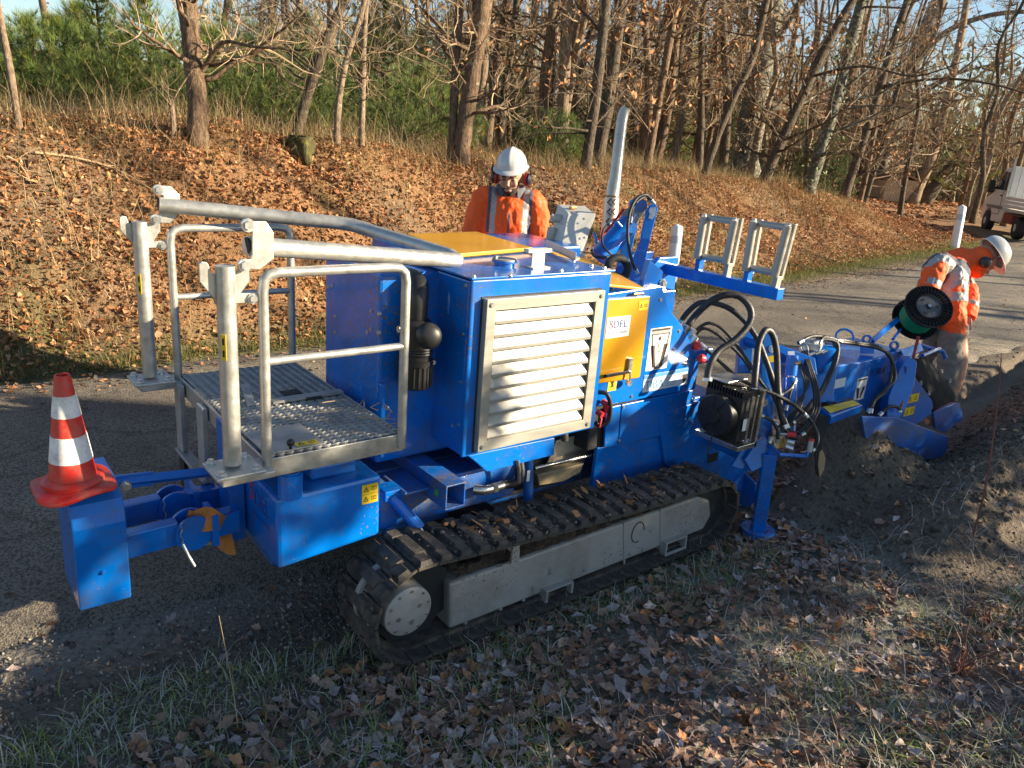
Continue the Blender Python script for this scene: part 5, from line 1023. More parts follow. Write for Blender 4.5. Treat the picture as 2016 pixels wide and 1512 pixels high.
bm = slab('boom_arm', [(1226, 560), (1262, 470), (1272, 415), (1280, 402), (1290, 401), (1296, 410), (1288, 440), (1262, 545), (1258, 575)], DB, .05, BLUE)
slab('boom_arm_inner', [(1205, 560), (1238, 425), (1240, 395), (1252, 388), (1262, 400), (1258, 430), (1228, 560)], DB+.16, .05, BLUE)
mb = MB(); p = PD(1285, 415, DB-.012); mb.cyl(p, p+Vector(FW)*.02, .020, 20); mb.prism([PD(1277, 430, DB-.006), PD(1281, 408, DB-.006), PD(1292, 408, DB-.006), PD(1290, 424, DB-.006), PD(1284, 432, DB-.006)], tuple(np.array(FW)*.006)); P('pivot_pin', mb, STEEL, bm, smooth=True)
mb = MB(); mb.cyl(PD(1262, 405, DB+.05), PD(1262, 405, DB+.16), .035, 20); P('pivot_bush', mb, BLUE2, bm, smooth=True)
slab('clevis', [(1225, 420), (1240, 405), (1272, 412), (1268, 420), (1252, 442), (1232, 438)], DB+.06, .06, mat('grey_casting', (.22, .22, .21), .5, .3, .15, 8))
cyl_ = MB(); a_, b_ = PD(1180, 505, DB-.03), PD(1238, 440, DB+.02); cyl_.cyl(a_, b_, .058, 28); hc = P('lift_cylinder', cyl_, BLUE, smooth=True); tubep('piston_rod', [b_, PD(1250, 425, DB+.05)], .022, STEEL, hc); mb = MB(); mb.cyl(PD(1222, 447, DB-.09), PD(1213, 437, DB-.11), .014, 12); P('port_boss', mb, BLUE, hc, smooth=True)
ex = [PD(1196, 480, 4.45), PD(1202, 420, 4.45), PD(1210, 360, 4.45), PD(1219, 280, 4.45), PD(1224, 240, 4.45), PD(1228, 222, 4.45), PD(1233, 212, 4.44)]
exr = mat('polished_exhaust', (.52, .47, .39), .35, .45, .12, 14); eo = tubep('exhaust_pipe', ex[2:], [.036, .033, .032, .031, .027], exr, n=20)
mb = MB(); mb.tube([ex[0], ex[1], PD(1204, 392, 4.45)], .046, 20, True); hsd = P('exhaust_heat_shield', mb, mat('pinkish_shield', (.62, .46, .36), .35, .7, .15, 10), eo, smooth=True)
tubep('exhaust_collar', [PD(1205, 388, 4.45), PD(1210, 355, 4.45)], .039, exr, eo, 20); mb = MB()
for i in range(4):
    for j in range(2):
        c_ = PD(1196+i*-1.5+j*10+3, 398+i*19, 4.40); mb.tube([c_+Vector(IX)*.012-Vector(IY)*.018, c_-Vector(IX)*.010, c_+Vector(IX)*.012+Vector(IY)*.018], .004, 4)
P('shield_slots', mb, INK, eo, kind='stuff')
# cabinet, tilted back
cb_d = 4.05; fa = [PD(1117, 418, cb_d), PD(1173, 421, cb_d+.05), PD(1141, 512, cb_d), PD(1100, 502, cb_d-.05)]; bk = PD(1097, 402, cb_d+.12)-fa[0]; cabn = plateP('control_cabinet', fa, bk, GREYC, bevel=.006)
mb = MB(); mb.prism([fa[0]+(fa[2]-fa[0])*.02-bk*.06, fa[1]+(fa[3]-fa[1])*.02-bk*.06, fa[2]-(fa[2]-fa[0])*.02-bk*.06, fa[3]-bk*.06], bk*.05); P('cabinet_door', mb, GREYC, cabn, bevel=.004)
mb = MB(); c_ = PD(1128, 409, cb_d+.06); mb.box(c_, (.04, .02, .014)); P('cabinet_latch', mb, BRASS, cabn, bevel=.003)
mb = MB(); c_ = fa[0].lerp(fa[3], .25)+bk*.5; ax_ = (fa[0]-fa[1]).normalized(); mb.cyl(c_, c_+ax_*.05, .022, 14); mb.cyl(c_+ax_*.04+Vector((0, 0, -.05)), c_+ax_*.06+Vector((0, -.02, -.14)), .026, 14); P('signal_horn', mb, mat('dirty_beige', (.42, .40, .33), .6), cabn, smooth=True)
mb = MB(); c2 = c_+ax_*.03+Vector((0, -.03, -.16)); mb.cyl(c2, c2+Vector((.03, -.04, -.05)), .03, 12); mb.cyl(c2+Vector((.03, 0, -.03)), c2+Vector((.06, -.05, -.07)), .022, 12); P('plug_sockets', mb, PLAST, cabn, smooth=True)
bolts([PD(a, b, cb_d-.022) for a, b in ((1137, 440), (1149, 431), (1141, 470), (1150, 468), (1119, 490), (1125, 462))], -Vector(FW), cabn, .004, .004); slab('cabinet_post', [(1135, 505), (1150, 470), (1158, 470), (1148, 520)], cb_d+.08, .03, GREYC)
def hose(pts, r=.011, m=HOSE, label=None, ends=True):
    Q = [PD(*p) for p in pts]; h_ = tubep('hydraulic_hose', Q, r, m, n=10, sm=5)
    if ends:
        mb = MB(); e = smooth_path(Q, 5)
        mb.tube([e[0], e[1], e[2]], r*1.35, 10); P('hose_ferrule', mb, STEEL, h_, smooth=True); mb = MB(); mb.tube([e[-1], e[-2], e[-3]], r*1.35, 10); P('hose_ferrule', mb, STEEL, h_, smooth=True)
    return h_
hose([(1205, 437, 4.05), (1188, 452, 3.98), (1186, 480, 3.95), (1200, 498, 3.95), (1215, 508, 4.0)], .006); hose([(1285, 398, 4.1), (1272, 384, 4.05), (1252, 392, 4.02), (1238, 425, 4.0), (1236, 470, 4.0), (1243, 510, 4.0), (1254, 538, 4.05)], .009, HOSE); hose([(1288, 400, 4.2), (1270, 388, 4.15), (1248, 405, 4.1), (1241, 440, 4.05)], .007)
hose([(1165, 488, 4.0), (1168, 502, 3.95), (1180, 507, 3.92), (1200, 506, 3.95)], .007); hose([(1170, 460, 4.2), (1174, 475, 4.15), (1172, 490, 4.1)], .010, BLUE, ends=False); tubep('red_rod', [PD(1166, 490, 4.25), PD(1228, 412, 4.3)], .008, RED)
tubep('black_conduit', [PD(1203, 556, 3.7), PD(1200, 535, 3.68), PD(1198, 520, 3.7), PD(1210, 508, 3.75), PD(1228, 512, 3.8), PD(1236, 528, 3.8), PD(1228, 545, 3.8), PD(1212, 545, 3.78), PD(1205, 535, 3.8)], .020, RUB, n=12, sm=5); tubep('signal_wire', [PD(1110, 485, 4.0), PD(1130, 493, 3.95), PD(1165, 499, 3.95)], .003, HOSE, n=6, sm=4)

# ---- oil cooler with fan
FX = 2.97; fc = PX(1417, 815, FX); mb = MB(); mb.bx(FX+.01, FX+.13, fc.y-.108, fc.y+.108, fc.z-.11, fc.z+.105); oc = P('oil_cooler', mb, DARK, bevel=.004)
mb = MB(); R_ = .096
mb.lathe([(R_, 0), (R_+.006, .006), (R_+.006, .05), (R_-.004, .05), (R_-.004, .004)], (FX-.045, fc.y, fc.z), (1, 0, 0), 36); fs_ = P('fan_shroud', mb, PLAST, oc, smooth=True)
mb = MB()
for i in range(9):
    rr = .03+.0082*i; n_ = 40
    mb.tube([(FX-.048+.004*math.cos(0), fc.y+rr*math.cos(2*math.pi*j/n_), fc.z+rr*math.sin(2*math.pi*j/n_)) for j in range(n_+1)], .0013, 4, False)
for i in range(10): a = 2*math.pi*i/10; mb.tube([(FX-.050, fc.y+.03*math.cos(a), fc.z+.03*math.sin(a)), (FX-.047, fc.y+R_*math.cos(a+.25), fc.z+R_*math.sin(a+.25))], .0016, 4, False)
P('fan_guard', mb, PLAST, oc); mb = MB(); mb.lathe([(.036, 0), (.038, .004), (.038, .03), (.02, .031)], (FX-.058, fc.y, fc.z), (1, 0, 0), 26); P('fan_motor', mb, PLAST, oc, smooth=True)
mb = MB()
for i in range(6):
    a = 2*math.pi*i/6; v = Vector((0, math.cos(a), math.sin(a))); t_ = Vector((0, -math.sin(a), math.cos(a))); c_ = Vector((FX-.02, fc.y, fc.z)); mb.add([c_+v*.035-t_*.01+Vector((.01, 0, 0)), c_+v*.035+t_*.012-Vector((.01, 0, 0)), c_+v*.1+t_*.03-Vector((.008, 0, 0)), c_+v*.1-t_*.012+Vector((.012, 0, 0))], [(0, 1, 2, 3)])
P('fan_blades', mb, PLAST, oc)
for i in range(13): z_ = 0; mb = MB(); yy = fc.y-.105+.0168*i; mb.bx(FX+.008, FX+.125, yy, yy+.005, fc.z+.103, fc.z+.138); P('cooling_fin', mb, PLAST, oc)
mb = MB(); mb.bx(FX+.131, FX+.150, fc.y-.13, fc.y-.095, fc.z-.15, fc.z+.14); mb.bx(FX+.131, FX+.150, fc.y+.10, fc.y+.13, fc.z-.15, fc.z+.14); mb.bx(FX+.0, FX+.15, fc.y-.13, fc.y+.13, fc.z-.15, fc.z-.125); mb.bx(FX+.05, FX+.06, fc.y-.13, fc.y-.121, fc.z-.12, fc.z+.12); mb.bx(FX+.09, FX+.10, fc.y-.13, fc.y-.121, fc.z-.12, fc.z+.12); mb.bx(FX, FX+.15, fc.y-.02, fc.y+.13, fc.z+.155, fc.z+.165); P('cooler_bracket', mb, STAIN, oc, bevel=.002)
sticker('white_label', (FX+.02, fc.y-.121, fc.z-.05), NX, UP, .028, .06, STK, oc)

# ---- front frame, jack, coupling
plateY('front_plate', [(1296, 820), (1375, 790), (1478, 830), (1476, 905), (1462, 985), (1425, 985), (1310, 915)], 2.30, .02, BLUE); mb = MB(); o = PY(1392, 912, 2.298); sticker('type_plate', o, NX, UP, .085, .05, INK, TR)
boxp('front_box', 2.98, 3.28, 2.32, 2.75, .16, .66, BLUE)
plateP('front_ear', [PX(1455, 992, 3.285), PX(1464, 930, 3.285), PX(1486, 952, 3.285), PX(1488, 985, 3.285), PX(1470, 1000, 3.285)], (.02, 0, 0), BLUE)
slab('coupling_lug', [(1466, 905), (1488, 872), (1508, 858), (1514, 880), (1500, 920), (1480, 930)], 3.82, .03, BLUE); slab('coupling_lug', [(1440, 918), (1470, 868), (1490, 862), (1478, 905), (1462, 925)], 3.86, .03, BLUE)
mb = MB(); jb = Vector((3.28, 1.95, 0)); jt = PY(1506, 905, 1.95); mb.tube([jb+Vector((0, 0, .0)), Vector((3.255, 1.95, .46))], .045, 4); jk = P('jack_leg', mb, BLUE, bevel=.003); mb = MB(); mb.cyl(jb+Vector((0, 0, .005)), jb+Vector((0, 0, .035)), .085, 28); P('foot_plate', mb, BLUE2, jk, smooth=True)
arm_box('jack_arm', Vector((3.25, 1.99, .40)), Vector((3.24, 2.35, .42)), .05, .07, BLUE); mb = MB(); mb.tube([(3.255, 1.95, .46), (3.255, 1.95, .50)], .016, 10); k1 = PD(1530, 897, 3.9); mb.tube([(3.255, 1.95, .50), PD(1535, 895, 3.72), PD(1588, 898, 3.78), PD(1593, 885, 3.78)], .010, 8); P('jack_crank', mb, BLUE, jk, smooth=True); tubep('crank_grip', [PD(1593, 890, 3.78), PD(1597, 868, 3.78)], .013, mat('grey_grip', (.4, .4, .38), .5), jk); tubep('crank_cap', [PD(1597, 869, 3.78), PD(1598, 864, 3.78)], .014, RED, jk)
def pbox(name, x0, y0, x1, y1, D, th, m, parent=None, **k): return slab(name, [(x0, y0), (x1, y0), (x1, y1), (x0, y1)], D, th, m, parent, **k)
slab('coupling_upright', [(1452, 735), (1458, 660), (1476, 645), (1484, 652), (1480, 735)], 4.02, .06, BLUE); up2 = slab('coupling_upright', [(1492, 865), (1503, 660), (1516, 655), (1532, 660), (1520, 865)], 3.92, .07, BLUE)
mb = MB(); mb.cyl(PD(1470, 672, 4.03), PD(1508, 682, 3.96), .026, 18); P('cross_tube', mb, BLUE, smooth=True); bolts([PD(1520, 687, 3.915), PD(1504, 793, 3.915)], -Vector(FW), up2, .013, .012); slab('yellow_mark', [(1511, 702), (1524, 699), (1524, 712), (1512, 715)], 3.912, .004, STKY, up2, bevel=0)
slab('link_arm', [(1530, 690), (1534, 678), (1605, 705), (1610, 740), (1590, 730)], 4.05, .05, BLUE); sticker('white_label', PD(1551, 702, 4.045), IX, -IY, .035, .028, STK, TR)
mb = MB(); mb.cyl(PD(1550, 870, 3.95), PD(1556, 745, 4.0), .040, 22); tc_ = P('tilt_cylinder', mb, BLUE, smooth=True); tubep('cylinder_rod', [PD(1556, 748, 4.0), PD(1557, 735, 4.0)], .022, STEEL, tc_); mb = MB(); mb.cyl(PD(1557, 740, 4.0), PD(1561, 700, 4.0), .030, 18); mb.cyl(PD(1562, 712, 3.95), PD(1562, 712, 4.05), .024, 16); P('rod_eye', mb, BLUE, tc_, smooth=True)
mb = MB(); mb.cyl(PD(1565, 716, 3.95), PD(1575, 714, 3.95), .010, 10); P('grease_nipple', mb, BRASS, tc_, smooth=True)
# ---- trencher head
TY_ = 2.10
hub = slab('head_hub', [(1560, 715), (1600, 690), (1652, 700), (1640, 790), (1575, 800)], 4.22, .22, BLUE); mb = MB(); c_ = PD(1617, 688, 4.25); mb.lathe([(.085, -.10), (.085, .02), (.07, .03)], c_, UP, 26); P('rotator', mb, BLUE, smooth=True)
mb = MB(); mb.box(PD(1600, 678, 4.2), (.16, .10, .035), Matrix.Rotation(.4, 3, 'Z')); vb = P('valve_block', mb, mat('zinc_valve', (.42, .43, .42), .4, .7, .2, 20), bevel=.003)
for i in range(4):
    mb = MB(); a_ = PD(1578+i*13, 684-i*4, 4.14+i*.02); mb.cyl(a_, a_+Vector(IX)*.028-Vector(IY)*.014, .010, 10); P('hose_coupling', mb, STEEL, vb, smooth=True)
    mb = MB(); a_ = PD(1592+i*12, 696-i*2, 4.10+i*.02); mb.cyl(a_, a_+Vector(IX)*-.03+Vector(IY)*.012, .010, 10); P('hose_coupling', mb, STEEL, vb, smooth=True)
body = plateP('head_body', [PY(1632, 722, TY_), PY(1700, 712, TY_), PY(1784, 690, TY_), PY(1795, 725, TY_), PY(1780, 800, TY_), PY(1768, 826, TY_), PY(1702, 826, TY_), PY(1690, 795, TY_), PY(1622, 792, TY_)], (0, .36, 0), BLUE, bevel=.008)
slab('body_rib', [(1655, 722), (1668, 716), (1690, 716), (1690, 722), (1668, 735)], 4.40, .05, BLUE); txt('GM 500-R', PY(1706, 742, TY_-.001), (1, 0, -.02), UP, .042, INK, body, .22)
s_ = sticker('maker_sticker', PY(1679, 790, TY_), NX, UP, .115, .14, STK, body); o = PY(1679, 790, TY_-.0006); mb = MB()
for q_ in ([(.005, .08), (.04, .08), (.055, .01), (.035, .01)], [(.11, .08), (.075, .08), (.062, .01), (.08, .01)], [(.005, .122), (.11, .122), (.11, .132), (.005, .132)]): poly2(mb, o, NX, UP, q_, .0014)
P('print', mb, INKBR, s_); sticker('hire_sticker', PY(1632, 768, TY_), NX, UP, .16, .055, mat('pale_sticker', (.70, .74, .78), .4), body)
for (a, b, D_) in ((1708, 668, 4.6), (1762, 680, 4.75), (1634, 703, 4.2)):
    mb = MB(); c_ = PD(a, b, D_); n_ = 18; nr = Vector(FW)
    for j in range(n_):
        t0, t1 = 2*math.pi*j/n_, 2*math.pi*(j+1)/n_; e = lambda t, r_: c_+Vector(IX)*r_*math.cos(t)-Vector(IY)*r_*math.sin(t)
        v = [e(t0, .018), e(t1, .018), e(t1, .028), e(t0, .028)]; mb.add(v+[p_+nr*.02 for p_ in v], [(0, 1, 2, 3), (7, 6, 5, 4), (0, 4, 5, 1), (2, 6, 7, 3)])
    mb.prism([PD(a-13, b+10, D_+.004), PD(a+13, b+10, D_+.004), PD(a+13, b+28, D_+.004), PD(a-13, b+28, D_+.004)], tuple(np.array(FW)*.012)); P('lifting_eye', mb, BLUE, body, smooth=True)
tubep('grab_loop', [PD(1645, 672, 4.5), PD(1648, 655, 4.5), PD(1663, 648, 4.5), PD(1678, 656, 4.5), PD(1680, 672, 4.5)], .007, BLUE, body, 8, 5)
slab('gear_cover', [(1770, 730), (1788, 700), (1806, 712), (1800, 760), (1785, 800), (1770, 825), (1745, 826), (1750, 780)], 4.55, .10, BLUE)
stp = plateP('chute_step', [PD(1615, 802, 4.12), PD(1679, 787, 4.30), PD(1698, 797, 4.26), PD(1637, 820, 4.06)], (0, 0, -.045), BLUE, bevel=.003)
mb = MB(); mb.prism([PD(1620, 802, 4.12), PD(1679, 789, 4.29), PD(1692, 796, 4.25), PD(1634, 813, 4.08)], (0, 0, .003)); ys = P('yellow_sticker', mb, STKY, stp); mb = MB()
for (a, b) in ((1633, 802), (1650, 799), (1667, 795)): c_ = PD(a, b, 4.14)+Vector((0, 0, .012)); mb.add([c_, c_+Vector((.045, .0, 0)), c_+Vector((.022, .05, 0))], [(0, 1, 2)])
P('pictogram', mb, INK, ys)
cv = [(1614, 815), (1640, 822), (1628, 848), (1619, 876), (1622, 898), (1620, 922), (1613, 940), (1606, 930), (1604, 880), (1606, 840)]
slab('rubber_curtain', cv, 4.08, .012, RUB); slab('curtain_board', [(1619, 884), (1626, 902), (1623, 925), (1614, 941), (1610, 915), (1613, 890)], 4.07, .008, WOODL)
def PV(px, py, A, B):
    n_ = (B-A).cross(Vector((0, 0, 1))); d = Vector(ray(px, py)); c0 = Vector(CP); return c0+d*((A-c0).dot(n_)/d.dot(n_))
def vplate(name, pxs, A, B, th, m, parent=None, **k):
    n_ = (B-A).cross(Vector((0, 0, 1))).normalized(); n_ = n_ if n_.y > 0 else -n_; return plateP(name, [PV(a, b, A, B) for a, b in pxs], n_*th, m, parent, **k)
df = [(1697, 820, 4.28), (1765, 822, 4.52), (1868, 860, 4.95), (1866, 882, 4.93), (1856, 898, 4.90), (1832, 905, 4.80), (1746, 902, 4.48), (1722, 886, 4.38), (1704, 862, 4.30)]
vplate('spoil_deflector', [(a, b) for a, b, _ in df], PD(1697, 840, 4.28), PD(1868, 875, 4.9), .014, BLUE2, bevel=.002)
HA, HB = PD(1766, 810, 4.62), PD(1838, 810, 4.88); hd_ = vplate('hood_side', [(1770, 800), (1786, 722), (1800, 740), (1836, 790), (1838, 812), (1800, 838), (1766, 826)], HA, HB, .02, BLUE2)
for (a, b, c_, d_, wd) in ((1783, 795, 1828, 806, .13), (1778, 820, 1812, 828, .11)):
    o = PV(a, b, HA, HB); q = PV(c_, d_, HA, HB); xd = (HB-HA); xd.z = 0; xd.normalize(); nr = xd.cross(Vector(UP)); warn(o, xd, UP, wd, .055, hd_, 1, 2)
ne_ = [(1783, 718, 4.70), (1800, 744, 4.75), (1818, 772, 4.81), (1831, 794, 4.85), (1837, 812, 4.86)]; fe_ = [(1826, 706, 5.02), (1852, 735, 5.08), (1874, 760, 5.12), (1887, 778, 5.14), (1889, 792, 5.14)]; mb = MB(); A = smooth_path([PD(*p_) for p_ in ne_], 4); B = smooth_path([PD(*p_) for p_ in fe_], 4); n_ = len(A); gv = []
for i in range(n_):
    for j in range(7): u = j/6; gv.append(A[i].lerp(B[i], u)+Vector((0, 0, .03*math.sin(math.pi*u))))
mb.add(gv, [(i*7+j, (i+1)*7+j, (i+1)*7+j+1, i*7+j+1) for i in range(n_-1) for j in range(6)]); fo = P('rubber_flap', mb, mat('grey_flap_rubber', (.014, .014, .015), .75, 0, .25, 12, bump=.1, bscale=20, spec=.12), smooth='all'); sm_ = fo.modifiers.new('solid', 'SOLIDIFY'); sm_.thickness = .012
bolts([PD(a, b, d_-.01) for a, b, d_ in ((1796, 738, 4.73), (1812, 756, 4.79), (1828, 776, 4.84), (1837, 716, 5.03), (1853, 733, 5.07), (1869, 752, 5.1))], UP, fo, .008, .02)
vplate('hood_far_side', [(1838, 812), (1889, 790), (1897, 824), (1862, 852), (1842, 845)], PD(1838, 820, 5.02), PD(1897, 820, 5.25), .02, BLUE2); vplate('hood_back', [(1775, 722), (1822, 712), (1806, 800), (1770, 810)], PD(1775, 760, 4.9), PD(1830, 760, 5.1), .03, BLUE)
# spool holder
tubep('holder_strut', [PD(1716, 672, 4.62), PD(1765, 630, 4.85)], .022, BLUE, n=4); tubep('holder_brace', [PD(1758, 668, 4.75), PD(1772, 650, 4.85)], .010, BLUE, n=8); tubep('marker_rod', [PD(1808, 662, 4.58), PD(1790, 740, 4.58), PD(1771, 808, 4.55)], .009, mat('rusty_red_rod', (.26, .03, .025), .5, 0, .25, 30), n=10)
plateP('holder_tray', [PD(1772, 690, 4.7), PD(1812, 678, 4.9), PD(1818, 692, 4.88), PD(1780, 708, 4.66)], (0, 0, .01), BLUE); tubep('holder_arm', [PD(1806, 678, 4.9), PD(1845, 690, 5.0), PD(1856, 692, 5.0), PD(1862, 706, 5.0)], .014, BLUE, n=8); tubep('holder_arm', [PD(1816, 700, 4.8), PD(1850, 686, 5.0)], .012, BLUE, n=8); tubep('steel_clip', [PD(1774, 700, 4.66), PD(1790, 704, 4.62), PD(1808, 705, 4.66)], .004, STEEL, n=6)
# ---- hoses at the front
def Z5(x, y, D): return (1150+.26455*x, 520+.26455*y, D)
def Z6(x, y, D): return (1280+.3651*x, 540+.3651*y, D)
hose([Z5(745, 500, 3.85), Z5(790, 430, 3.8), Z5(840, 370, 3.75), Z5(930, 285, 3.7), Z5(1040, 232, 3.68), Z5(1150, 237, 3.68), Z5(1235, 330, 3.68), Z5(1230, 440, 3.68), Z5(1130, 560, 3.66), Z5(1010, 640, 3.64), Z5(950, 720, 3.62), Z5(922, 800, 3.62), Z5(918, 870, 3.62)], .017)
hose([Z5(710, 450, 3.9), Z5(760, 370, 3.9), Z5(850, 292, 3.88), Z5(950, 287, 3.86), Z5(1080, 330, 3.85), Z5(1200, 430, 3.85), Z5(1290, 560, 3.85), Z5(1340, 680, 3.86), Z5(1400, 850, 3.86), Z5(1440, 1000, 3.86)], .014)
hose([Z5(1262, 950, 3.66), Z5(1270, 860, 3.66), Z5(1282, 740, 3.68), Z5(1300, 590, 3.7), Z5(1350, 492, 3.72), Z5(1400, 520, 3.75), Z5(1432, 650, 3.78), Z5(1440, 850, 3.8), Z5(1450, 1000, 3.8), Z5(1470, 1130, 3.8), Z5(1500, 1220, 3.8)], .016)
hose([Z5(800, 540, 3.85), Z5(850, 478, 3.82), Z5(920, 440, 3.8), Z5(1000, 462, 3.8), Z5(1090, 545, 3.8), Z5(1180, 665, 3.8), Z5(1270, 800, 3.8), Z5(1350, 920, 3.8), Z5(1470, 1000, 3.8), Z5(1600, 1075, 3.82), Z5(1690, 1170, 3.85), Z5(1735, 1260, 3.85), Z5(1735, 1330, 3.85), Z5(1700, 1390, 3.85)], .0085)
hose([Z5(810, 555, 3.87), Z5(880, 480, 3.86), Z5(980, 515, 3.85), Z5(1080, 600, 3.85), Z5(1180, 700, 3.85), Z5(1270, 830, 3.85)], .008)
hose([Z5(860, 590, 3.85), Z5(1000, 715, 3.84), Z5(1130, 835, 3.8), Z5(1280, 915, 3.76), Z5(1450, 985, 3.76), Z5(1570, 1055, 3.78), Z5(1660, 1140, 3.8)], .0095)
for i in range(3): hose([Z5(1610+22*i, 625-6*i, 4.12), Z5(1650+12*i, 720, 4.05), Z5(1690+14*i, 850, 4.0), Z5(1712+16*i, 960, 3.98), Z5(1705+20*i, 1080, 3.95), Z5(1650+20*i, 1190, 3.9), Z5(1590+10*i, 1250+18*i, 3.88), Z5(1530, 1235+25*i, 3.86), Z5(1490-8*i, 1150, 3.84)], .0075)
for i in range(3): hose([Z5(1700+25*i, 590, 4.16), Z5(1790, 560-10*i, 4.18), Z5(1880-10*i, 590, 4.2), Z5(1880-8*i, 700, 4.18), Z5(1830-8*i, 830, 4.14), Z5(1760, 970-15*i, 4.08), Z5(1670, 1070-8*i, 4.0), Z5(1590, 1150, 3.95), Z5(1540, 1190, 3.9)], (.012, .009, .009)[i], HOSE)
hose([Z5(1310, 1125, 3.75), Z5(1390, 1160, 3.75), Z5(1440, 1240, 3.76), Z5(1435, 1330, 3.78)], .009); hose([Z5(1420, 1180, 3.8), Z5(1490, 1230, 3.8), Z5(1560, 1290, 3.82), Z5(1640, 1260, 3.85)], .008); hose([Z5(1450, 980, 3.9), Z5(1530, 930, 3.92), Z5(1570, 870, 3.95)], .008); hose([Z5(1500, 1090, 3.9), Z5(1530, 980, 3.92), Z5(1550, 900, 3.95)], .007)
for i in range(2): hose([Z6(900+20*i, 350, 4.2), Z6(1000, 350+12*i, 4.25), Z6(1120, 370+8*i, 4.35), Z6(1230, 390+10*i, 4.42), Z6(1300, 460-12*i, 4.46), Z6(1320-22*i, 560, 4.48), Z6(1270, 620+12*i, 4.46), Z6(1210, 680, 4.44), Z6(1172+14*i, 750, 4.42)], .010)
hose([Z6(1230, 765, 4.45), Z6(1290, 715, 4.48), Z6(1340, 720, 4.5), Z6(1345, 745, 4.5)], .010); hose([Z6(800, 370, 4.1), Z6(870, 335, 4.15), Z6(960, 340, 4.2), Z6(1030, 365, 4.25)], .009)
# quick couplings by the jack
r_ = random.Random(8); vb2 = slab('coupling_block', [(1520, 852), (1545, 850), (1548, 880), (1524, 886)], 3.86, .05, BRASS)
for (a, b, c_, d_) in ((1520, 860, 1514, 872), (1538, 838, 1546, 850), (1548, 868, 1562, 872), (1545, 878, 1560, 884), (1518, 880, 1512, 888)): tubep('quick_coupling', [PD(a, b, 3.82), PD(c_, d_, 3.82)], .014, STEEL, vb2, 12)
tubep('lever_grip', [PD(1549, 855, 3.78), PD(1566, 856, 3.78)], .013, RED, vb2, 12); tubep('lever', [PD(1524, 853, 3.8), PD(1550, 855, 3.78)], .006, STEEL, vb2, 8)
for (a, b) in ((1368, 680), (1378, 705)): mb = MB(); c_ = PD(a, b, 3.78); mb.lathe([(.012, -.01), (.022, 0), (.022, .018), (.012, .03)], c_, (.8, -.4, -.2), 14); P('red_dust_cap', mb, RED, smooth=True)
for (a, b, c_, d_) in ((1340, 660, 1352, 640), (1352, 668, 1366, 648), (1356, 680, 1370, 662)): tubep('hose_fitting', [PD(a, b, 3.8), PD(c_, d_, 3.78)], .018, STEEL, n=8)
for i in range(4): hose([Z5(1560+26*i, 660+10*i, 4.1), Z5(1600+20*i, 760, 4.04), Z5(1640+10*i, 900, 3.98), Z5(1620-14*i, 1040, 3.92), Z5(1560-20*i, 1150+10*i, 3.86), Z5(1500-10*i, 1230+8*i, 3.84), Z5(1450, 1300, 3.82)], .0055)
hose([Z5(1330, 640, 3.95), Z5(1360, 760, 3.9), Z5(1400, 900, 3.88), Z5(1460, 1040, 3.85), Z5(1490, 1180, 3.84)], .007); hose([Z5(1380, 930, 3.8), Z5(1440, 1060, 3.8), Z5(1480, 1160, 3.82), Z5(1520, 1215, 3.84)], .007)
tubep('cable_wire', [PD(1402, 850, 3.6), PD(1400, 870, 3.62), PD(1392, 895, 3.65)], .003, HOSE, n=6, sm=3)
# ------------------------------------------------------------------ traffic cone
cz = .732; cb = PZ(146, 958, cz); cone = thing('traffic_cone', (cb.x, cb.y, cz), 'red and white striped traffic cone standing on the blue counterweight', 'traffic cone')
CR = mat('cone_red', (.66, .025, .015), .45, 0, .12, 12, dirt=(.36, .14, .10), dirt_amt=.6, dscale=18); CW = mat('cone_white', (.80, .78, .75), .5, 0, .08, 14, dirt=(.38, .34, .30), dirt_amt=.5, dscale=16)
mb = MB(); n_ = 32; r0 = .108; sq = []
for i in range(n_):
    a = 2*math.pi*i/n_+.35; c_, s_ = math.cos(a), math.sin(a); k_ = (abs(c_)**5+abs(s_)**5)**-.2; sq.append((c_*k_, s_*k_))
for (sc, zz_) in ((r0, 0), (r0*1.02, .005), (r0, .013), (r0*.93, .018)): mb.v += [(cb.x+x*sc, cb.y+y*sc, cz+zz_+.01*math.sin(3*x)) for x, y in sq]
for k_ in range(3): mb.f += [(k_*n_+i, k_*n_+(i+1) % n_, (k_+1)*n_+(i+1) % n_, (k_+1)*n_+i) for i in range(n_)]
mb.f += [tuple(range(n_-1, -1, -1)), tuple(3*n_+i for i in range(n_))]; mb.m = [0]*len(mb.f); obj('base', mb, CR, cone, True)
mb = MB(); mb.lathe([(.086, .016), (.086, .030), (.080, .036), (.070, .040)], (cb.x, cb.y, cz), UP, 36); obj('collar', mb, CR, cone, True)
def rad(h): return .066-(.066-.021)*(h-.04)/(.36-.04)
ht = [.04, .095, .175, .235, .30, .36]; tilt = Vector((-.022, 0, 0))
for k_ in range(5):
    a, b = ht[k_], ht[k_+1]; mb = MB(); mb.lathe([(rad(a)+(.0015 if k_ % 2 else 0), 0), (rad(b)+(.0015 if k_ % 2 else 0), b-a)] + ([(rad(b)-.004, b-a), (rad(b)-.005, b-a-.03)] if k_ == 4 else []), Vector((cb.x, cb.y, cz+a)), UP, 36)
    obj('reflective_band' if k_ % 2 else 'red_section', mb, CW if k_ % 2 else CR, cone, True)
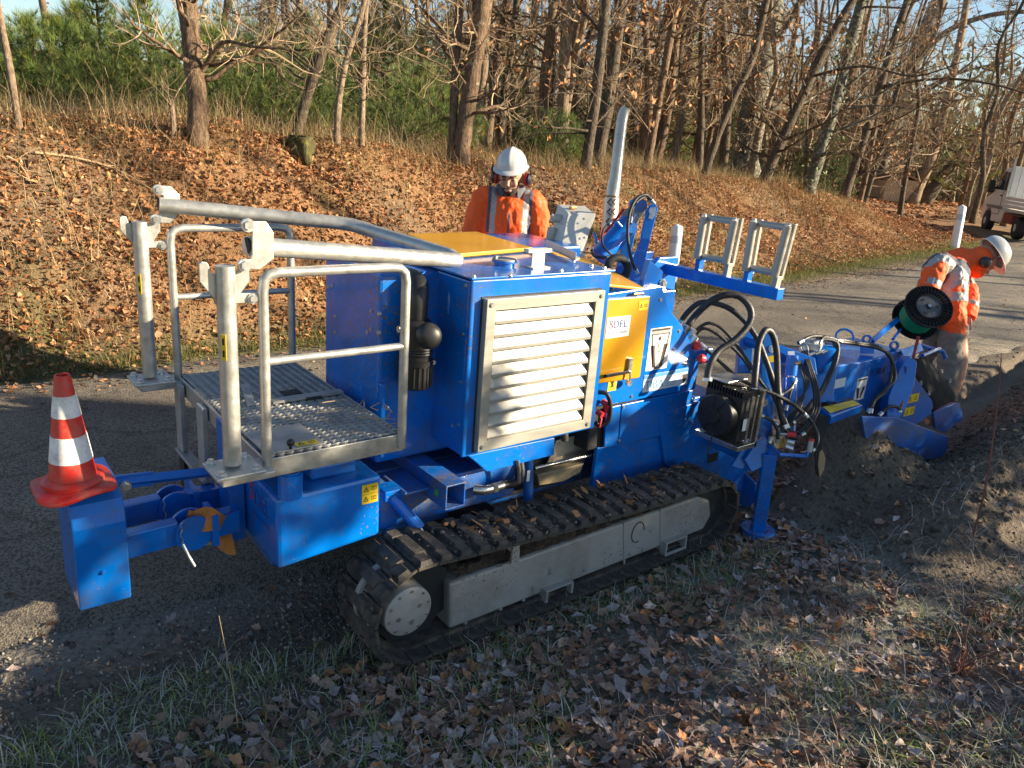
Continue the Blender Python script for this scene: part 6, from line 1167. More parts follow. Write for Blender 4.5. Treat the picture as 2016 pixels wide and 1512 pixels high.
# ------------------------------------------------------------------ spool of green line
sc = PD(1828, 604, 4.78); sa = Vector(np.array(IX)*.004+np.array(IY)*.062+FW*.165); sl = sa.length; sa = sa.normalized()
spool = thing('spool', sc, 'large black plastic spool wound with green line on the holder behind the machine', 'spool')
SPB = mat('spool_black', (.012, .012, .013), .6, spec=.25)
RF = .146; e1_ = sa.orthogonal().normalized(); e2_ = sa.cross(e1_)
def ring(mb, o, r_in, r_out, th, n=48):
    vs = []
    for (r_, h_) in ((r_in, 0), (r_out, 0), (r_out, th), (r_in, th)):
        for j in range(n): a = 2*math.pi*j/n; vs.append(o+sa*h_+(e1_*math.cos(a)+e2_*math.sin(a))*r_)
    mb.add(vs, [(k_*n+j, k_*n+(j+1) % n, ((k_+1) % 4)*n+(j+1) % n, ((k_+1) % 4)*n+j) for k_ in range(4) for j in range(n)])
def flange(o, name, outer):
    mb = MB(); ring(mb, o, .045, RF, .004); ring(mb, o-sa*.008, RF-.006, RF, .012); ring(mb, o-sa*.008, .075, .082, .010); ring(mb, o-sa*.006, .112, .116, .007)
    fl_ = obj(name, mb, SPB, spool, True)
    mb = MB()
    for j in range(36):
        a = 2*math.pi*j/36; d = e1_*math.cos(a)+e2_*math.sin(a); t = e2_*math.cos(a)-e1_*math.sin(a); q = o-sa*.008
        mb.prism([q+d*.08-t*.0012, q+d*(RF-.005)-t*.0012, q+d*(RF-.005)+t*.0012, q+d*.08+t*.0012], sa*.009)
    obj('flange_ribs', mb, SPB, fl_, kind='stuff'); return fl_
f1 = flange(sc, 'flange', 1); flange(sc+sa*sl, 'flange', 0)
mb = MB(); ring(mb, sc-sa*.004, .012, .074, .004); obj('hub_label', mb, mat('scuffed_grey_label', (.075, .077, .085), .5, 0, .3, 25, dirt=(.22, .21, .20), dirt_amt=.4, dscale=30), spool, True)
mb = MB()
for j in range(3): a = 2*math.pi*j/3+.4; d = e1_*math.cos(a)+e2_*math.sin(a); mb.cyl(sc-sa*.0045+d*.055, sc-sa*.006+d*.055, .009, 14)
mb.cyl(sc-sa*.0045, sc-sa*.012, .017, 16); obj('hub_holes', mb, INK, spool, kind='stuff')
mb = MB(); prof = [(.104+.0022*(i % 2), .006+(sl-.010)*i/40) for i in range(41)]; mb.lathe(prof, sc, sa, 40); obj('green_line', mb, mat('green_line', (.0, .23, .10), .55, 0, .15, 40), spool, True)
mb = MB(); mb.cyl(sc-sa*.02, sc+sa*(sl+.06), .011, 12); obj('axle', mb, STEEL, spool, True)
# ------------------------------------------------------------------ roadside marker posts
REFL = mat('grey_reflective', (.50, .52, .56), .4, .2, .05, 20)
def bollard(base, top, r, label):
    t = thing('marker_post', base, label, 'marker post', 'white roadside marker posts'); ax = (top-base).normalized(); H = (top-base).length
    mb = MB(); mb.lathe([(r, -.1), (r, H*.62)], base, ax, 24); obj('shaft', mb, WHT, t, True); mb = MB(); mb.lathe([(r+.001, H*.62), (r+.001, H*.76)], base, ax, 24); obj('reflective_band', mb, REFL, t, True)
    mb = MB(); mb.lathe([(r, H*.76), (r, H*.93), (r*.9, H*.95), (.005, H)], base, ax, 24); obj('cap', mb, WHT, t, True)
b1 = hit(1322, 546); D1 = float((np.array(b1)-CP) @ FW); bollard(b1, PD(1334, 441, D1), 11.5*D1/F_PX, 'white marker post with grey band behind the roller bar')
b2 = hit(1879, 489); D2 = float((np.array(b2)-CP) @ FW); bollard(b2, PD(1895, 403, D2), 8.2*D2/F_PX, 'white marker post leaning at the road edge by the parked truck')
# ------------------------------------------------------------------ parked truck
ra_ = hit(1990, 470); fa_ = hit(1938, 452); hd_ = fa_-ra_; hd_.z = 0; hang = math.atan2(hd_.y, hd_.x) if hd_.length > .1 else R(37)
hang = R(37); tz = max(on_ground(ra_.x, ra_.y), .0)
TK = thing('truck', (ra_.x, ra_.y, tz), 'white flatbed truck parked at the right edge beyond the bank', 'truck'); MT = Matrix.Rotation(hang, 3, 'Z')
def tk(name, mb, m, parent=None, **k):        # local: x forward from the left rear wheel, y to the left side (0 = left flank), z up
    mb.v = [tuple(MT @ Vector(v) + Vector(TK.location)) for v in mb.v]; return obj(name, mb, m, parent or TK, **k)
WP = mat('truck_white', (.74, .72, .68), .35, 0, .05, 2, coat=.3); GL = mat('dark_glass', (.03, .035, .04), .08, 0); 
cab = MB(); pf = [(1.55, .45), (1.5, 2.0), (1.62, 2.16), (2.35, 2.14), (2.95, 1.35), (3.75, 1.10), (3.92, .75), (3.9, .40), (3.5, .36), (3.45, .62), (3.25, .78), (2.95, .78), (2.75, .62), (2.70, .36), (1.7, .36)]
cab.prism([(x, -.06, z) for x, z in pf], (0, -1.85, 0)); co = tk('cab', cab, WP, bevel=.04)
mb = MB(); mb.prism([(2.05, -.05, 1.42), (2.08, -.05, 2.02), (2.32, -.05, 2.02), (2.82, -.05, 1.42)], (0, -.02, 0)); tk('side_window', mb, GL, co); mb = MB(); mb.prism([(1.62, -.05, 1.42), (1.62, -.05, 2.0), (1.95, -.05, 2.0), (1.95, -.05, 1.42)], (0, -.02, 0)); tk('rear_quarter_window', mb, GL, co)
mb = MB(); mb.bx(1.98, 2.88, -.055, -.045, .62, .64); mb.bx(1.98, 2.0, -.055, -.045, .62, 2.02); mb.bx(1.62, 3.4, -.058, -.045, .80, .90); tk('door_trim', mb, mat('grey_trim', (.2, .2, .2), .6), co); mb = MB(); mb.bx(2.05, 2.2, -.06, -.03, 1.22, 1.26); tk('door_handle', mb, PLAST, co)
mb = MB(); mb.bx(2.70, 2.86, .02, .22, 1.30, 1.72); mb.bx(2.74, 2.80, -.10, .04, 1.42, 1.50); tk('wing_mirror', mb, PLAST, co, bevel=.03)
mb = MB(); mb.lathe([(.09, 0), (.09, .12), (.06, .17), (.01, .18)], (1.75, -.45, 2.16), UP, 16); tk('beacon', mb, mat('amber_beacon', (.85, .30, .01), .25), co, smooth=True)
for (x_, nm) in ((0, 'rear'), (3.1, 'front')):
    for y_ in (-.02, -1.72):
        mb = MB(); mb.lathe([(.20, 0), (.33, .01), (.345, .05), (.345, .20), (.33, .24), (.2, .25)], (x_, y_, .345), (0, -1, 0), 28); w_ = tk('wheel', mb, RUB, smooth=True); mb = MB(); mb.lathe([(.05, -.005), (.19, .005), (.2, .02)], (x_, y_, .345), (0, -1, 0), 20); tk('rim', mb, GREYC, w_, smooth=True)
mb = MB(); mb.bx(-1.0, 3.0, -.55, -.70, .45, .62); mb.bx(-1.0, 3.0, -1.20, -1.35, .45, .62); mb.bx(-.6, 1.6, -.5, -1.4, .50, .60); tk('chassis_frame', mb, DARK); mb = MB(); mb.bx(.55, 1.45, -.05, -.5, .40, .72); tk('tool_box', mb, mat('red_oxide', (.28, .05, .03), .6), bevel=.02); mb = MB(); mb.bx(-.42, .42, .02, -.45, .70, .74); tk('mudguard', mb, PLAST)
bed = MB(); bed.bx(-1.1, 1.42, .04, -2.0, .78, .88); bo = tk('flatbed', bed, GREYC, bevel=.01)
for z_ in (.90, 1.02, 1.14): mb = MB(); mb.bx(-1.1, 1.40, .05, .02, z_, z_+.10); tk('side_board', mb, WP, bo, bevel=.008)
for z_ in (.90, 1.02, 1.14): mb = MB(); mb.bx(-1.13, -1.10, .02, -1.98, z_, z_+.10); tk('tail_board', mb, WP, bo, bevel=.008)
mb = MB(); mb.bx(1.42, 1.46, .02, -1.98, 1.26, 2.2); hb = tk('headboard', mb, WP, bo)
for k_ in range(10): mb = MB(); mb.bx(1.39, 1.42, -.05-.2*k_, -.11-.2*k_, 1.26, 2.2); tk('headboard_rib', mb, WP, hb)
mb = MB(); mb.bx(1.38, 1.44, .04, -.02, .88, 2.45); tk('headboard_post', mb, GALV, bo)
# ------------------------------------------------------------------ shed, house, garden wall, pole
CORR = mat('beige_corrugated', (.50, .42, .30), .6, .1, .1, 4); 
sb = hit(1772, 398, 5); Ds = float((np.array(sb)-CP) @ FW); k_ = Ds/F_PX; shed = thing('shed', sb, 'small beige corrugated shed with a brown roof behind the leaning trunks', 'shed'); r_h = Vector(_rh); f_h = Vector(_fh)
def lo(a, b, c): return sb+r_h*a+f_h*b+Vector((0, 0, c))
w_, h_, d_ = 70*k_, 42*k_, 60*k_
mb = MB(); n_ = 22
for j in range(n_): mb.prism([lo(-w_/2+w_*j/n_, 0, 0), lo(-w_/2+w_*(j+.5)/n_, -.03, 0), lo(-w_/2+w_*(j+1)/n_, 0, 0)], (0, 0, h_))
mb.prism([lo(-w_/2, .005, 0), lo(w_/2, .005, 0), lo(w_/2, d_, 0), lo(-w_/2, d_, 0)], (0, 0, h_)); obj('wall', mb, CORR, shed)
mb = MB(); mb.prism([lo(-w_*.56, -.12, h_*.98), lo(0, -.12, h_*1.28), lo(w_*.56, -.12, h_*.98), lo(w_*.5, -.12, h_*.93), lo(0, -.12, h_*1.2), lo(-w_*.5, -.12, h_*.93)], f_h*(d_+.24)); obj('roof', mb, mat('rusty_roof', (.24, .13, .08), .7, 0, .3, 4), shed)
pb = hit(1752, 372, 5); Dp = float((np.array(pb)-CP) @ FW)
pl_ = thing('metal_pole', pb, 'pair of thin grey metal poles beside the shed', 'pole'); mb = MB(); mb.tube([pb, PD(1768, 275, Dp)], .03, 8); obj('pole', mb, GALV, pl_, True); mb = MB(); mb.tube([pb+r_h*.14, PD(1768, 275, Dp)+r_h*.14], .03, 8); obj('pole', mb, GALV, pl_, True)
def house(px, D, w, h, label, rot):
    b = at_depth(px, 270, D); t = thing('house', b, label, 'house'); rm_ = Matrix.Rotation(rot, 3, 'Z'); X_, Y_ = rm_ @ r_h, rm_ @ f_h; g = lambda a, c, z: b+X_*a+Y_*c+Vector((0, 0, z))
    mb = MB(); mb.prism([g(-w/2, 0, -.5), g(w/2, 0, -.5), g(w/2, 6, -.5), g(-w/2, 6, -.5)], (0, 0, h+.5)); obj('wall', mb, mat('cream_render', (.66, .57, .40), .8, 0, .06, 1), t)
    mb = MB(); mb.prism([g(-w/2-.4, -.5, h-.1), g(-w/2-.4, 3, h+1.5), g(-w/2-.4, 6.5, h-.1)], X_*(w+.8)); obj('roof', mb, mat('terracotta_tile', (.34, .15, .09), .8, 0, .25, 3), t)
    for a in (-w*.3, w*.05, w*.32):
        mb = MB(); mb.prism([g(a-.5, -.03, .9), g(a+.5, -.03, .9), g(a+.5, -.03, 2.1), g(a-.5, -.03, 2.1)], Y_*.05); wi = obj('window', mb, mat('brown_shutter', (.14, .07, .04), .6), t); mb = MB(); mb.prism([g(a-.42, -.05, 1.0), g(a+.42, -.05, 1.0), g(a+.42, -.05, 2.0), g(a-.42, -.05, 2.0)], Y_*.02); obj('pane', mb, GL, wi)
house(1545, 44, 9, 3.4, 'cream house glimpsed between the trunks above the roller bar', .15)
wb = at_depth(1700, 300, 42); gw = thing('garden_wall', wb, 'low red brick garden wall beyond the leaf covered ground', 'wall'); mb = MB(); mb.prism([wb+r_h*-2, wb+r_h*2.2, wb+r_h*2.2+f_h*.25, wb+r_h*-2+f_h*.25], (0, 0, .75)); obj('wall', mb, mat('red_brick', (.33, .11, .06), .85, 0, .3, 6), gw); mb = MB(); mb.box(wb+r_h*2.45+Vector((0, 0, .55)), (.45, .45, 1.3)); obj('pillar', mb, mat('red_brick', (.33, .11, .06), .85, 0, .3, 6), gw, bevel=.02); mb = MB(); mb.prism([wb+r_h*-2.05-f_h*.04+Vector((0, 0, .752)), wb+r_h*2.2-f_h*.04+Vector((0, 0, .752)), wb+r_h*2.2+f_h*.3+Vector((0, 0, .752)), wb+r_h*-2.05+f_h*.3+Vector((0, 0, .752))], (0, 0, .07)); obj('coping', mb, GREYC, gw)

# ------------------------------------------------------------------ small plants in the foreground
RTW = mat('reddish_twig', (.20, .075, .05), .8, 0, .3, 8)
def stalk(pts, r, label, m, seed):
    b = hit(*pts[0]); D = float((np.array(b)-CP) @ FW); mb = MB(); Q = smooth_path([b-Vector((0, 0, .02))]+[PD(a, c, D+d) for a, c, d in pts[1:]] if len(pts[1]) == 3 else [b-Vector((0, 0, .02))]+[PD(a, c, D) for a, c in pts[1:]], 4); mb.tube(Q, [r*(1-.75*i/len(Q)) for i in range(len(Q))], 6); return obj('dry_stalk', mb, m, None, True, label=label, cat='stalk')
stalk([(1915, 1060), (1940, 960), (1958, 840), (1969, 740), (1971, 695)], .006, 'tall thin reddish sapling at the right beside the spoil', RTW, 1); stalk([(470, 1445), (462, 1380), (448, 1300), (431, 1212)], .002, 'single thin dry grass stalk in the left foreground', mat('straw', (.42, .30, .16), .8), 2)
def twig_bush(px, py, h, seed, label, m=RTW):
    b = hit(px, py); r = random.Random(seed); mb = MB()
    for j in range(12): grow(mb, b, Vector((r.uniform(-.8, .8), r.uniform(-.8, .8), 1)), h*r.uniform(.6, 1.1), .004, r, 1, mb, 0, up=.1, kids=(6, 6))
    obj('twig_bush', mb, m, None, False, label=label, cat='bush')
twig_bush(1880, 1335, .22, 3, 'small bare reddish bush on the frosted ground at lower right'); twig_bush(1950, 1240, .14, 4, 'tuft of bare twigs right of the small reddish bush')
n = 12000; xs = rng.uniform(1.6, 7.5, n); ys = rng.uniform(0, 1.5, n); q = rng.random(n) < .5+vn(xs, ys, .4, 71); xs, ys = xs[q], ys[q]; n = len(xs)
blades('frosted_stems', xs, ys, rng.uniform(.06, .24, n), rng.uniform(.0008, .0022, n), [(.50, .45, .40), (.42, .37, .32), (.34, .25, .18), (.56, .53, .50)], 1.1, 'frosted pale stems tangled over the right foreground', 'frost_stem', segs=4)

# ------------------------------------------------------------------ people
SKIN = mat('skin', (.50, .27, .18), .55, 0, .08, 20); HAIR = mat('dark_hair', (.035, .022, .015), .8); 
ORG = mat('hi_vis_orange', (.95, .115, .012), .7, 0, .08, 9); RFB = mat('reflective_tape', (.36, .36, .35), .45, .1, .06, 30); NAVY = mat('grey_navy_cloth', (.10, .105, .135), .85, 0, .15, 20); TROU = mat('grey_work_trousers', (.20, .18, .16), .9, 0, .15, 12)
HELM = mat('helmet_white', (.52, .52, .51), .28, 0, .03, 6, coat=.4); MUFF = mat('ear_muff_dark', (.03, .03, .035), .35); MUFFR = mat('ear_muff_red', (.42, .03, .03), .4)
def remesh(mb, vox, parent, name, mats, smooth_it=6, disp=0., classify=None):
    me = mesh_of('t', mb); t = bpy.data.objects.new('t', me); COL.objects.link(t)
    rmm = t.modifiers.new('r', 'REMESH'); rmm.mode = 'VOXEL'; rmm.voxel_size = vox; sm = t.modifiers.new('s', 'SMOOTH'); sm.iterations = smooth_it; sm.factor = .5
    if disp:
        tx = bpy.data.textures.new('folds', 'CLOUDS'); tx.noise_scale = .07; tx.noise_depth = 2; dm = t.modifiers.new('d', 'DISPLACE'); dm.texture = tx; dm.strength = disp; dm.mid_level = .5; dm.texture_coords = 'GLOBAL'
    dg = bpy.context.evaluated_depsgraph_get(); m2 = bpy.data.meshes.new_from_object(t.evaluated_get(dg)); bpy.data.objects.remove(t)
    L = np.array(root_loc(parent)); n = len(m2.vertices); c = np.empty(n*3, np.float32); m2.vertices.foreach_get('co', c); c = c.reshape(-1, 3)
    m2.materials.clear()
    for m in mats: m2.materials.append(m)
    if classify is not None:
        nf = len(m2.polygons); fc_ = np.empty(nf*3, np.float32); m2.polygons.foreach_get('center', fc_); m2.polygons.foreach_set('material_index', np.asarray(classify(fc_.reshape(-1, 3)), np.int32))
    m2.polygons.foreach_set('use_smooth', np.ones(len(m2.polygons), bool)); m2.vertices.foreach_set('co', (c-L[None]).astype(np.float32).ravel()); m2.update(); o = bpy.data.objects.new(name, m2); COL.objects.link(o); o.parent = parent; return o
def loft(mb, secs, n=20):                       # (centre, side vector, front vector) ellipses
    vs = []
    for c, a, b in secs:
        for j in range(n): t = 2*math.pi*j/n; vs.append(Vector(c)+Vector(a)*math.cos(t)+Vector(b)*math.sin(t))
    k = len(secs); mb.add(vs, [(i*n+j, i*n+(j+1) % n, (i+1)*n+(j+1) % n, (i+1)*n+j) for i in range(k-1) for j in range(n)]+[tuple(range(n-1, -1, -1)), tuple((k-1)*n+j for j in range(n))])
def limb(mb, pts, rs): Q = smooth_path(pts, 4); mb.tube(Q, list(np.interp(np.linspace(0, 1, len(Q)), np.linspace(0, 1, len(rs)), rs)), 14)
def hand(mb, wrist, d, palm_n, side, s=1.0, curl=.5):
    d = Vector(d).normalized(); nrm = Vector(palm_n).normalized(); sd = d.cross(nrm).normalized()*side; pc = wrist+d*.045*s
    mb.ell(pc, (.001, .001, .001), None, 4, 3)
    mb.tube([wrist-d*.01, wrist+d*.03*s, wrist+d*.085*s], [.026*s, .036*s, .036*s], 10, True, 0, .5)
    for i in range(4):
        r0 = pc+d*.035*s+sd*(.027-.018*i)*s; L = (.07, .078, .073, .056)[i]*s; k1 = r0+(d*math.cos(curl*.4)+nrm*math.sin(curl*.4))*L*.45; k2 = k1+(d*math.cos(curl*1.1)+nrm*math.sin(curl*1.1))*L*.33; k3 = k2+(d*math.cos(curl*1.7)+nrm*math.sin(curl*1.7))*L*.28
        mb.tube([r0-d*.01*s, r0, k1, k2, k3], [.0095*s, .0095*s, .009*s, .0085*s, .007*s], 8)
    t0 = wrist+d*.02*s+sd*.025*s; t1 = t0+(d*.6+sd*.75+nrm*.2).normalized()*.04*s; t2 = t1+(d*.9+sd*.25+nrm*.3).normalized()*.03*s; mb.tube([t0, t1, t2], [.013*s, .011*s, .008*s], 8)
def head(mb, c, Rh):                            # local: x right ear, y forward (face), z crown
    def w(a, b, z): return c+Rh @ Vector((a, b, z))
    mb.ell(c+Rh @ Vector((0, -.012, .025)), (.076, .094, .092), Rh, 18, 12); mb.ell(w(0, .022, -.045), (.056, .066, .070), Rh, 14, 10); mb.ell(w(0, .045, -.085), (.034, .034, .026), Rh, 12, 8)
    mb.tube([w(0, .083, .012), w(0, .098, -.015), w(0, .108, -.030)], [.010, .012, .016], 8); mb.ell(w(0, .082, -.062), (.024, .014, .010), Rh, 10, 6); mb.ell(w(0, .084, .022), (.05, .014, .010), Rh, 10, 6)
    for s_ in (-1, 1): mb.ell(w(.077*s_, -.01, -.01), (.012, .022, .032), Rh, 10, 8); mb.ell(w(.038*s_, .066, -.02), (.022, .020, .022), Rh, 8, 6)
def helmet(parent, c, Rh, sc=1.0):
    n, kk = 36, 9; vs = []; w = lambda a, b, z: c+Rh @ Vector((a*sc, b*sc, z*sc))
    for i in range(kk):
        th = math.pi/2*i/(kk-1)
        for j in range(n):
            ph = 2*math.pi*j/n; rx, ry = .110, .136; x_, y_ = math.sin(th)*math.cos(ph), math.sin(th)*math.sin(ph); z_ = math.cos(th)*.125
            rid = .007*max(0, 1-abs(x_)/.22)*(1 if th < 1.35 else 0) + .003*max(0, 1-abs(abs(x_)-.45)/.07); f_ = 1+rid/.11; vs.append(w(x_*rx*f_, y_*ry*f_, .035+z_*f_))
    for (gx_, gf, gz) in ((.012, .045, -.008), (.014, .052, -.014), (.008, .044, -.018), (-.004, -.004, -.006)):
        for j in range(n):
            ph = 2*math.pi*j/n; fr = max(0, math.sin(ph))**2; g = gx_*(1-fr)+gf*fr; vs.append(w(math.cos(ph)*(.110+g), math.sin(ph)*(.136+g), .035+gz*(.4+.9*fr)))
    mb = MB(); tot = kk+4; mb.add(vs, [(i*n+j, i*n+(j+1) % n, (i+1)*n+(j+1) % n, (i+1)*n+j) for i in range(tot-1) for j in range(n)]); return obj('helmet', mb, HELM, parent, smooth=True, angle=50)
def muffs(parent, c, Rh, col2, sides=(-1, 1), dz=-.01):
    for s_ in sides:
        mb = MB(); o = c+Rh @ Vector((.085*s_, -.012, dz)); ax = Rh @ Vector((s_, 0, 0)); mb.lathe([(.034, 0), (.042, .006), (.042, .018), (.034, .02)], o, ax, 20); m_ = obj('ear_muff', mb, col2, parent, True)
        mb = MB(); mb.lathe([(.040, .018), (.041, .032), (.030, .046), (.008, .05)], o, ax, 20); obj('cup_shell', mb, MUFF, m_, True)
        mb = MB(); mb.tube([c+Rh @ Vector((.125*s_, -.012, dz+.01)), c+Rh @ Vector((.128*s_, -.01, .045)), c+Rh @ Vector((.118*s_, 0, .07))], .006, 6); obj('cup_arm', mb, MUFF, m_, True)
def frame(fwd, up_): 
    y_ = Vector(fwd).normalized(); x_ = y_.cross(Vector(up_)).normalized(); z_ = x_.cross(y_); return Matrix(((x_.x, y_.x, z_.x), (x_.y, y_.y, z_.y), (x_.z, y_.z, z_.z)))
def seg_d(c, a, b):
    a = np.array(a); b = np.array(b); ab = b-a; t = np.clip(((c-a) @ ab)/(ab @ ab), 0, 1); return np.linalg.norm(c-(a+t[:, None]*ab), axis=1), t
RH, FH, UPV = Vector(_rh), Vector(_fh), Vector((0, 0, 1))

# operator, facing the camera behind the machine
DO = 4.98; hc_ = PD(1008, 346, DO); gx_ = hc_.x+.02*FH.x; OPb = Vector((hc_.x+FH.x*.05, hc_.y+FH.y*.05, .05)); OP = thing('person', OPb, 'person in orange high visibility jacket and white helmet operating a remote behind the machine', 'person')
def L_(r, u, f): return OPb+RH*r+UPV*u-FH*f
hf = (-FH*.88-RH*.16-UPV*.22).normalized(); Rh = frame(hf, UPV); hc_ = L_(.01, 1.585, .05); hc_ = PD(1006, 349, DO-.05)
nk = L_(-.005, 1.44, .0); sh = [L_(-.175, 1.395, .0), L_(.165, 1.385, .0)]; el = [L_(-.235, 1.13, .06), L_(.215, 1.12, .07)]; wr = [L_(-.115, 1.045, .27), L_(.09, 1.03, .28)]; hip = L_(0, .93, -.02)
bd = MB(); head(bd, hc_, Rh); limb(bd, [nk-UPV*.03, nk+UPV*.04, hc_-UPV*.05], [.062, .056, .056]); loft(bd, [(hip, RH*.155, FH*.10), (L_(0, 1.1, 0), RH*.14, FH*.10), (L_(0, 1.28, 0), RH*.17, FH*.11), (L_(0, 1.40, 0), RH*.16, FH*.085), (L_(0, 1.46, 0), RH*.06, FH*.06)])
for i in (0, 1):
    limb(bd, [sh[i], el[i], wr[i]], [.05, .042, .028]); dd = (wr[i]-el[i]).normalized(); hand(bd, wr[i], (dd*.6+RH*(.5 if i == 0 else -.5)), -UPV, 1 if i else -1, 1, .9)
    s_ = -1 if i == 0 else 1; limb(bd, [hip+RH*.085*s_, L_(.10*s_, .50, .02), L_(.11*s_, .09, -.02)], [.085, .058, .04]); limb(bd, [L_(.11*s_, .06, -.05), L_(.12*s_, .04, .17)], [.042, .036])
def cls_op(c):
    q = (c-np.array(hc_)) @ np.array(Rh); m = np.zeros(len(c), int); beard = (q[:, 2] < -.048) & (q[:, 1] > .015) & (np.linalg.norm(q, axis=1) < .16); beard |= (np.abs(q[:, 0]) > .048) & (q[:, 2] < -.02) & (q[:, 2] > -.1) & (q[:, 1] > -.01) & (q[:, 1] < .06) & (np.abs(q[:, 0]) < .074)
    lips = (np.abs(q[:, 0]) < .022) & (np.abs(q[:, 2]+.062) < .008) & (q[:, 1] > .07); hairm = ((q[:, 2] > .05) | (q[:, 1] < -.035)) & (q[:, 2] > -.06) & (np.linalg.norm(q, axis=1) < .16); m[beard | hairm] = 1; m[lips] = 0
    brow = (np.abs(q[:, 2]-.026) < .006) & (np.abs(q[:, 0]) > .012) & (np.abs(q[:, 0]) < .05) & (q[:, 1] > .06); m[brow] = 1; return m
remesh(bd, .0055, OP, 'body', [SKIN, HAIR], 3, 0, cls_op)
mb = MB()
for s_ in (-1, 1): mb.ell(hc_+Rh @ Vector((.030*s_, .083, .006)), (.013, .006, .005), Rh, 8, 6)
obj('eyes', mb, INK, OP, True, kind='stuff')
jk = MB(); loft(jk, [(L_(0, .80, -.02), RH*.205, FH*.145), (L_(0, .95, -.01), RH*.20, FH*.145), (L_(0, 1.12, .0), RH*.195, FH*.145), (L_(0, 1.28, 0), RH*.19, FH*.14), (L_(0, 1.385, 0), RH*.175, FH*.115), (L_(0, 1.435, 0), RH*.115, FH*.09)], 24)
for i in (0, 1): limb(jk, [L_((-.09, .08)[i], 1.40, .0), sh[i], el[i], wr[i]-(wr[i]-el[i]).normalized()*.01], [.07, .082, .084, .074, .072, .062, .052])
def cls_j(c):
    m = np.zeros(len(c), int); q = c-np.array(OPb); r = q @ np.array(RH); u = q[:, 2]; best = np.full(len(c), 9.)
    td = np.abs(r)-.19
    for i in (0, 1):
        d1, t1 = seg_d(c, sh[i], el[i]); d2, t2 = seg_d(c, el[i], wr[i]); on1 = (d1 < .095) & (np.abs(r) > .17) & (d1 <= d2); on2 = (d2 < .09) & (d2 < d1)
        m[on2 & (((t2 > .22) & (t2 < .40)) | ((t2 > .58) & (t2 < .76)))] = 1; arm = on1 | on2
        if i == 0: allarm = arm
        else: allarm = allarm | arm
    tor = ~allarm; m[tor & (u > 1.10) & (np.abs(np.abs(r)-.105) < .017)] = 1; m[tor & (u > 1.2) & (np.abs(np.abs(r)-.135) < .011)] = 2; m[tor & (u > 1.04) & (u < 1.10)] = 1; m[tor & (u > .84) & (u < .90)] = 1
    fr = -(q @ np.array(FH)); m[tor & (np.abs(r-.0) < .007) & (fr > 0) & (u < 1.34)] = 2; return m
remesh(jk, .006, OP, 'jacket', [ORG, RFB, NAVY], 8, .028, cls_j)
mb = MB(); n_ = 22; vs = []
for (u, rx, ry) in ((1.40, .125, .10), (1.46, .098, .088), (1.505, .092, .085), (1.508, .084, .077), (1.44, .088, .076)):
    for j in range(n_): a = R(-62)+R(304)*j/(n_-1); a = R(-90)+R(28)+R(304)*j/(n_-1); vs.append(L_(rx*math.cos(a), u-.02*max(0, -math.sin(a)), -ry*math.sin(a)))
mb.add(vs, [(i*n_+j, i*n_+j+1, (i+1)*n_+j+1, (i+1)*n_+j) for i in range(4) for j in range(n_-1)]); obj('collar', mb, NAVY, OP, 'all')
tr_ = MB(); loft(tr_, [(L_(0, .84, -.01), RH*.19, FH*.135), (L_(0, 1.0, 0), RH*.18, FH*.125)])
for s_ in (-1, 1): limb(tr_, [hip+RH*.09*s_-UPV*.04, L_(.10*s_, .50, .02), L_(.11*s_, .06, -.02)], [.105, .085, .075])
remesh(tr_, .012, OP, 'trousers', [TROU], 4, .02); helmet(OP, hc_+Rh @ Vector((0, -.012, .038)), Rh, .9); muffs(OP, hc_, Rh, MUFFR)
rc = thing('remote_control', (wr[0]+wr[1])/2, 'grey handheld remote control held by the person behind the machine', 'remote control'); mb = MB(); rr_ = frame(RH, UPV*.9-FH*.45); cc_ = (wr[0]+wr[1])/2-FH*.07+UPV*.03; mb.box(cc_, (.10, .19, .04), rr_); obj('case', mb, mat('remote_grey', (.22, .24, .26), .5), rc, bevel=.008); mb = MB(); mb.box(cc_+rr_ @ Vector((.02, 0, .021)), (.03, .15, .003), rr_); obj('screen', mb, mat('pale_panel', (.42, .46, .48), .4), rc)
for s_ in (-.05, .05): mb = MB(); a_ = cc_+rr_ @ Vector((-.02, s_, .02)); mb.cyl(a_, a_+rr_ @ Vector((0, 0, .03)), .007, 10); obj('joystick', mb, PLAST, rc, True)

# second worker, bending at the far right
DW = 5.8; hipw = PD(1868, 645, DW); hip_g = Vector((hipw.x, hipw.y, 0.0)); WK = thing('person', Vector((hipw.x, hipw.y, on_ground(hipw.x, hipw.y) if False else .0)), 'person in orange jacket with white helmet bending down behind the green spool', 'person')
def Q(px, py, dd=0): return PD(px, py, DW+dd)
SHN, SHF = Q(1842, 528, -.16), Q(1888, 540, .17); ELN, ELF = Q(1824, 590, -.20), Q(1908, 585, .06); WRN, WRF = Q(1838, 625, -.10), Q(1905, 626, .0); NKW = Q(1893, 512, .0); HDW = Q(1936, 512, -.02)
fwdw = (RH*.62-UPV*.78-FH*.10).normalized(); RhW = frame(fwdw, RH*.78+UPV*.62)
bd = MB(); head(bd, HDW, RhW); limb(bd, [NKW-RH*.03, (NKW+HDW)/2, HDW-RhW @ Vector((0, 0, .05))], [.062, .056, .056])
spine = [hipw, Q(1862, 600), Q(1864, 545), NKW]
def sec(c, ax, a, b): s_ = FH*a; f_ = Vector(ax).normalized().cross(FH).normalized()*b; return (c, s_, f_)
loft(bd, [sec(spine[0], UPV, .15, .11), sec(spine[1], UPV, .14, .11), sec(spine[2], UPV, .17, .11), sec(NKW-RH*.02, UPV+RH, .06, .06)])
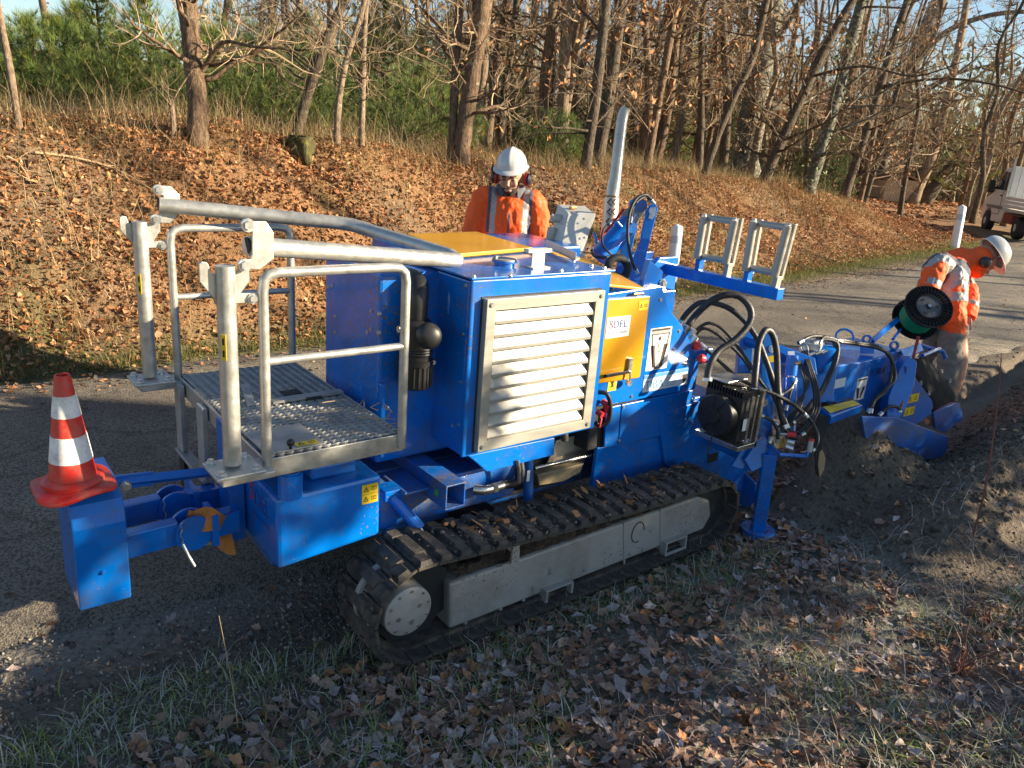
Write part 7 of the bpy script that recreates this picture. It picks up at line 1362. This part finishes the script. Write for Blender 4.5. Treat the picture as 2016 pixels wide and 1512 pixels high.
for a, b, c_, dn in ((SHN, ELN, WRN, -1), (SHF, ELF, WRF, 1)): limb(bd, [a, b, c_], [.05, .042, .028]); hand(bd, c_, (c_-b).normalized()*.5-UPV*.8+RH*.1, -RH*.6+FH*.2, dn, 1.05, .55)
gz = .03
for s_ in (-1, 1): kn = Vector((hipw.x, hipw.y, .40))+RH*.06+FH*.16*s_; ft = Vector((hipw.x, hipw.y, .09))-RH*.05+FH*.2*s_; limb(bd, [hipw+FH*.09*s_, kn, ft], [.085, .058, .04]); limb(bd, [ft-UPV*.03-RH*.05, ft-UPV*.045+RH*.17], [.042, .036])
remesh(bd, .006, WK, 'body', [SKIN], 3)
jk = MB(); loft(jk, [sec(Q(1868, 652), UPV, .17, .110), sec(Q(1864, 625), UPV, .18, .120), sec(spine[1], UPV, .185, .130), sec(Q(1864, 560), UPV+RH*.2, .195, .140), sec(Q(1872, 525), UPV*.8+RH*.6, .19, .135), sec(Q(1898, 510), UPV*.4+RH, .10, .095)], 24)
limb(jk, [Q(1866, 522, -.08), SHN, ELN, WRN], [.075, .088, .088, .078, .072, .064, .056]); limb(jk, [Q(1880, 525, .08), SHF, ELF, WRF], [.07, .08, .08, .074, .07, .062, .054])
def cls_w(c):
    m = np.zeros(len(c), int); arm = np.zeros(len(c), bool)
    for a, b, w_ in ((SHN, ELN, WRN), (SHF, ELF, WRF)):
        d1, t1 = seg_d(c, a, b); d2, t2 = seg_d(c, b, w_); o1 = (d1 < .093) & (t1 > .12) & (d1 <= d2); o2 = (d2 < .09) & (d2 < d1); arm |= o1 | o2; m[o1 & (t1 > .45) & (t1 < .64)] = 1; m[o2 & (t2 > .3) & (t2 < .5)] = 1
    v = c-CP[None]; z = v @ FW; px = CXP+F_PX*(v @ IX)/z; py = CYP+F_PX*(v @ IY)/z; q = ~arm; s_ = (c-np.array(spine[1])) @ np.array(FH)
    m[q & (py > 574) & (py < 592)] = 1; m[q & (py < 574) & (np.abs(s_+.11) < .026)] = 1; m[q & (py < 560) & (np.abs(s_+.055) < .03)] = 2; return m
remesh(jk, .006, WK, 'jacket', [ORG, RFB, NAVY], 8, .028, cls_w)
tr_ = MB(); loft(tr_, [sec(Q(1870, 630), UPV, .17, .12), sec(hipw-UPV*.05, UPV, .175, .13)])
for s_ in (-1, 1): kn = Vector((hipw.x, hipw.y, .40))+RH*.06+FH*.16*s_; ft = Vector((hipw.x, hipw.y, .07))-RH*.05+FH*.2*s_; limb(tr_, [hipw+FH*.09*s_-UPV*.03-RH*.02, kn-RH*.07, ft-RH*.03], [.098, .080, .070])
remesh(tr_, .012, WK, 'trousers', [TROU], 4, .025)
hd = MB(); hd.ell(HDW+RhW @ Vector((0, -.02, -.015)), (.094, .094, .105), RhW, 20, 14); limb(hd, [NKW-RH*.03+UPV*.0, HDW-RhW @ Vector((0, .03, .06))], [.10, .088]); hd.ell(HDW+RhW @ Vector((0, .055, -.075)), (.07, .05, .05), RhW, 14, 10); remesh(hd, .008, WK, 'neck_hood', [ORG], 4, .01)
helmet(WK, HDW+RhW @ Vector((0, -.006, .045)), RhW, .95); muffs(WK, HDW, RhW, MUFF, dz=-.035)
